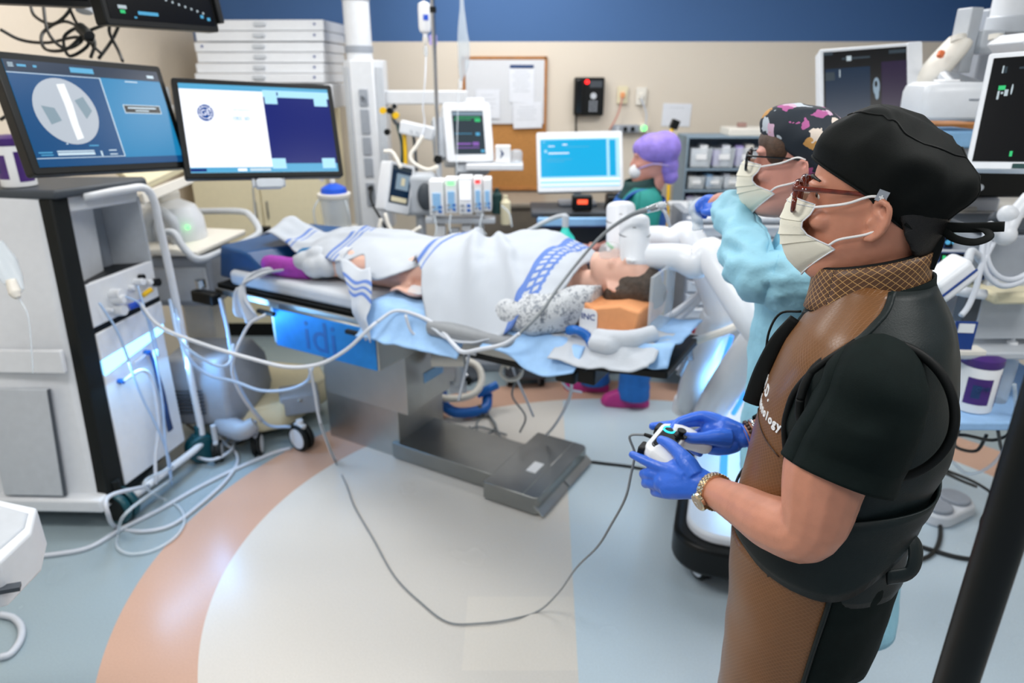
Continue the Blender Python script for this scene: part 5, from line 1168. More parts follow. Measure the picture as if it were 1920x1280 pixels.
# sheet end hanging at the foot end
P = []
for i in range(19):
    t_ = i/18
    q = catmull([V((.10-.16*t_, -.12, .955)), V((-.02-.10*t_, -.22, .965)), V((-.10-.02*t_, -.30, .93)), V((-.14+.05*t_, -.345, .87)), V((-.16+.16*t_, -.355, .81-.07*math.sin(t_*3)))], 6)
    P.append([TM @ (v+V((0, -.018*math.sin(t_*13)*min(1, k/10), .008*math.sin(t_*9+k*.4)))) for k, v in enumerate(q)])
tag(MB().grid(P).build('sheet_end', 'sheet_white', solid=.005, fix=False, sharp=0), 'loose white sheet end hanging over the near foot corner of the table', 'sheet')
# light blue pad and arm pad near side
cloth('absorbent_pad', 'pale blue absorbent pad on the near edge in the middle of the table', .60, 1.10, -.37, -.12, lambda x, y: .935-.10*sm(-.24, -.37, -y*-1 if 0 else y)*0-(.12*sm(.0, .12, -.25-y)), 'pad_blue', 30, 20, 'pad', .006, 10, 4)
ap = MB(TM); ap.rr(.40, .10, .04, .862, .918, c=(1.12, -.285)); tag(ap.build('arm_pad', 'pad_grey', bevel=.02, seg=3), 'grey padded arm board along the near side of the chest', 'arm board')
# gown bulge at shoulder, blue pad corner hanging, grey sheet, towels by the head
cloth('absorbent_pad', 'pale blue pad hanging in a point below the patched gown', 1.20, 1.58, -.355, -.16, lambda x, y: .925-(.055*sm(.02, .14, -.20-y)*math.exp(-((x-1.47)/.12)**2))-.045*sm(.06, .16, -.2-y), 'pad_blue', 30, 20, 'pad', .008, 9, 8)
cloth('draw_sheet', 'white crumpled draw sheet hanging below the orange head block', 1.47, 1.84, -.335, -.05, lambda x, y: .932-.05*sm(.06, .19, -.14-y)+.06*(x-1.5)+.02*math.exp(-((y+.2+.5*(x-1.6))/.03)**2), 'sheet_white', 34, 26, 'sheet', .014, 9, 12)
cloth('head_sheet', 'pale blue sheet over the head section of the table', 1.60, 1.885, -.275, .135, lambda x, y: .925+.10*(x-1.6)+.02*sm(.0, .1, -.12-y)-.06*sm(.02, .08, -.19-y), 'pad_blue', 30, 26, 'sheet', .010, 9, 15)
hb = thing('head_block', 'orange foam head positioning block under the head of the patient', 'head block', M=TM @ Mx.Translation((1.62, -.02, .93)))
mb = MB(TM); mb.loft([[(x, y, z) for x, z in ((1.50, .925), (1.72, .94), (1.735, 1.04), (1.66, 1.055), (1.56, 1.03), (1.51, 1.055))] for y in (-.15, .18)]); mb.build('foam', 'foam_orange', hb, bevel=.008)
MB(TM).box((1.765, .0, 1.05), (.012, .26, .24)).build('clear_end_plate', 'clear', hb, bevel=.003)
MB(TM).rr(.07, .10, .02, 0, .003, Mx.Translation((1.545, -.1525, .975)) @ YX).build('white_sticker', 'label_white', hb)
text('sticker_text', 'INC', .032, TM @ Mx.Translation((1.545, -.1570, .995)) @ YX, 'blue_dark', hb)
# rolled towel by the head
b = MB(); P_ = [tw(1.60, -.215, .948), tw(1.67, -.23, .955), tw(1.74, -.21, .962), tw(1.80, -.15, .98)]
b.tube(P_, [.032, .036, .036, .03], 14); b.tube([tw(1.60, -.245, .935), tw(1.67, -.255, .94), tw(1.71, -.245, .925)], [.03, .035, .02], 10)
tag(b.build('rolled_towel', 'sheet_white', voxel=.007, smooth=4), 'rolled white towel beside the orange head block', 'towel')
b = MB(); b.tube([tw(1.60, -.30, .90), tw(1.64, -.29, .93), tw(1.69, -.29, .94), tw(1.70, -.30, .90)], [.02, .024, .022, .02], 10)
b = MB(); b.tube([tw(1.50, -.22, .955), tw(1.54, -.24, .97), tw(1.575, -.23, .95), tw(1.60, -.25, .925)], [.018, .016, .018, .012], 8)
tag(b.build('blue_strap', 'blue_bright', sharp=0), 'bright blue strap below the white sticker of the head block', 'strap')
# ================================================================== ROBOT AND RIGHT-HAND EQUIPMENT
K0 = V((.60, 2.12, 0)); Ldir = V((.30, .954, 0)); 
RM = Mx.Translation(K0) @ rotz(math.atan2(.954, .30)-PI/2)      # x = across to the right, y = length away from camera
rb = thing('surgical_robot', 'white two armed surgical robot on a low wheeled base beside the operating table', 'surgical robot', M=RM)
b = MB(rb); b.rr(.66, 1.30, .14, .10, .225, c=(.33, .58), n=8); b.build('bumper', 'black_plastic', rb, bevel=.02, seg=3)
b = MB(rb); b.rr(.58, 1.22, .12, .22, .262, c=(.335, .58), n=8); b.build('deck', 'robot_white', rb, bevel=.012, seg=3)
b = MB(rb); b.rr(.40, .44, .10, .26, .58, c=(.44, .55), n=6, taper=.86); b.build('electronics_hump', 'robot_white', rb, bevel=.03, seg=3)
for x, y in ((.12, .06), (.55, .06), (.1, 1.1), (.55, 1.1)):
    q = RM @ V((x, y, 0)); caster(rb, q, .055, .05, .2+x, 'rubber', 'white_plastic', 'black_plastic', top=.13)
b = MB(rb); b.box((.335, -.066, .17), (.20, .01, .05)); b.build('bumper_seam', 'dark_grey', rb)
def arm(base, pts, radii, joints, wrist, nm):
    r = rb
    lo = MB(); lo.cyl(base+V((0, 0, -.02)), base+V((0, 0, .06)), .085, .075, 24); lo.build('arm_base', 'robot_white', r, bevel=.01, seg=3)
    a = MB(); a.tube(pts, radii, 20); o = a.build('robot_arm', 'robot_white', r, sharp=0, label=nm)
    for p, d, rr_, l_ in joints:
        j = MB(); d = V(d).normalized(); j.cyl(p-d*l_/2, p+d*l_/2, rr_, n=24); j.build('joint', 'robot_white', o, bevel=.014, seg=3)
        k = MB(); k.cyl(p-d*(l_/2+.002), p-d*(l_/2-.006), rr_*.8, n=20); k.build('joint_seam', 'grey_plastic', o)
    wp0, wp1, wr = wrist
    w_ = MB(); w_.cyl(wp0, wp1, wr, n=40); wo = w_.build('wrist_unit', 'robot_white', r, bevel=.022, seg=4)
    s_ = MB(); m_ = wp1+(wp0-wp1)*.36; s_.cyl(m_-V((0, 0, .0014)), m_+V((0, 0, .0014)), wr+.0022, n=40); s_.build('seam', 'dark_grey', wo)
    d_ = (V((0, 0, CH))-wp1); d_.z = 0; d_.normalize(); c_ = wp1+(wp0-wp1)*.2+d_*wr; sc = MB(); sc.cyl(c_-d_*.004, c_+d_*.002, .008, n=14); sc.build('screw_cap', 'black_plastic', wo)
nb = at(1318, 800, z=.26)
arm(nb, [nb+V((0, 0, .02)), at(1350, 740, d=2.72), at(1408, 655, d=2.42), at(1432, 628, d=2.32), at(1408, 590, d=2.32), at(1352, 505, d=2.40), at(1332, 474, d=2.44), at(1306, 492, d=2.47), at(1268, 482, d=2.5), at(1200, 480, d=2.52)],
    [.066, .066, .064, .062, .064, .060, .058, .060, .050, .046], [], (at(1190, 502, d=2.52), at(1190, 404, d=2.52), .055), 'near white robot arm with joints')
fb = at(1292, 765, z=.26)
arm(fb, [fb+V((0, 0, .02)), at(1305, 715, d=3.1), at(1342, 605, d=2.75), at(1352, 580, d=2.68), at(1335, 530, d=2.66), at(1300, 455, d=2.66), at(1285, 438, d=2.68), at(1262, 450, d=2.70), at(1235, 446, d=2.72), at(1170, 446, d=2.74)],
    [.07, .07, .068, .064, .062, .055, .050, .05, .048, .044], [], (at(1164, 475, d=2.76), at(1164, 380, d=2.76), .058), 'far white robot arm with joints')
# glowing bars added for the blue glow on the arms, another on the deck
for p0, p1 in ((at(1372, 630, d=2.70), at(1330, 760, d=2.95)), (at(1420, 700, d=2.5), at(1375, 775, d=2.72))):
    MB().tube([p0, p1], .010, 8, False).build('added_glow_bar', 'blue_glow', rb)
MB(rb).box((.17, .60, .267), (.03, .5, .008)).build('added_deck_glow', 'blue_glow', rb)
pl = bpy.data.lights.new('robot_glow', 'POINT'); pl.energy = 5; pl.color = (.18, .55, 1); pl.shadow_soft_size = .06  # added point lamp for the blue glow on the arms
po = bpy.data.objects.new('robot_glow', pl); COL.objects.link(po); po.location = at(1390, 735, d=2.85)
# tube bundle and gripper between table head and robot
t = thing('tube_holder', 'blue grey clamp block with red knob between the table head and the robot', 'clamp', at(1305, 655, d=2.9))
q = at(1302, 645, d=2.9)
MB(Mx.Translation(q) @ rotz(.3)).box((0, 0, 0), (.10, .07, .12)).build('block', 'grey_plastic', t, bevel=.008)
MB(Mx.Translation(q)).ell((-.02, -.045, .08), (.014, .014, .014)).build('knob', 'red', t)
MB().tube([q+V((-.03, -.02, -.05)), q+V((-.06, -.03, -.13))], .014, 8).build('lever', 'grey_plastic', t)
MB().tube([q+V((.03, 0, .05)), at(1322, 590, d=2.88), at(1330, 545, d=2.85)], .010, 8).build('stem', 'light_blue', t, sharp=0)
t = thing('hose_bundle', 'white corrugated hoses running from the table head under the robot arms', 'hose', at(1290, 600, d=2.85))
for i in range(2): MB().tube([at(1245, 615-i*14, d=2.75), at(1285, 585-i*12, d=2.78), at(1312, 556-i*6, d=2.8), at(1318, 530, d=2.8), at(1300, 505, d=2.78)], .016, 10).build('hose', 'cable_white', t, sharp=0)

# ---- equipment boom at right: column from the ceiling with shelves
cx, cy_ = 1.88, 2.82
bm_ = thing('equipment_boom', 'white ceiling column with brackets and shelves of devices on the right', 'equipment boom', (cx, cy_, .6))
MB().cyl((cx, cy_, 2.02), (cx, cy_, 2.9), .082, n=30).build('column', 'white_plastic', bm_)
MB().cyl((cx, cy_, 1.96), (cx, cy_, 2.02), .09, n=30).build('collar', 'light_grey', bm_, bevel=.006)
MB().box((cx+.05, cy_+.12, 1.3), (.26, .18, 1.5)).build('spine', 'grey_plastic', bm_, bevel=.01)
q = at(1818, 82, d=2.5); MB(Mx.Translation(q) @ rotz(.2)).box((0, .03, .01), (.05, .07, .22)).build('slide_rail', 'light_grey', bm_, bevel=.004)
q = at(1833, 82, d=2.5); MB(Mx.Translation(q)).box((.02, .06, 0), (.10, .10, .07)).build('clamp_block', 'white_plastic', bm_, bevel=.004)
q = at(1865, 78, d=2.45); MB(Mx.Translation(q) @ rotz(-.1)).box((0, .04, 0), (.075, .05, .08)).build('bracket', 'light_grey', bm_, bevel=.004)
MB().cyl(at(1866, 74, d=2.38), at(1866, 71, d=2.38)+V((0, 0, .012)), .022, n=18).build('hinge_cap', 'off_white', bm_)
MB().tube([at(1866, 84, d=2.38), at(1935, 78, d=2.2)], .03, 4, False).build('side_arm', 'white_plastic', bm_, bevel=.004)
MB().tube([at(1800, 76, d=2.48), at(1790, 90, d=2.49), at(1745, 140, d=2.55), at(1715, 172, d=2.6)], [.055, .06, .065, .05], 14, flat=.6).build('swing_arm', 'off_white', bm_, sharp=0)
MB().cyl(at(1797, 78, d=2.46), at(1797, 68, d=2.46), .026, n=18).build('hinge_cap', 'off_white', bm_)
MB().tube([at(1762, 106, d=2.44), at(1766, 97, d=2.44)], .012, 6, False).build('red_mark', 'orange', bm_)
# shelves
def shelf(px, py, d, w, dep, nm, m='light_grey', th=.025):
    q = at(px, py, d=d); MB(Mx.Translation(q)).box((w/2, dep/2, 0), (w, dep, th)).build(nm, m, bm_, bevel=.006); return q
s1 = shelf(1752, 540, 2.2, .62, .62, 'shelf'); s2 = shelf(1785, 668, 2.15, .6, .62, 'shelf'); s3 = shelf(1782, 800, 2.15, .55, .60, 'shelf', 'pad_blue', .03); s0 = shelf(1758, 408, 2.3, .62, .5, 'shelf', 'off_white')
b_ = at(1852, 600, d=2.15); MB(Mx.Translation(b_)).box((.16, .03, .03), (.36, .03, .20)).build('shelf_front', 'light_grey', bm_, bevel=.004)
# two monitors on the boom
M, w, h = frame4((1534, 94), (1728, 76), (1728, 232), (1540, 240), 2.62, 2.56)
R1_ = display('monitor', 'white framed monitor with dark ultrasound picture above the floral cap', 'monitor', M, w, h, 'white_plastic', bez=.014, bb=.03, t=.06, screen='scr_dark', r=.008, group='two white framed monitors at right', items=[
    (.02, .25, .5, .98, 'scr_deep'), (.62, .2, .99, .98, 'scr_violet'), (.17, .27, .18, .38, 'scr_text'), (.02, .3, .12, .42, 'scr_dim'), (.2, .1, .5, .13, 'scr_dim'), (.25, .08, .3, .15, 'scr_text'), (.7, .04, .88, .09, 'scr_dim'), (.53, .42, .60, .68, 'scr_grey', 1), (.55, .58, .59, .74, 'scr_grey', 2), (.545, .47, .575, .56, 'scr_dark', 4), (.0, .0, .1, .05, 'scr_dim')])
MB(M).rr(.055, h*1.0, .008, -.055, .004, c=(w/2-.024, 0)).build('side_bezel', 'white_plastic', R1_[0], bevel=.004)
M, w, h = frame4((1826, 108), (1990, 88), (1990, 322), (1836, 312), 1.86, 1.74)
R2_ = display('monitor', 'white framed monitor with black screen cut off by the right edge', 'monitor', M, w, h, 'white_plastic', bez=.014, bb=.022, t=.06, screen='scr_dark', r=.008, group='two white framed monitors at right', items=[
    (.16, .08, .18, .15, 'scr_text'), (.19, .09, .23, .15, 'scr_dim'), (.4, .1, .5, .12, 'scr_dim'), (.16, .27, .26, .31, 'scr_green'), (.16, .32, .19, .40, 'scr_text'), (.21, .33, .24, .35, 'scr_text'), (.26, .31, .31, .37, 'scr_text'), (.345, .26, .37, .36, 'scr_text', 1), (.52, .90, .56, .95, 'scr_green')])
MB(M).box((.04, -h/2+.011, .001), (.05, .012, .003)).build('maker_plate', 'collar_dark', R2_[0])
q = at(1764, 190, d=2.35)
t = thing('lamp_head', 'white rounded device head beside the right edge monitor', 'device', q)
b = MB(Mx.Translation(q)); b.loft([[(x*s_, y*s_, z) for x, y in ((-.10, -.07), (-.06, -.10), (.12, -.10), (.12, .1), (-.08, .1), (-.11, .05))] for z, s_ in ((-.058, .94), (-.02, .99), (.03, 1), (.05, .95), (.062, .8))]); b.build('housing', 'white_plastic', t, bevel=.012, seg=3)
MB(Mx.Translation(q)).box((.075, -.101, .01), (.085, .006, .004)).build('slot', 'grey_plastic', t)
MB().tube([q+V((.05, .05, .05)), V((q.x+.12, q.y+.2, q.z+.08)), V((cx, cy_, q.z+.02))], .02, 8).build('mount', 'light_grey', t)
MB(Mx.Translation(q)).prism([(-.02, -.03), (.03, -.035), (.05, .0), (.03, .03), (-.03, .02)], .062, .07).build('top_ridge', 'label_white', t, bevel=.003)
# stacked units
def unit(px, py, d, w, h, dep, label, items, rz=-.12, m='light_grey', scrm='scr_dark'):
    q = at(px, py, d=d); Mu = Mx.Translation(q) @ rotz(rz) @ Mx.Rotation(-.25, 4, 'X')
    t = thing('generator_unit', label, 'device', M=Mu, group='stacked generator units on the right shelves')
    MB(t).box((0, dep/2, 0), (w, dep, h)).build('case', m, t, bevel=.008)
    MB(t).box((.01, -.003, .0), (w*.86, .006, h*.84)).build('panel', 'navy_ink', t, bevel=.002)
    MB(t).box((.01, -.007, .0), (w*.8, .004, h*.74)).build('screen', scrm, t)
    g = MB(t); ms = []
    for x, z, sx_, sz_, mm in items:
        if mm not in ms: ms.append(mm)
        g.cur = ms.index(mm); g.cyl((x*w, -.008, z*h), (x*w, -.012, z*h), sx_*w, n=12) if sz_ == 0 else g.box((x*w, -.01, z*h), (sx_*w, .004, sz_*h))
    g.build('screen_image', ms, t)
    return t
its = [(-.28, .2, .05, .2, 'scr_green'), (-.18, .2, .05, .2, 'scr_green'), (-.30, -.18, .045, 0, 'scr_tab'), (-.18, -.18, .045, 0, 'scr_tab'), (.02, .15, .12, .25, 'scr_tab'), (.02, -.15, .12, .12, 'scr_pale'), (.2, .2, .05, .12, 'scr_green'), (.22, -.18, .045, 0, 'scr_pale'), (.34, -.16, .045, 0, 'scr_pale'), (.33, .15, .05, .1, 'scr_tab')]
unit(1806, 446, 2.2, .165, .085, .28, 'upper generator unit with glowing blue dials right of the black cap', its)
unit(1795, 498, 2.14, .165, .10, .28, 'lower generator unit with green and blue readouts behind the white probe', its[:6])
# probe
q = at(1778, 520, d=1.95); d_ = (at(1815, 492, d=1.95)-at(1742, 548, d=1.95)).normalized()
t = thing('barcode_scanner' if 0 else 'imaging_probe', 'white block shaped probe with a dark blue line beside the brown collar', 'probe', q)
Mq = frame(q, d_, V((0, 1, 0)), d_.cross(V((0, 1, 0))).normalized())
b = MB(Mq); b.rr(.135, .10, .02, -.032, .032, taper=.95); b.build('body', 'white_plastic', t, bevel=.012, seg=3)
MB(Mq).box((0, -.0515, -.002), (.125, .003, .006)).build('blue_line', 'blue_dark', t)
MB().tube([q+d_*.07, q+d_*.11+V((0, .03, 0)), at(1850, 500, d=2.05)], .012, 8).build('stem', 'light_grey', t, sharp=0)
# trays on the upper shelf
for i, (x, y, w, h, m_, nm) in enumerate(((1790, 396, .16, .03, 'off_white', 'off white flat tray on the top shelf right of the black cap'), (1842, 385, .12, .05, 'paper', 'pale folded packet on the top shelf at right'), (1800, 262, .18, .06, 'light_blue', 'pale blue folded cloth pack beneath the white device head'))):
    q = at(x, y, d=2.35); tag(MB(Mx.Translation(q)).box((0, .1, 0), (w, .2, h)).build('tray' if i == 0 else 'packet', m_, bevel=.008), nm, 'tray' if i == 0 else 'packet')
q = at(1800, 240, d=2.6); tag(MB(Mx.Translation(q)).box((0.02, .1, 0), (.24, .2, .03)).build('wooden_board', 'wood', bevel=.004), 'brown board edge beneath the white device head', 'board')
q = at(1860, 345, d=2.2); t = thing('dark_unit', 'black device with red knob under the right edge monitor', 'device', q)
MB(t).box((0.0, .12, 0), (.26, .22, .09)).build('case', 'black_plastic', t, bevel=.008); MB(t).cyl((-.075, .01, .0), (-.075, -.012, .0), .016, n=16).build('red_knob', 'red', t); MB(t).cyl((-.04, .01, -.01), (-.04, -.01, -.01), .01, n=14).build('small_knob', 'light_grey', t)
# large grey suction box with coiled tubing, white jointed arm
q = at(1880, 478, d=2.1)
t = thing('suction_box', 'large grey box at right with white tubing looped in front', 'device', q)
MB(t).box((.03, .12, -.01), (.24, .22, .15)).build('case', 'grey_plastic', t, bevel=.015, seg=3); MB(t).box((.03, .12, .075), (.25, .23, .02)).build('lid', 'dark_grey', t, bevel=.006)
t2 = thing('tubing', 'white tubing hanging in loops in front of the grey suction box', 'tubing', at(1870, 470, d=2.0))
for pp in ([(1850, 430), (1842, 470), (1848, 510), (1875, 535), (1910, 530), (1935, 510)], [(1858, 430), (1850, 480), (1868, 515), (1900, 524), (1940, 505)], [(1862, 455), (1840, 500), (1830, 540), (1815, 575), (1802, 592)]):
    MB().tube([at(x, y, d=2.0) for x, y in pp], .0085, 8).build('tube', 'cable_white', t2, sharp=0)
t = thing('jointed_arm', 'white jointed support arm at the right edge above the grey box', 'arm', at(1880, 420, d=2.0))
for pp, r_ in (([(1930, 370), (1905, 400), (1885, 440)], .022), ([(1885, 440), (1862, 432), (1850, 425)], .02)): MB().tube([at(x, y, d=2.02) for x, y in pp], r_, 10).build('link', 'white_plastic', t, sharp=0)
MB().ell((0, 0, 0), .032, Mx.Translation(at(1884, 440, d=2.02))).build('joint', 'white_plastic', t); MB().ell((0, 0, 0), .028, Mx.Translation(at(1890, 402, d=2.02))).build('joint', 'white_plastic', t)
MB().ell((0, 0, 0), (.03, .02, .025), Mx.Translation(at(1872, 410, d=2.1))).build('clip', 'dark_grey', t)
q = at(1822, 548, d=2.08); t = thing('grab_rail', 'white handle bar below the white imaging probe', 'rail', q)
MB().tube([at(1796, 544, d=2.06), at(1815, 548, d=2.05), at(1846, 552, d=2.05)], .016, 10).build('bar', 'white_plastic', t, sharp=0); MB(t).box((.012, .02, -.06), (.05, .05, .09)).build('post', 'dark_grey', t, bevel=.006)
q = at(1890, 556, d=2.08); tag(MB(Mx.Translation(q)).box((.02, .06, 0), (.16, .18, .035)).build('instrument_tray', 'cream', bevel=.01), 'cream plastic tray below the grey suction box', 'tray')
# card on the lower shelf
q = at(1806, 632, d=2.05); t = thing('card', 'dark blue card with white label on the right shelf', 'card', q)
MB(Mx.Translation(q) @ rotz(-.1)).box((0, 0, 0), (.062, .006, .10)).build('card', 'blue_dark', t, bevel=.001); MB(Mx.Translation(q) @ rotz(-.1)).box((0, -.004, .03), (.045, .003, .028)).build('label_strip', 'label_white', t)
q = at(1815, 664, d=2.05); tag(MB(Mx.Translation(q)).box((0, .03, -.0), (.12, .05, .018)).build('tray', 'off_white', bevel=.004), 'narrow white ledge below the dark blue card', 'tray')
# wipes and bottle on the blue draped shelf
q3 = s3
wp = wipes('wipes_canister', 'large wipes canister with glossy purple lid on the blue draped shelf at right', V((q3.x+.125, q3.y+.11, q3.z+.015)), 1.12)
text('printed_word', 'one', .03, Mx.Translation(WM[wp.name].translation+V((-.02, -.0645, .095))) @ YX, 'navy_ink', wp)
q = V((q3.x+.245, q3.y+.16, q3.z+.015)); t = thing('pump_bottle', 'clear pump bottle with white nozzle behind the wipes canister at right', 'bottle', q)
MB(t).lathe([(.03, 0), (.032, .01), (.032, .15), (.014, .18), (.014, .19)], None, 18).build('bottle', 'clear_bag', t); MB(t).lathe([(.016, .19), (.016, .21), (.006, .215), (.006, .235)], None, 14).build('cap', 'label_white', t); MB(t).tube([(0, 0, .235), (-.02, -.0, .24), (-.035, 0, .228)], .008, 8).build('nozzle', 'label_white', t, sharp=0)
q = V((q3.x+.035, q3.y+.14, q3.z+.015)); t = thing('pouch_pack', 'standing pale blue pouches left of the large purple lidded canister', 'pouch', q)
for i in range(3): MB(Mx.Translation(q+V((.012*i, .03*i, 0))) @ rotz(.3)).box((0, 0, .07), (.07, .008, .14)).build('pouch', 'light_blue' if i % 2 else 'paper', t, bevel=.003)
MB(Mx.Translation(V((q3.x+.3, q3.y-.0, q3.z-.1)))).box((-.03, .0, 0), (.02, .015, .12)).build('shelf_hook', 'light_grey', bm_)
# foot pedal on the floor
q = at(1768, 960, z=0); t = thing('foot_pedal', 'pale blue grey double foot pedal on the floor at right', 'foot pedal', (q.x, q.y, 0), .5)
MB(t).rr(.30, .17, .075, 0, .05, taper=.92, n=8).build('base', 'white_plastic', t, bevel=.01)
for s_ in (-1, 1): MB(t).rr(.115, .125, .055, .048, .066, c=(s_*.066, 0), n=8).build('pedal', 'grey_plastic', t, bevel=.006)
# foreground black pole
p = at(1858, 1070, d=.74); pr_ = .0215
t = thing('black_pole', 'thick black pole in the near right foreground', 'pole', (p.x, p.y, 0))
MB(t).cyl((0, 0, .03), (0, 0, 2.05), pr_, n=24).build('tube', 'black_plastic', t)
MB(t).lathe([(.14, 0), (.15, .01), (.14, .025), (.04, .04), (.024, .05)], None, 24).build('foot', 'black_plastic', t)
MB(t).cyl((0, 0, 2.05), (0, 0, 2.07), .024, n=20).build('cap', 'dark_grey', t)
# ================================================================== PEOPLE
def human(name, label, M, head, headscale, torso, arms, legs, skin, neck_r=.055, voxel=.006, smooth=3, vx_head=None, ears=True):
    """one continuous skin surface. torso rows: (z, xfront, xback, halfwidth); arms, legs: [(points, radii)] in the person's frame (x forward, y left)"""
    root = thing(name, label, 'person', M=M)
    mb = MB(root)
    headmesh(mb, head, headscale, ear=ears)
    hi = M.inverted() @ WM[root.name] if 0 else Mx()
    p0 = head @ V((-.012, 0, -.05*headscale)); top = torso[-1]
    mb.tube([p0, head @ V((-.03, 0, -.11*headscale)), V(((top[1]+top[2])/2, 0, top[0]-.04))], [neck_r, neck_r*1.0, neck_r*1.25], 16)
    mb.loft([[V(((f+b)/2+(f-b)/2*math.cos(2*PI*k/24), w*math.sin(2*PI*k/24), z)) for k in range(24)] for z, f, b, w in torso])
    for pts, r in arms+legs: mb.tube(pts, r, 14)
    o = mb.build('body', skin, root, voxel=voxel, smooth=smooth)
    return root
def ring_pts(f, b, w, z, a0, a1, n, e=.85, zf=None):
    R_ = []
    for k in range(n+1):
        a = a0+(a1-a0)*k/n; ca, sa = math.cos(a), math.sin(a)
        x = (f+b)/2+(f-b)/2*math.copysign(abs(ca)**e, ca); y = w*math.copysign(abs(sa)**e, sa)
        R_.append(V((x, y, z(x, y) if callable(z) else z)))
    return R_
def shell(mb, prof, zs, a0, a1, n=40, off=0, wr=0, seed=0, e=.85, uvs=1, zfn=None):
    """open garment shell following a torso profile; a0,a1 may be functions of z"""
    P, U = [], []
    for z in zs:
        f, b, w = interp(prof, z)
        A0 = a0(z) if callable(a0) else a0; A1 = a1(z) if callable(a1) else a1
        R_ = ring_pts(f+off, b-off, w+off, z, A0, A1, n, e)
        if zfn: R_ = [V((p.x, p.y, zfn(p.x, p.y, z))) for p in R_]
        if wr:
            for i, p in enumerate(R_):
                q = .7*noise.noise(V((p.x*9+seed, p.y*9, z*6)))+.4*noise.noise(V((p.x*22, p.y*22+seed, z*18)))+1.0*(.25-abs(noise.noise(V((p.x*8, p.y*8+seed, z*7+p.x*6)))))
                c = V(((f+b)/2, 0, z)); d = (p-c); d.z = 0
                R_[i] = p+d.normalized()*q*wr
        P.append(R_); U.append([(k/n*(A1-A0)*(w*.8+.03)*uvs, z*uvs) for k in range(n+1)])
    mb.grid(P, uv=U); return P
def lerpz(a, b, n): return [a+(b-a)*i/n for i in range(n+1)]

# ------------------------------------------------------------------ surgeon
SM = Mx.Translation((.63, 1.09, 0)) @ rotz(math.radians(150)); SI = SM.inverted()
HS = 1.05; SH = Mx.Translation((.042, 0, 1.612))
Ls, Le, Lw = V((.0, .170, 1.375)), V((.045, .232, 1.125)), V((.236, .062, 1.052))
Rs, Re, Rw = V((.0, -.17, 1.375)), V((.06, -.275, 1.13)), V((.222, -.178, 1.055))
tor_body = [(.78, .10, -.085, .14), (.9, .12, -.09, .155), (1.05, .12, -.09, .15), (1.2, .12, -.09, .155), (1.32, .105, -.09, .165), (1.40, .075, -.075, .16), (1.46, .055, -.055, .11), (1.50, .05, -.035, .06)]
sg = human('person', 'person in black cap, brown lead apron and blue gloves holding a game controller', SM, SH, HS, tor_body,
    [([Ls, Ls+(Le-Ls)*.5+V((.012, .01, 0)), Le+V((-.004, .006, .018)), Le+(Lw-Le)*.28+V((0, .014, .004)), Le+(Lw-Le)*.6+V((0, .006, .002)), Lw], [.056, .066, .048, .048, .040, .029]),
     ([Rs, (Rs+Re)/2, Re, Re+(Rw-Re)*.35, Rw], [.058, .056, .048, .048, .028])],
    [([(.0, .085, .88), (.01, .09, .5), (.0, .09, .1), (.02, .09, .06)], [.085, .06, .042, .045]), ([(.0, -.085, .88), (.01, -.09, .5), (.0, -.09, .1), (.02, -.09, .06)], [.085, .06, .042, .045])],
    'skin', .058, .0042, 2)
def hp(x, y, z): return SH @ V((x*HS, y*HS, z*HS))
# hair: nape and sideburn
b = MB(SM)
b.loft([[hp(-.03-.062*c*math.cos(a)*1.0, (.062+.010*c)*math.sin(a), z) for a in [-PI*w+2*PI*w*k/14 for k in range(15)]]+[hp(-.045, -.02, z), hp(-.045, .02, z)] for z, c, w in ((-.075, .72, .18), (-.06, .86, .27), (-.042, .98, .36), (-.02, 1.08, .44), (.005, 1.13, .49), (.03, 1.16, .52))])
b.build('hair', 'hair_black', sg, voxel=.004, smooth=3)
b = MB(SM)
for s_ in (-1, 1): b.tube([hp(.092, s_*.018, .046), hp(.096, s_*.035, .051), hp(.082, s_*.052, .046)], [.0028, .0034, .002], 6)
b.build('eyebrows', 'hair_black', sg, sharp=0)
for s_ in (-1, 1):
    e_ = MB(SM).ell((0, 0, 0), .0112, SH @ Mx.Translation(V((.0755, s_*.0315, .0232))*HS)).build('eye', mat('eye_white', '#d8d0c8', .2), sg)
    MB(SM).ell((0, 0, 0), (.004, .005, .005), SH @ Mx.Translation(V((.0845, s_*.0330, .0232))*HS)).build('iris', 'bead_brown', e_)
# cap
def capmesh(mb, brim, front, back, side, n=64, m=18, wr=.003, seed=0, base=None):
    """brim: (xf, xb, y, zf, zs, zb). curves: [(x or y, z), ...] from brim to crown"""
    P = []
    def cv(c, s):
        q = catmull([V((p[0], 0, p[1])) for p in c], 8); return lerpl(q, s)
    for i in range(m+1):
        s = i/m; F, B_, S_ = cv(front, s), cv(back, s), cv([(p[0], p[2]) for p in side], s); Y = lerpl(catmull([V((p[1], 0, 0)) for p in side], 8), s).x
        R_ = []
        for k in range(n):
            a = 2*PI*k/n; c, sn = math.cos(a), math.sin(a)
            E = F if c >= 0 else B_; w = abs(c)**1.15
            x = S_.x+(E.x-S_.x)*w; z = S_.z+(E.z-S_.z)*abs(c)**(1.0 if s < .3 else 1.0); y = Y*sn
            g = wr*min(1, s*4)*(noise.noise(V((x*16+seed, y*16, z*16)))*1.0+noise.noise(V((x*40, y*40+seed, z*40)))*.35+1.3*(.22-abs(noise.noise(V((x*13+z*9, y*13+seed, z*10)))))*2)*(1.0 if c > -.2 else 1.8)
            R_.append(V((x+g*c, y+g*sn, z+g*.6)))
        P.append(R_)
    mb.loft(P, caps=True); return P
b = MB(SM)
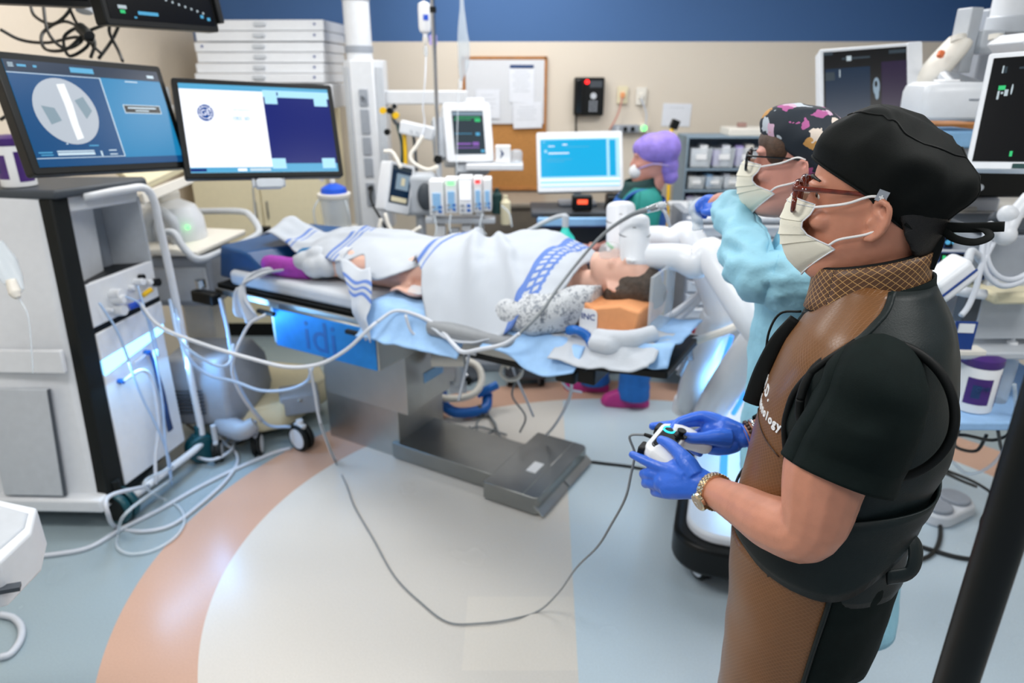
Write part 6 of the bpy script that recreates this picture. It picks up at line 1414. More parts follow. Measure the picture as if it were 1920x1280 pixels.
CP = capmesh(b, None, [(.152, 1.694), (.150, 1.722), (.136, 1.750), (.106, 1.768), (.066, 1.775)], [(-.035, 1.575), (-.064, 1.612), (-.090, 1.645), (-.086, 1.675), (-.05, 1.713), (-.008, 1.75), (.066, 1.775)],
    [(.050, .0835, 1.643), (.038, .096, 1.675), (.030, .096, 1.712), (.038, .076, 1.748), (.052, .045, 1.768), (.066, .002, 1.775)], wr=.0048)
cap = b.build('scrub_cap', 'cap_black', sg, sharp=0)
n_ = 64
def capring(i, k0, k1): return [CP[i][k % n_] for k in range(k0, k1+1)]
MB(SM).tube([p+V((0, 0, .0005)) for p in [CP[12+int(round(1.5*math.sin(k*.2)))][k] for k in range(1, 31)]], .0014, 6, True).build('crown_seam', 'trim_black', cap, sharp=0)
MB(SM).tube([p+V((0, 0, .0)) for p in capring(0, 0, 64)], .0022, 6, True).build('brim_hem', 'cap_black', cap, sharp=0)
MB(SM).tube([CP[j][29] for j in range(0, 13)], .0013, 6, True).build('back_seam', 'trim_black', cap, sharp=0)
for pp, w_ in (([(-.05, .02, 1.60), (-.075, .03, 1.603), (-.10, .035, 1.607), (-.128, .04, 1.612)], .0075), ([(-.05, .02, 1.598), (-.07, .04, 1.588), (-.095, .055, 1.588), (-.112, .05, 1.598), (-.10, .035, 1.606), (-.07, .02, 1.604)], .006), ([(-.045, .02, 1.595), (-.05, .025, 1.58), (-.048, .028, 1.555), (-.045, .03, 1.535)], .009), ([(-.045, .0, 1.60), (-.03, .045, 1.597), (-.0, .072, 1.612)], .010)):
    MB(SM).tube(pp, w_, 8, flat=.22, up=(0, 1, .2)).build('cap_tie', 'cap_black', cap, sharp=0)
tg = MB(SM); Mt = Mx.Translation((.036, .0925, 1.650)) @ Mx.Rotation(-.30, 4, 'Y')
tg.box((0, 0, 0), (.015, .0016, .017), Mt); tgo = tg.build('cap_tag', 'grey_plastic', cap)
MB(SM).box((0, .0012, -.002), (.007, .001, .0022), Mt).box((0, .0012, -.002), (.0022, .0011, .007), Mt).build('tag_cross', 'label_white', cap)
# glasses
gl = thing('glasses', 'tortoiseshell glasses worn by the person in the black cap', 'glasses', M=SM @ SH)
for s_ in (-1, 1):
    P_ = []
    for k in range(29):
        a = 2*PI*k/28; ca, sa = math.cos(a), math.sin(a)
        P_.append(V((.122-.06*(.034*abs(ca)), s_*(.034+.026*math.copysign(abs(ca)**.5, ca)), .020+.024*math.copysign(abs(sa)**.5, sa))))
    r_ = MB(gl).tube(P_, .0034, 8, False, flat=1.2).build('lens_rim', 'tortoise', gl, sharp=0)
    MB(gl).grid([[V((.1215, s_*(.034+.024*u), .020+.022*v)) for u in (-1, 0, 1)] for v in (-1, 0, 1)]).build('lens', 'lens', gl, fix=False)
    MB(gl).tube([(.122, s_*.060, .036), (.115, s_*.070, .037), (.06, s_*.0765, .037), (.015, s_*.079, .036), (-.006, s_*.080, .034)], [.0048, .0046, .004, .0034, .003], 8, flat=.55, up=(0, 1, 0)).build('temple', 'tortoise', gl, sharp=0)
    MB(gl).box((.119, s_*.0625, .037), (.012, .008, .011)).build('hinge_block', 'tortoise', gl, bevel=.002)
    MB(gl).ell((.108, s_*.0752, .0375), (.0012, .001, .0012)).ell((.103, s_*.0756, .0375), (.0012, .001, .0012)).build('rivets', 'chrome', gl)
MB(gl).tube([(.122, -.010, .030), (.127, 0, .033), (.122, .010, .030)], .0032, 8).build('bridge', 'tortoise', gl, sharp=0)
# face mask
def facemask(M, H, s, nm, wearer, col='mask_cream', face=0, ear_y=.078):
    t = thing('face_mask', nm, 'face mask', M=M @ H)
    rows = [(.128, .018, .084, .056, .012), (.133, .008, .083, .060, .008), (.136, -.006, .088, .060, -.004), (.138, -.022, .098, .056, -.016), (.1385, -.034, .098, .055, -.026), (.137, -.050, .088, .056, -.036), (.131, -.068, .070, .062, -.042), (.119, -.092, .054, .068, -.046), (.092, -.114, .044, .069, -.052)]
    P, U = [], []
    for i, (xf, zf, xc, yc, zc) in enumerate(rows):
        r = []
        for k in range(-10, 11):
            u = abs(k)/10; w = u**1.7
            x = xf+(xc-xf)*w; z = zf+(zc-zf)*u**1.3; y = math.copysign(yc*(u**.85), k)
            if u < .25 and i < 3: x -= .004*(1-u/.25)*(2-i)/2
            r.append(V((x, y, z))*s)
        P.append(r); 
    Q = []
    for i in range(len(P)-1):      # pleats: extra rows with a small step
        a, b_ = P[i], P[i+1]; Q.append(a)
        Q.append([p+(q-p)*.5+V((.0012, 0, 0)) for p, q in zip(a, b_)])
        if i in (2, 4, 5): Q.append([p+(q-p)*.90+V((.0030, 0, -.001)) for p, q in zip(a, b_)]); Q.append([p+(q-p)*.94+V((-.0012, 0, 0)) for p, q in zip(a, b_)])
    Q.append(P[-1])
    MB(t).grid(Q).build('mask_panel', col, t, solid=.0016, fix=False, sharp=25)
    for row, w in ((0, .0012), (1, .0006), (-1, .0012)): MB(t).tube([p+V((.0016, 0, 0)) for p in P[row]], w, 6, False).build('mask_hem', 'mask_white', t, sharp=0)
    for k in (0, -1): MB(t).tube([P[i][k] for i in range(len(P))], .0013, 6, False).build('side_hem', 'mask_white', t, sharp=0)
    for s_ in (-1, 1):
        i0 = 0 if s_ < 0 else -1
        MB(t).tube([P[1][i0], V((.04*s, s_*.079*s, .020*s)), V((.008*s, s_*.083*s, .034*s)), V((-.012*s, s_*.082*s, .03*s))], .0021, 6).build('ear_loop', 'elastic', t, sharp=0)
        MB(t).tube([P[7][i0], V((.04*s, s_*.075*s, -.034*s)), V((.006*s, s_*.079*s, -.022*s)), V((-.016*s, s_*.083*s, -.008*s))], .0021, 6).build('ear_loop', 'elastic', t, sharp=0)
    return t
facemask(SM, SH, HS, 'cream pleated face mask worn by the person in the black cap', sg)
# ---- apron
diamond_mat('brown_diamond', '#734c2a', '#835a36', 110, .05, .34); diamond_mat('gold_diamond', '#5a3c26', '#c79a5e', 85, .035, .5)
SP_ = [(.50, .165, -.07, .165), (.65, .167, -.085, .165), (.80, .170, -.10, .168), (.95, .180, -.108, .170), (1.05, .183, -.106, .168), (1.15, .175, -.122, .165), (1.22, .168, -.136, .166), (1.31, .156, -.126, .172), (1.38, .138, -.112, .176), (1.43, .114, -.096, .158), (1.46, .094, -.082, .130), (1.485, .080, -.066, .104), (1.505, .074, -.054, .084)]
D = math.radians
def ab(z): return D(interp([(.95, 70), (1.1, 70), (1.2, 64), (1.28, 54), (1.34, 55), (1.40, 66), (1.45, 84), (1.505, 97)], z)[0])
zs = lerpz(.96, 1.505, 44)
b = MB(SM); shell(b, SP_, zs, lambda z: -ab(z), ab, 44, .004, .0018, 1); vf = b.build('vest_front', 'brown_diamond', sg, solid=.004, fix=False, sharp=0)
b = MB(SM); shell(b, SP_, zs, ab, lambda z: 2*PI-ab(z), 56, .004, .0065, 3); vb = b.build('vest_back', 'vest_black', sg, solid=.004, fix=False, sharp=0)
for s_ in (-1, 1):
    pts = []
    for z in lerpz(1.16, 1.44, 24):
        f, bb, w = interp(SP_, z); pts.append(ring_pts(f+.008, bb-.008, w+.008, z, s_*ab(z), s_*ab(z)+.001, 1)[0])
    MB(SM).tube(pts, .0055, 8, False).build('armhole_trim', 'trim_black', vf, sharp=0)
    # shoulder patch with stitched edge
    pts = []
    for z in lerpz(1.43, 1.505, 10):
        f, bb, w = interp(SP_, z); pts.append(ring_pts(f+.007, bb-.007, w+.007, z, s_*ab(z), s_*ab(z)+.001, 1)[0])
    MB(SM).tube(pts, .009, 8, False, flat=.5).build('shoulder_seam', 'vest_black', vf, sharp=0)
# armhole rim over the back
for s_ in (-1, 1):
    b = MB(SM); c0 = V((-.012, s_*.158, 1.335)); P_ = []
    for k in range(33):
        a = 2*PI*k/32; P_.append(c0+V((.105*math.cos(a), s_*(.032*-abs(math.sin(a))*(1 if math.sin(a) > 0 else -.15)+.018), .108*math.sin(a))))
    b.tube(P_, .007, 8, True).build('armhole_rim', 'trim_black', vb, sharp=0)
# scrub shirt: sleeves and collar
def sleeve(pts, radii, seed, m, par, nm='sleeve', wr=.006, n=26, k=34, solid=.003, flare=0, freq=10, ridge=1.3, sub_=10):
    b = MB(SM) if par is sg else MB(par); Q = catmull(pts, sub_); mm = len(Q); P = []
    x = None
    for i, p in enumerate(Q):
        t = (Q[min(i+1, mm-1)]-Q[max(i-1, 0)]).normalized()
        if x is None: x = t.orthogonal().normalized()
        x = (x-t*x.dot(t)).normalized(); y = t.cross(x); r = lerpl(radii, i/(mm-1)); R_ = []
        for j in range(n+1):
            a = 2*PI*j/n; d = x*math.cos(a)+y*math.sin(a); q = p+d*r
            g = .6*noise.noise(q*freq+V((seed, 0, 0)))+.5*noise.noise(q*freq*2.3+V((0, seed, 0)))+ridge*(.25-abs(noise.noise(V((q.x*freq*.9+seed, q.y*freq*.9, q.z*freq*1.6)))))
            R_.append(q+d*wr*g)
        P.append(R_)
    b.grid(P); return b.build(nm, m, par, solid=solid, fix=True, sharp=0)
for S_, E_, sd in ((Ls, Le, 1), (Rs, Re, 2)):
    out = 1 if S_.y > 0 else -1
    so = sleeve([S_+V((-.006, -out*.05, .012)), S_+V((-.008, out*.004, .008)), S_+(E_-S_)*.2+V((-.010, out*.006, .004)), S_+(E_-S_)*.40+V((-.006, 0, 0)), S_+(E_-S_)*.56+V((-.006, out*.004, 0))], [.056, .070, .078, .079, .080], sd, 'scrub_black', sg, wr=.007)
    Q = S_+(E_-S_)*.735+V((-.012, out*.004, 0)); d_ = (E_-S_).normalized()
b = MB(SM)
b.grid([ring_pts(.084*f_+.012, -.052*f_+.0, .072*f_, (lambda x, y, zz=zz: zz-.28*x), 0, 2*PI, 40, .95) for zz, f_ in ((1.445, 1.42), (1.468, 1.26), (1.488, 1.14), (1.502, 1.10))])
b.build('shirt_collar', 'scrub_black', sg, solid=.004, fix=False, sharp=0)
# thyroid collar
b = MB(SM); P, U = [], []
for zz, f_ in ((1.478, 1.06), (1.497, 1.02), (1.515, 1.0), (1.533, 1.0), (1.549, .99)):
    R_ = ring_pts(.038+.081*f_, .038-.081*f_, .079*f_, (lambda x, y, zz=zz: zz-.30*(x-.0)+(0)), .0, 2*PI, 48, .95)
    P.append(R_); U.append([(k/48*.46, zz) for k in range(49)])
b.grid(P, uv=U); tc_ = b.build('thyroid_collar', 'gold_diamond', sg, solid=.005, fix=False, sharp=0)
for i in (0, -1): MB(SM).tube(P[i], .0035, 8, False).build('collar_trim', 'trim_black', tc_, sharp=0)
b = MB(SM); fl = [[P[i][k]+(P[i][k]-V((.04, 0, P[i][k].z))).normalized()*.007 for k in range(8, 25)] for i in range(5)]
b.grid(fl, uv=[[(k*.0096+.003, 1.48+.0177*i) for k in range(17)] for i in range(5)]); b.build('collar_overlap', 'gold_diamond', tc_, solid=.003, fix=False, sharp=0)
MB(SM).tube([fl[i][0] for i in range(5)], .0022, 6, False).build('overlap_seam', 'trim_black', tc_, sharp=0)
# neckline trim
b = MB(SM); b.tube([(.05, .090, 1.482), (.090, .058, 1.458), (.116, .028, 1.432), (.124, .0, 1.424), (.116, -.028, 1.432), (.090, -.058, 1.458), (.05, -.09, 1.482)], .0055, 10, True)
b.build('neckline_trim', 'trim_black', vf, sharp=0)
# skirt and wrap belt, trousers
def sk(z): return D(interp([(.40, 86), (.72, 97), (.85, 100), (1.0, 104)], z)[0])
b = MB(SM); shell(b, SP_, lerpz(.42, 1.0, 30), lambda z: -sk(z), sk, 48, .006, .004, 6); sf = b.build('skirt_front', 'brown_diamond', sg, solid=.004, fix=False, sharp=0)
for s_ in (-1, 1):
    pts = [];
    for z in lerpz(.42, .985, 20):
        f, bb, w = interp(SP_, z); pts.append(ring_pts(f+.005, bb-.005, w+.005, z, s_*sk(z), s_*sk(z)+.001, 1)[0])
    MB(SM).tube(pts, .011, 8, False, flat=.5).build('skirt_trim', 'vest_black', sf, sharp=0)
def hem(x, y, z): return z
b = MB(SM); shell(b, SP_, lerpz(.77, 1.02, 16), lambda z: sk(z)+.03, lambda z: 2*PI-sk(z)-.03, 44, .004, .005, 9); b.build('skirt_back', 'scrub_black', sg, solid=.004, fix=False, sharp=0)
# black wrap: lower edge dips at the side, rises to the back and front
b = MB(SM); P = []
for t_ in lerpz(0, 1, 8):
    R_ = []
    for k in range(81):
        a = 2*PI*k/80
        low = interp([(-.11, 1.075), (-.04, 1.0), (.01, .972), (.08, .985), (.15, 1.02), (.19, 1.055)], .035+.15*math.cos(a))[0]
        topz = interp([(-.11, 1.16), (.0, 1.14), (.10, 1.09), (.15, 1.05), (.19, 1.062)], .035+.15*math.cos(a))[0]
        z = low+(topz-low)*t_; f, bb, w = interp(SP_, z); p = ring_pts(f+.013, bb-.012, w+.012, z, a, a+.001, 1)[0]
        g = .0035*noise.noise(V((p.x*14, p.y*14, z*30))); R_.append(p*1+V((g*math.cos(a), g*math.sin(a), 0)))
    P.append(R_)
b.grid(P); b.build('wrap_belt', 'vest_black', sg, solid=.004, fix=False, sharp=0)
b = MB(SM)
b.tube([(-.085, .07, 1.085), (-.112, .085, 1.078), (-.120, .10, 1.055), (-.115, .11, 1.03), (-.085, .13, 1.022)], .016, 8, flat=.3); b.build('belt_loop', 'vest_black', sg, sharp=0)
for s_ in (-1, 1): sleeve([V((.0, s_*.078, .90)), V((.0, s_*.082, .75)), V((.02, s_*.085, .5)), V((-.0, s_*.09, .28)), V((.0, s_*.09, .09))], [.076, .078, .075, .072, .075], 4+s_, 'scrub_black', sg, 'trouser_leg', .006)
for s_ in (-1, 1): MB(SM).loft([[V((x*f_, s_*.09+y*f_, z)) for x, y in ((-.07, -.035), (.10, -.045), (.19, -.03), (.205, 0), (.19, .03), (.10, .045), (-.07, .035))] for z, f_ in ((0, 1), (.03, 1.02), (.06, .85), (.09, .45))]).build('shoe', 'black_plastic', sg, bevel=.008)
# chest lettering, pocket, badge lanyard
def onfront(z, a): 
    f, bb, w = interp(SP_, z); p = ring_pts(f+.0095, bb-.01, w+.0095, z, a, a+.01, 1); q = interp(SP_, z+.01)
    x = (p[1]-p[0]).normalized(); up = V(((q[0]-f)*math.cos(a)*8, 0, .08)).normalized(); nn = x.cross(up).normalized(); return SM @ frame(p[0], x, nn.cross(x), nn)
for tx, z, a, s_ in (('M.D.', 1.295, .42, .030), ('Pulmonology', 1.262, .50, .022)):
    n__ = len(tx)
    for i, ch in enumerate(tx):
        if ch == '.' and 0: continue
        text('letter', ch, s_, onfront(z, a+(i-n__/2)*s_*.56/.15*1.05), 'label_white', vf, ext=.0006, bold=.0008)
b = MB(SM); pp = []
for k in range(14):
    a = .25+.75*k/13; f, bb, w = interp(SP_, 1.235-.03*k/13); pp.append(ring_pts(f+.009, bb-.009, w+.009, 1.245-.035*k/13, a, a+.01, 1)[0])
b.tube(pp, .0012, 6, False); b.build('pocket_edge', 'bead_brown', vf, sharp=0)
ld = thing('lanyard', 'black badge strap with steel ring hanging from the neckline of the lead apron', 'lanyard', SM @ V((.17, .02, 1.3)))
MB(SM).tube([(.135, .03, 1.42), (.158, .034, 1.375), (.177, .03, 1.31), (.190, .024, 1.238)], [.010, .013, .015, .016], 8, flat=.25, up=(0, 1, 0)).build('strap', 'trim_black', ld, sharp=0)
MB(SM).tube([(.13, .01, 1.428), (.165, .0, 1.415), (.178, .012, 1.38), (.176, .022, 1.33)], .0022, 6).build('cord', 'trim_black', ld, sharp=0)
MB(SM).ring((0, 0, 0), .012, .001, Mx.Translation((.178, .018, 1.315)) @ Mx.Rotation(1.2, 4, 'X')).build('steel_ring', 'chrome', ld, sharp=0)

# ---- hands in gloves: chains of joints, joined to one skin
def glove(name, chains, palm, par, voxel=.0026, smooth=3, m='glove_blue'):
    b = MB()
    for pts, r in chains: 
        b.tube(pts, r, 12); b.ell((0, 0, 0), r[-1] if isinstance(r, list) else r, Mx.Translation(V(pts[-1])))
    for pts, r, fl, up in palm:
        b.tube(pts, r, 14, flat=fl, up=up); b.ell((0, 0, 0), r[-1]*.66, Mx.Translation(V(pts[-1]))); b.ell((0, 0, 0), r[0]*.72, Mx.Translation(V(pts[0])))
    return b.build(name, m, par, voxel=voxel, smooth=smooth)
A = at
LW = SM @ Lw; RW = SM @ Rw
gl_ch = [([A(1290, 893, d=1.385), A(1252, 880, d=1.425), A(1224, 869, d=1.445), A(1203, 860, d=1.46), A(1186, 852, d=1.475)], [.020, .017, .0125, .0105, .0085]),       # index
    ([A(1290, 900, d=1.385), A(1245, 893, d=1.43), A(1216, 888, d=1.455), A(1208, 888, d=1.49), A(1226, 880, d=1.515)], [.020, .017, .0125, .011, .009]),
    ([A(1292, 908, d=1.385), A(1248, 908, d=1.43), A(1218, 904, d=1.455), A(1212, 905, d=1.49), A(1232, 893, d=1.515)], [.020, .017, .0125, .0105, .009]),
    ([A(1296, 918, d=1.385), A(1258, 922, d=1.425), A(1234, 922, d=1.45), A(1228, 920, d=1.48), A(1245, 908, d=1.50)], [.019, .016, .0115, .0095, .008]),
    ([A(1304, 893, d=1.375), A(1290, 870, d=1.39), A(1272, 848, d=1.415), A(1254, 832, d=1.44), A(1240, 825, d=1.458)], [.020, .020, .0145, .0125, .0105])]
lg = glove('glove', gl_ch, [([LW+(A(1318, 915, d=1.37)-LW)*.2, A(1304, 905, d=1.378), A(1275, 902, d=1.40), A(1245, 905, d=1.425)], [.030, .034, .037, .034], .62, (-.5, -.6, .6)), ([A(1290, 880, d=1.392), A(1262, 878, d=1.42), A(1240, 880, d=1.435)], [.022, .02, .016], .8, (-.5, -.6, .6))], sg)
gr_ch = [([A(1362, 800, d=1.555), A(1336, 786, d=1.565), A(1314, 780, d=1.567), A(1288, 785, d=1.56), A(1271, 792, d=1.553), A(1258, 806, d=1.54)], [.020, .017, .0125, .0105, .0100, .0085]),    # index arched on the lit button
    ([A(1362, 805, d=1.56), A(1330, 790, d=1.58), A(1305, 790, d=1.595), A(1262, 796, d=1.61), A(1224, 799, d=1.60)], [.020, .017, .0125, .0115, .0095]),
    ([A(1364, 815, d=1.56), A(1335, 808, d=1.59), A(1312, 812, d=1.61), A(1290, 826, d=1.61), A(1296, 840, d=1.585)], [.020, .017, .013, .011, .009]),
    ([A(1366, 825, d=1.555), A(1338, 826, d=1.585), A(1318, 832, d=1.60), A(1302, 843, d=1.59), A(1312, 850, d=1.57)], [.020, .016, .012, .010, .008]),
    ([A(1366, 822, d=1.535), A(1340, 820, d=1.525), A(1318, 821, d=1.52), A(1296, 821, d=1.52), A(1281, 817, d=1.522)], [.022, .019, .0135, .0125, .0105])]
rg = glove('glove', gr_ch, [([RW+(A(1385, 822, d=1.548)-RW)*.3, A(1380, 818, d=1.548), A(1355, 812, d=1.555), A(1332, 806, d=1.57)], [.030, .034, .040, .034], .6, (-.5, -.75, .3)), ([A(1378, 830, d=1.547), A(1362, 835, d=1.548), A(1342, 838, d=1.552), A(1325, 841, d=1.56)], [.022, .022, .02, .013], .8, (-.5, -.6, .6))], sg)
for g_, W_, E_, sd in ((lg, Lw, Le, 0), (rg, Rw, Re, 1)):
    d_ = (W_-E_).normalized(); Mc = SM @ look(W_, d_)
    MB(Mc).ring((0, 0, -.002), .0315, .0022, None, 26, 6).build('cuff_roll', 'glove_blue', g_, sharp=0)
# watch on the left wrist, bracelets on the right
d_ = (Le-Lw).normalized(); Mw = SM @ look(Lw+d_*.014, d_, (1, 0, 0))
wt = thing('wristwatch', 'gold and steel link wristwatch over the blue glove cuff of the near hand', 'wristwatch', M=Mw)
b = MB(wt); b.lathe([(.0335, -.009), (.0355, -.009), (.0355, .009), (.0335, .009)], None, 40); b.build('band', 'gold', wt)
b = MB(wt)
for k in range(30):
    for j in (-1, 0, 1):
        a = 2*PI*(k+.5*(j != 0))/30; b.box((0, 0, 0), (.0025, .0052, .0052), rotz(a) @ Mx.Translation((.0362, 0, j*.0056)))
b.build('links', 'gold', wt, bevel=.0006)
wd_ = (Mw.inverted().to_3x3() @ (V((0, 0, CH))-Mw.translation+V((-.5, 0, -1.0)))); wa = math.atan2(wd_.y, wd_.x)
Mf = rotz(wa) @ Mx.Translation((.036, 0, 0)) @ Mx.Rotation(PI/2, 4, 'Y')
MB(wt).lathe([(.016, -.002), (.019, .0), (.019, .006), (.0165, .0085), (.015, .0085)], Mf, 32).build('watch_case', 'gold', wt)
MB(wt).lathe([(.001, .0084), (.0152, .0084), (.0152, .0088), (.001, .0088)], Mf, 28).build('dial', 'watch_face', wt)
MB(wt).box((.004, 0, .0092), (.009, .0012, .0004), Mf).box((0, .003, .0092), (.0012, .007, .0004), Mf).build('hands', 'label_white', wt)
d2 = (Re-Rw).normalized(); Mb = SM @ look(Rw+d2*.012, d2)
bb_ = thing('bracelet', 'dark brown bead bracelet on the far wrist', 'bracelet', M=Mb)
for k in range(22): MB(bb_).ell((.033*math.cos(2*PI*k/22), .033*math.sin(2*PI*k/22), 0), .0050, None, 10, 8).build('bead', 'bead_brown', bb_)
Mb2 = SM @ look(Rw+d2*.024, d2)
b2 = thing('bracelet', 'braided silver bracelet beside the bead bracelet on the far wrist', 'bracelet', M=Mb2)
for ph in (0, PI): MB(b2).tube([V(((.034+.0015*math.cos(k*1.2+ph))*math.cos(2*PI*k/48), (.034+.0015*math.cos(k*1.2+ph))*math.sin(2*PI*k/48), .003*math.sin(k*1.2+ph))) for k in range(49)], .0022, 6, False).build('braid', 'chrome', b2, sharp=0)
sleeve([Rw+d2*.034, Rw+d2*.10, Re+V((0, 0, .0)), Rs], [.038, .052, .062, .07], 9, 'scrub_black', sg, 'undersleeve', .003)
# ---- game controller
gx = V((.50, .85, -.02)).normalized(); gy0 = V((-.87, .49, .16)).normalized(); gz = gx.cross(gy0).normalized(); gy = gz.cross(gx)
gc = A(1258, 836, d=1.50)
GM = frame(gc, gx, gy, gz)
gp = thing('game_controller', 'white and black game controller with cyan ring held in blue gloves', 'game controller', M=GM)
b = MB(gp)
b.rr(.150, .062, .028, -.014, .014, c=(0, .012), n=8)
for s_ in (-1, 1): b.tube([V((s_*.052, .018, .0)), V((s_*.064, -.02, -.003)), V((s_*.072, -.058, -.010))], [.027, .025, .018], 14); b.ell((s_*.052, .016, 0), (.026, .028, .016)); b.ell((s_*.072, -.058, -.010), .0175)
b.build('shell', 'white_plastic', gp, voxel=.003, smooth=5)
b = MB(gp); b.rr(.118, .046, .020, .0, .0172, c=(0, .010), n=8); b.build('face_plate', 'black_gloss', gp, bevel=.003)
for x, y in ((-.036, -.004), (.030, -.008)):
    st = MB(gp).lathe([(.015, .016), (.015, .019), (.006, .02), (.006, .027), (.010, .028), (.010, .031), (.007, .0315)], Mx.Translation((x, y, 0)), 24).build('thumbstick', 'black_plastic', gp)
MB(gp).ring((.034, .020, .0178), .0125, .0016, None, 30, 8).build('light_ring', 'led_cyan', gp, sharp=0)
MB(gp).cyl((.034, .020, .016), (.034, .020, .0185), .010, n=20).build('round_button', 'black_plastic', gp)
for s_ in (-1, 1): MB(gp).rr(.034, .016, .006, -.012, .008, c=(s_*.052, .046)).build('shoulder_button', 'black_plastic', gp, bevel=.003)
MB(gp).tube([(.004, .040, 0), (.004, .052, 0), (.004, .064, -.001)], [.0048, .0046, .004], 10).build('cable_boot', 'black_plastic', gp, sharp=0)
GC0 = GM @ V((.004, .062, -.001))

# ------------------------------------------------------------------ gowned person
GMt = Mx.Translation((.843, 1.590, 0)) @ rotz(math.radians(157)); GI = GMt.inverted()
GHc = GI @ V((.68, 1.655, 1.61))
GH = Mx.Translation((GHc.x, 0, 1.61)); GP_off = GHc.x-.045
def lean(z): 
    t_ = min(1, max(0, (z-.75)/.70)); return GP_off*t_**1.3
def leanrows(rows, zi=0): return [tuple([r[0], r[1]+lean(r[0]), r[2]+lean(r[0]), r[3]]) for r in rows]
gS, gE, gW = V((lean(1.38)+.02, .15, 1.385)), GI @ at(1412, 492, d=1.58), GI @ at(1366, 384, d=1.78)
gHd = GI @ at(1335, 382, d=1.84)
tbg = leanrows([(.8, .10, -.09, .15), (1.0, .10, -.08, .14), (1.2, .11, -.085, .15), (1.33, .09, -.085, .155), (1.40, .06, -.07, .14), (1.46, .045, -.05, .08), (1.49, .04, -.03, .055)])
gn = human('person', 'person in pale blue gown, floral cap, black glasses and mask reaching out an arm', GMt, GH, 1.0, tbg,
    [([gS, gE, gW, gHd], [.034, .024, .024, .022]), ([(lean(1.38), -.15, 1.375), (.09, -.17, 1.15), (.05, -.16, .98), (.04, -.15, .86)], [.045, .04, .03, .026])],
    [([(.0, .08, .85), (.0, .085, .45), (.0, .085, .05)], [.08, .055, .04]), ([(.0, -.08, .85), (.0, -.085, .45), (.0, -.085, .05)], [.08, .055, .04])], 'skin_pink', .052, .006, 3)
b = MB(GMt); 
for (x, y, z, rx, ry, rz_) in ((.035, 0, .062, .066, .077, .045), (-.03, 0, .02, .075, .078, .075), (.045, .045, .05, .035, .032, .045), (.045, -.045, .05, .035, .032, .045)): b.ell((x, y, z), (rx, ry, rz_), GH)
b.build('hair', 'hair_brown', gn, voxel=.006, smooth=3)
blotch_mat('floral', '#16222e', ['#c9a8c0', '#d8ccc0', '#a8578f', '#b8c2cc', '#c09050'], 28)
b = MB(GMt @ Mx.Translation((GH.translation.x, 0, 0))); z0 = 1.61
capmesh(b, None, [(.098, z0+.082), (.100, z0+.105), (.088, z0+.128), (.06, z0+.143), (.02, z0+.148)], [(-.07, z0-.05), (-.11, z0-.02), (-.125, z0+.03), (-.11, z0+.08), (-.06, z0+.13), (.02, z0+.148)],
    [(.005, .080, z0+.03), (-.005, .090, z0+.06), (-.01, .088, z0+.09), (0, .07, z0+.12), (.01, .04, z0+.14), (.02, .002, z0+.148)], wr=.003, seed=4)
b.build('floral_cap', 'floral', gn, sharp=0)
g2 = thing('glasses', 'black framed glasses worn by the person in the floral cap', 'glasses', M=GMt @ GH)
for s_ in (-1, 1):
    P_ = [V((.116, s_*(.034+.025*math.copysign(abs(math.cos(2*PI*k/28))**.5, math.cos(2*PI*k/28))), .018+.021*math.copysign(abs(math.sin(2*PI*k/28))**.5, math.sin(2*PI*k/28)))) for k in range(29)]
    MB(g2).tube(P_, .0033, 8, False).build('lens_rim', 'black_gloss', g2, sharp=0)
    MB(g2).grid([[V((.116, s_*(.034+.023*u), .018+.019*v)) for u in (-1, 0, 1)] for v in (-1, 0, 1)]).build('lens', 'lens', g2, fix=False)
    MB(g2).tube([(.116, s_*.060, .032), (.10, s_*.072, .032), (.03, s_*.079, .031), (-.005, s_*.080, .028)], .0036, 8, flat=.6).build('temple', 'black_gloss', g2, sharp=0)
MB(g2).tube([(.116, -.010, .026), (.120, 0, .029), (.116, .010, .026)], .003, 8).build('bridge', 'black_gloss', g2, sharp=0)
facemask(GMt, GH, 1.0, 'cream pleated face mask worn by the person in the floral cap', gn)
GP = [(.42, .17, -.24, .22), (.6, .18, -.22, .215), (.8, .205, -.17, .205), (1.0, .215, -.11, .195), (1.2, .225, -.035, .185), (1.32, .225, .0, .178), (1.40, .21, .025, .158), (1.45, .195, .05, .115), (1.485, .185, .075, .075)]
b = MB(GMt); shell(b, GP, lerpz(.42, 1.485, 60), 0, 2*PI, 84, .004, .014, 12, .95); go_ = b.build('gown', 'gown_blue', gn, solid=.003, fix=False, sharp=0)
def gsleeve(pts, radii, seed): return sleeve(pts, radii, seed, 'gown_blue', gn, 'gown_sleeve', .012, 44, freq=15, ridge=2.2, sub_=16)
gsleeve([gS+V((-.0, -.05, .02)), gS+V((.01, .01, -.005)), gS+(gE-gS)*.55+V((0, .0, -.015)), gE+V((-.005, .0, -.02)), gE+(gW-gE)*.35+V((0, 0, -.012)), gE+(gW-gE)*.75, gW], [.066, .072, .062, .056, .052, .044, .037], 3)
gsleeve([V((lean(1.38), -.13, 1.38)), V((lean(1.35)+.0, -.165, 1.34)), V((.09, -.175, 1.15)), V((.06, -.165, 1.0)), V((.045, -.155, .90))], [.065, .07, .07, .06, .045], 5)
for s_ in (-1, 1): MB(GMt).loft([[V((x*f_, s_*.09+y*f_, z)) for x, y in ((-.09, -.035), (.10, -.045), (.165, -.03), (.18, 0), (.165, .03), (.10, .045), (-.09, .035))] for z, f_ in ((0, 1), (.03, 1.02), (.06, .85), (.09, .45))]).build('shoe', 'label_white', gn, bevel=.008)
w0 = at(1366, 384, d=1.79)
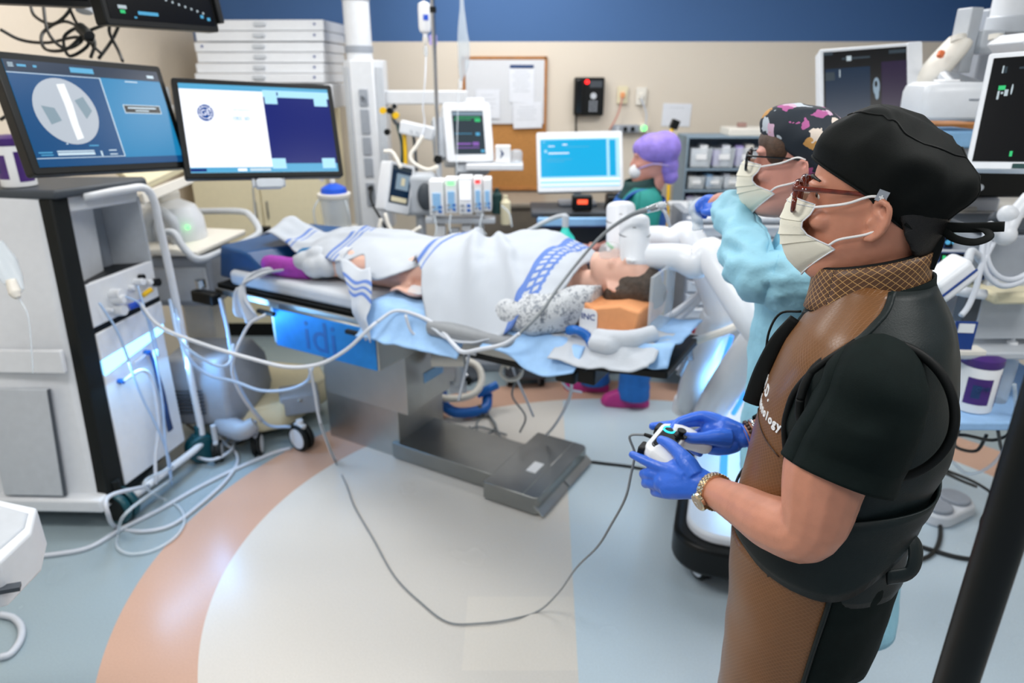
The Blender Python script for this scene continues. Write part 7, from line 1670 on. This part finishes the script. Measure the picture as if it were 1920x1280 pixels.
gch = [([at(1352, 383, d=1.81), at(1330, 374, d=1.84), at(1316, 378, d=1.85), at(1308, 386, d=1.85), at(1310, 394, d=1.85)], [.018, .015, .011, .0095, .008]),
    ([at(1352, 385, d=1.82), at(1328, 378, d=1.86), at(1312, 382, d=1.88), at(1306, 391, d=1.88), at(1311, 398, d=1.87)], [.018, .015, .011, .0095, .008]),
    ([at(1352, 388, d=1.83), at(1330, 384, d=1.88), at(1314, 388, d=1.90), at(1309, 397, d=1.89), at(1315, 402, d=1.88)], [.018, .015, .011, .0095, .008]),
    ([at(1354, 392, d=1.83), at(1334, 391, d=1.88), at(1319, 396, d=1.90), at(1317, 403, d=1.89), at(1322, 406, d=1.87)], [.017, .014, .010, .009, .0075]),
    ([at(1354, 392, d=1.80), at(1340, 396, d=1.80), at(1328, 398, d=1.81), at(1319, 397, d=1.83)], [.018, .014, .011, .009])]
glove('glove', gch, [([w0, at(1352, 385, d=1.815), at(1332, 382, d=1.85)], [.028, .034, .028], .6, (.3, -.8, .4))], gn, .004, 3)
tag(MB().tube([at(1318, 374, d=1.86), at(1306, 382, d=1.86), at(1300, 394, d=1.86), at(1306, 408, d=1.87), at(1309, 430, d=1.88)], [.010, .012, .013, .014, .016], 10).build('valve_piece', 'clear_bag', sharp=0), 'clear plastic connector held in the raised blue glove', 'connector')

# ------------------------------------------------------------------ person at the workstation
PMt = Mx.Translation((.69, 3.72, 0)) @ rotz(math.radians(176)); PI_ = PMt.inverted()
PH = Mx.Translation((-.05, 0, 1.385))
tbp = [(.72, .10, -.10, .15), (.85, .11, -.10, .16), (1.0, .105, -.09, .15), (1.12, .10, -.10, .16), (1.2, .08, -.10, .16), (1.25, .04, -.08, .10), (1.28, .03, -.06, .06)]
pw = human('person', 'person in purple bouffant cap, blue lead vest and pink clogs at the workstation', PMt, PH, .98, tbp,
    [([(-.02, .16, 1.19), (.0, .22, .96), (.10, .19, .90), (.17, .16, .885)], [.048, .042, .032, .024]), ([(-.02, -.16, 1.19), (.03, -.22, .96), (.12, -.2, .90), (.19, -.15, .885)], [.048, .042, .032, .024])],
    [([(-.01, .08, .8), (.0, .085, .42), (-.02, .09, .06)], [.09, .06, .04]), ([(-.01, -.08, .8), (.10, -.09, .42), (.18, -.10, .06)], [.09, .06, .04])], 'skin_pink', .05, .008, 3, ears=False)
b = MB(PMt)
for (x, y, z, rx, ry, rz_) in ((-.01, 0, .065, .108, .104, .085), (-.06, 0, .07, .09, .095, .09), (-.085, .0, -.015, .06, .07, .06), (-.10, .01, -.07, .045, .05, .045), (.05, 0, .07, .055, .08, .05)): b.ell((x, y, z), (rx, ry, rz_), PH)
b.build('bouffant_cap', 'cap_purple', pw, voxel=.008, smooth=4)
b = MB(PMt); b.ell((.070, 0, -.048), (.046, .056, .046), PH); b.build('mask', 'mask_white', pw)
MB(PMt).tube([PH @ V((.075, .05, -.03)), PH @ V((.0, .085, -.0)), PH @ V((-.08, .075, -.01))], .004, 6).build('mask_strap', 'lilac', pw, sharp=0)
PP = [(.50, .15, -.15, .20), (.70, .145, -.145, .19), (.85, .15, -.14, .185), (1.0, .15, -.13, .18), (1.12, .14, -.13, .18), (1.19, .115, -.12, .165), (1.235, .08, -.10, .13), (1.26, .06, -.08, .10)]
b = MB(PMt); shell(b, PP, lerpz(.62, 1.26, 26), 0, 2*PI, 48, 0, .006, 21, .95); b.build('scrub_top', 'scrub_teal', pw, solid=.003, fix=False, sharp=0)
b = MB(PMt); shell(b, PP, lerpz(.48, 1.20, 26), D(-62), D(62), 36, .012, .005, 22, .9); b.build('lead_vest_front', 'lead_blue', pw, solid=.006, fix=False, sharp=0)
b = MB(PMt); shell(b, PP, lerpz(.62, 1.20, 26), D(118), D(242), 36, .012, .005, 23, .9); b.build('lead_vest_back', 'lead_blue', pw, solid=.006, fix=False, sharp=0)
for s_ in (-1, 1):
    MB(PMt).tube([(.11, s_*.10, 1.16), (.05, s_*.12, 1.235), (-.04, s_*.125, 1.245), (-.11, s_*.11, 1.17)], .034, 10, flat=.35, up=(0, 0, 1)).build('vest_strap', 'lead_blue', pw, sharp=0)
    sleeve([V((-.02, s_*.12, 1.21)), V((-.02, s_*.165, 1.17)), V((.0, s_*.21, 1.02)), V((.03, s_*.22, .97))], [.07, .075, .07, .068], 30+s_, 'scrub_teal', pw, 'scrub_sleeve', .006)
b = MB(PMt); b.grid([ring_pts(.085*f_, -.075*f_, .08*f_, (lambda x, y, zz=zz: zz-.2*x), 0, 2*PI, 32, .95) for zz, f_ in ((1.20, 1.5), (1.235, 1.2), (1.27, 1.0), (1.30, .95))]); b.build('thyroid_collar', 'collar_dark', pw, solid=.006, fix=False, sharp=0)
for s_, x in ((1, -.03), (-1, .19)):
    sleeve([V((-.01, s_*.08, .85)), V((.0 if s_ > 0 else .09, s_*.09, .5)), V((x, s_*.095, .25)), V((x, s_*.097, .055))], [.105, .095, .085, .09], 40+s_, 'pants_blue', pw, 'trouser_leg', .008)
    MB(PMt).loft([[V((x+xx*f_, s_*.10+yy*f_, z)) for xx, yy in ((-.09, -.03), (-.06, -.045), (.08, -.05), (.16, -.04), (.185, 0), (.16, .04), (.08, .05), (-.06, .045), (-.09, .03))] for z, f_ in ((0, 1.0), (.025, 1.04), (.06, .95), (.09, .62), (.10, .4))]).build('clog', 'clog_pink', pw, bevel=.008)
for s_, e in ((1, (.235, .145, .885)), (-1, (.255, -.135, .885))):
    b = MB(PMt); e = V(e); b.tube([e-V((.075, -s_*.02, .0)), e-V((.03, 0, 0)), e], [.022, .03, .03], 10, flat=1.4, up=(0, 1, 0))
    for k in range(4): b.tube([e+V((-.005, -.028+.018*k, 0)), e+V((.035, -.030+.02*k, .006)), e+V((.07-.008*abs(k-1.5), -.03+.02*k, -.012))], [.0095, .009, .007], 8)
    b.tube([e+V((-.03, -s_*.025, 0)), e+V((.005, -s_*.05, .0)), e+V((.03, -s_*.052, -.008))], [.011, .010, .008], 8)
    b.build('hand', 'skin_pink', pw, voxel=.004, smooth=3)
# teal lines clip at the shoulder
# ================================================================== CABLES AND HOSES
def pxs(l): return [at(*p[:2], **({'z': p[2]} if p[2] < .5 or len(p) == 3 and p[2] < 1.3 and False else {'d': p[2]})) for p in l]
Zf = .009
def fl(l, z=Zf): return [at(x, y, z=z) for x, y in l]
# controller cable from the pad to the floor and away under the table
pts = [GC0, GC0+(GM.to_3x3() @ V((-.012, .03, -.012))), at(1190, 850, d=1.55), at(1183, 890, d=1.56), at(1172, 935, d=1.58), at(1145, 985, d=1.66), at(1120, 1025, d=1.72), at(1080, 1065, d=1.85), at(1048, 1110, z=.16)]+fl([(1010, 1145), (960, 1160), (900, 1168), (840, 1166), (790, 1130), (740, 1080), (700, 1010), (665, 950), (650, 910), (630, 868)])+[at(620, 845, d=3.1), at(600, 790, d=3.05), at(590, 740, d=3.0), at(578, 690, d=2.98)]
cable('controller_cable', pts, .0030, 'cable_grey', 'long thin grey cable looping from the game controller across the pale floor', 'cable', 8)
cable('floor_cable', fl([(1085, 862), (1130, 868), (1180, 874), (1230, 884), (1290, 900)], .007), .007, 'cable_black', 'dark cable on the floor right of the table foot', 'cable')
# hoses between tower and table
cable('hose', [FP(.6, .49, .05), at(300, 612, d=2.85), at(380, 645, d=2.78), at(470, 672, d=2.74), at(540, 688, d=2.75), at(600, 682, d=2.76), at(650, 655, d=2.74), at(690, 618, d=2.72), at(705, 605, d=2.74)], .008, 'cable_white', 'white hose sagging from the tower to the near table edge below the lettering', 'hose')
cable('hose', [at(705, 605, d=2.74), at(740, 583, d=2.76), at(780, 590, d=2.72), at(820, 612, d=2.66), at(850, 645, d=2.58), at(868, 660, d=2.52), at(900, 655, d=2.48), at(945, 645, d=2.44), at(975, 625, d=2.42)], [.007, .007, .008, .009, .009, .009, .008, .007], 'cable_white', 'white hose running along the near table edge below the arm pad', 'hose')
cable('instrument_cable', [at(970, 629, d=2.42), at(1010, 590, d=2.45), at(1050, 535, d=2.5), at(1085, 490, d=2.52), at(1130, 440, d=2.5), at(1180, 405, d=2.42), at(1215, 393, d=2.36), at(1246, 385, d=2.36)], [.0055, .0055, .0055, .0055, .007, .010, .011], 'cable_grey', 'grey instrument cable draped over the patient up to the robot wrist', 'cable')
t = thing('instrument_tip', 'chrome instrument tip at the end of the draped cable above the robot wrist', 'instrument', at(1246, 385, d=2.36))
MB().tube([at(1212, 394, d=2.36), at(1232, 388, d=2.36), at(1248, 383, d=2.36)], [.011, .014, .010], 12, False).build('shaft', 'chrome', t); MB().ell((0, 0, 0), (.017, .014, .013), Mx.Translation(at(1240, 385, d=2.35))).build('collar', 'light_grey', t); MB().tube([at(1238, 388, d=2.36), at(1248, 400, d=2.36), at(1256, 425, d=2.4)], .006, 8).build('side_line', 'cable_white', t, sharp=0)
cable('hose', [at(760, 590, d=2.7), at(775, 625, d=2.72), at(815, 632, d=2.74), at(850, 628, d=2.7), at(878, 655, d=2.7), at(872, 700, d=2.75), at(860, 750, d=2.85)], .006, 'cable_white', 'thin white hose hanging below the pale pad behind the column', 'hose')
cable('hose', [at(498, 590, d=3.05), at(470, 605, d=3.05), at(452, 635, d=3.05), at(440, 665, d=3.05), at(436, 700, d=3.1), at(455, 745, d=3.2), at(490, 790, d=3.4)], .007, 'cable_white', 'white hose hanging in a curve below the foot end of the table', 'hose')
cable('hose', [at(412, 560, d=3.3), at(425, 610, d=3.25), at(433, 660, d=3.2), at(440, 700, d=3.2), at(460, 745, d=3.3), at(500, 795, d=3.45), at(545, 800, d=3.5)], .008, 'cable_blue', 'bluish hose hanging from the foot corner of the table to the floor', 'hose')
cable('hose', [FP(.95, .45, .06), at(340, 640, d=2.9), at(400, 683, d=2.95), at(430, 680, d=3.0), at(437, 645, d=3.05)], .007, 'cable_blue', 'short bluish hose loop beside the lit edge of the tower', 'hose')
cable('hose', [FP(1.0, .40, .06), at(345, 655, d=2.95), at(385, 700, d=3.0), at(440, 715, d=3.05), at(490, 732, d=3.05), at(540, 730, d=3.05), at(575, 715, d=3.0), at(585, 690, d=2.9)], .007, 'cable_blue', 'bluish hose swinging low between the tower and the cream floor unit', 'hose')
cable('hose', [at(582, 690, d=2.8), at(590, 735, d=2.9), at(600, 790, d=3.05), at(618, 840, d=3.25)]+fl([(628, 862)]), .007, 'cable_white', 'white hose dropping in front of the table column to the floor', 'hose')
# lines on the tower front
for pp, m_, nm in (([FP(.16, .55, .05), FP(.24, .42, .07), FP(.30, .30, .07), FP(.36, .2, .07), FP(.50, .08, .07), FP(.55, .0, .07), FP(.52, -.08, .07)], 'cable_blue', 'bluish line down the left part of the lit tower front'),
        ([FP(.62, .57, .05), FP(.58, .45, .08), FP(.60, .3, .08), FP(.58, .15, .08), FP(.52, .05, .08), FP(.5, -.08, .08)], 'cable_blue', 'pale line down the middle of the lit tower front'),
        ([FP(.30, .225, .03), FP(.45, .235, .06), FP(.55, .2, .06), FP(.53, .1, .06), FP(.42, .03, .06), FP(.35, -.04, .07)], 'cable_white', 'white hose looping from the left hook of the lit tower front')):
    cable('line', pp, .005 if m_ == 'cable_blue' else .008, m_, nm, 'cable')
cable('line', [FP(.42, .55, .05), FP(.52, .50, .08), FP(.56, .44, .08), FP(.62, .38, .08), FP(.66, .25, .07)], .004, 'cable_blue', 'thin line hanging from the white connector of the tower', 'cable')
# floor hoses at left
cable('floor_hose', [FP(.25, -.02, .08)]+[at(205, 930, d=2.75), at(203, 965, d=2.72)]+fl([(218, 988), (265, 996), (320, 985), (370, 950), (420, 905), (445, 868)])+[at(440, 845, z=.02), at(420, 830, z=.05), at(400, 800, z=.1)], .009, 'cable_white', 'white floor hose looping below the tower and back to the grey cart', 'hose')
cable('floor_hose', fl([(45, 1044), (110, 1038), (170, 1025), (230, 990), (300, 955), (370, 915), (440, 880), (510, 850), (545, 840)]), .010, 'cable_white', 'long white floor hose running from the lower left to the caster of the cream unit', 'hose')
cable('floor_tube', [FP(.52, -.06, .08), at(238, 960, d=2.75)]+fl([(222, 1000), (220, 1025), (245, 1038), (290, 1030), (330, 1005), (346, 975), (335, 950), (305, 935)])+[at(270, 905, d=2.85), FP(.55, -.02, .08)], .007, 'clear_bag', 'clear bluish tube loop lying on the floor in front of the tower', 'tube')
cable('floor_hose', fl([(0, 1232), (20, 1225), (38, 1200), (40, 1175), (25, 1158), (0, 1152)], .012), .012, 'cable_white', 'thick pale hose end curling in from the lower left edge', 'hose')
for i, pp in enumerate(([(350, 760), (390, 775), (420, 800), (450, 790), (470, 800), (465, 820), (430, 830)], [(380, 830), (410, 805), (440, 785), (432, 818), (400, 850), (380, 858)], [(345, 790), (380, 815), (430, 835), (480, 815), (540, 800)], [(350, 850), (395, 862), (432, 845), (440, 825)])):
    cable('floor_hose', [at(x, y, z=.02+.008*i) for x, y in pp], .008, ['cable_white', 'cable_blue', 'cable_black', 'cable_white'][i], ['white hose tangled under the grey cart', 'bluish hose curl under the grey cart', 'black cord behind the teal caster', 'white hose end beside the teal caster'][i], 'hose')
# under the table, right of the column
for i, (pp, m_, r_, nm) in enumerate((
    ([(950, 690, 3.2), (965, 672, 3.2), (978, 680, 3.2), (975, 705, 3.2), (955, 712, 3.2), (940, 700, 3.2), (945, 682, 3.2), (960, 672, 3.2)], 'off_white', .010, 'coiled white hose hanging under the table'),
    ([(955, 660, 3.15), (965, 700, 3.2), (985, 745, 3.3), (1000, 780, 3.4)], 'cable_white', .006, 'white line hanging under the coiled hose'),
    ([(985, 660, 3.15), (975, 700, 3.2), (960, 740, 3.3), (985, 780, 3.35), (975, 810, 3.4)], 'cable_grey', .005, 'grey line hanging under the table beside the white line'),
    ([(1070, 665, 2.75), (1072, 700, 2.85), (1068, 745, 3.0), (1045, 790, 3.2), (1025, 815, 3.4)], 'cable_white', .007, 'white hose hanging from the head end of the table in front of the pink clogs'),
    ([(1035, 670, 2.8), (1045, 700, 2.9), (1065, 728, 3.1), (1090, 735, 3.3)], 'cable_white', .006, 'short white hose curving toward the pink clogs'),
    ([(870, 660, 2.75), (872, 690, 2.9), (868, 720, 3.1)], 'cable_grey', .005, 'thin grey line behind the steel column'))):
    cable('hanging_line', [at(x, y, d=d) for x, y, d in pp], r_, m_, nm, 'hose')
for i, pp in enumerate(([(880, 800), (905, 815), (930, 800), (915, 780), (895, 790), (900, 820), (935, 830)], [(840, 790), (870, 805), (900, 800), (950, 815)], [(905, 760), (925, 790), (940, 820), (965, 835)])):
    cable('cord', fl(pp, .008+.006*i), .0055, 'cable_grey', ['curled grey cord on the floor under the table', 'grey cord running along the floor behind the foot bar', 'thin grey cord on the floor beside the blue hose rack'][i], 'cable')
# blue floor rack with white hose
q = at(862, 775, z=0)
t = thing('hose_rack', 'bright blue floor stand carrying a curved white hose behind the steel column', 'stand', (q.x, q.y, 0))
b = MB(t); b.tube([(-.13, .0, .10), (-.02, -.08, .05), (.14, -.04, .05), (.16, .05, .1)], .03, 10); b.tube([(-.10, .05, .05), (-.11, .05, .24)], .03, 8); b.tube([(.10, 0, .12), (.22, .03, .17)], .025, 8); b.build('frame', 'blue_bright', t)
MB(t).tube([(-.20, -.02, .16), (-.06, -.07, .13), (.08, -.06, .15), (.13, .0, .21), (.10, .05, .28), (.0, .08, .31)], .020, 10).build('white_hose', 'off_white', t, sharp=0)
MB(t).ell((.12, -.05, .04), (.03, .03, .04)).build('end_cap', 'dark_grey', t)
MB(t).ell((.05, -.06, .03), (.035, .025, .03)).build('brown_tab', 'foam_orange', t)
q = at(850, 690, d=3.25)
t = thing('gas_manifold', 'white pipe fittings hanging under the table beside the column', 'pipe', q)
MB(t).tube([(-.1, 0, .05), (.06, 0, .05)], .04, 12, False).build('pipe', 'off_white', t); MB(t).tube([(.03, 0, .05), (.03, 0, -.05), (.0, 0, -.1)], .024, 10).build('elbow', 'light_grey', t); MB(t).tube([(-.02, 0, -.1), (.06, 0, -.1)], .03, 10, False).build('valve', 'light_grey', t)
MB(t).tube([(0, .0, .09), (.0, .05, .25)], .012, 8, False).build('hanger', 'light_grey', t)
# dark wheel base behind the table
q = at(985, 730, z=0); t = thing('wheel_base', 'dark wheeled base of a stand behind the table', 'base', (q.x, q.y+.1, 0))
MB(t).loft([[(x*f_, y*f_, z) for x, y in ((-.13, -.1), (.13, -.1), (.13, .1), (-.13, .1))] for z, f_ in ((.06, 1), (.2, .9), (.26, .5))]).build('cover', 'dark_grey', t, bevel=.02); 
for s_ in (-1, 1): caster(t, (q.x+s_*.1, q.y+.06, 0), .035, .03, .2, top=.07)
# black cables on the floor at right
cable('floor_cable', fl([(1705, 1055), (1745, 1040), (1762, 1010), (1760, 970), (1740, 935), (1722, 915)], .01), .009, 'cable_black', 'thick black cable loop on the floor right of the person in the lead apron', 'cable')
cable('floor_cable', fl([(1700, 1015), (1745, 1030), (1800, 1045), (1850, 1048), (1866, 1030), (1850, 1000), (1842, 975), (1865, 955), (1890, 948)], .01), .009, 'cable_black', 'black cable snaking along the floor toward the black pole', 'cable')
for i, (pp, m_) in enumerate(([[(1765, 800, 2.3), (1775, 840, 2.4), (1760, 875, 2.5), (1790, 895, 2.6), (1830, 912, 2.7)], 'cable_black'], [[(1800, 800, 2.3), (1790, 835, 2.4), (1830, 845, 2.45), (1850, 815, 2.4)], 'cable_black'], [[(1780, 860, 2.5), (1815, 888, 2.5), (1855, 875, 2.4), (1885, 840, 2.3), (1905, 790, 2.2), (1902, 720, 2.1)], 'clear_bag'], [[(1870, 800, 2.3), (1880, 845, 2.45), (1905, 850, 2.45), (1912, 820, 2.4)], 'cable_black'], [[(1755, 830, 2.4), (1800, 815, 2.35), (1860, 825, 2.4), (1900, 812, 2.4)], 'cable_black'], [[(1770, 880, 2.6), (1830, 905, 2.75), (1880, 938, 2.8)], 'cable_black'])):
    cable('hanging_cable', [at(x, y, d=d) for x, y, d in pp], .006, m_, ['black cable dropping from the blue draped shelf to the floor', 'small black cable loop under the blue draped shelf', 'clear tube looping under the large purple lidded canister', 'black cable loop at the right end of the draped shelf', 'black cables gathered along the underside of the draped shelf', 'black cord beside the foot pedal'][i], 'cable')
tag(MB().box((at(1890, 940, z=0).x, at(1890, 940, z=0).y, .02), (.05, .03, .03)).build('cable_plug', 'label_white', bevel=.004), 'small white plug on the floor cable by the black pole', 'plug')
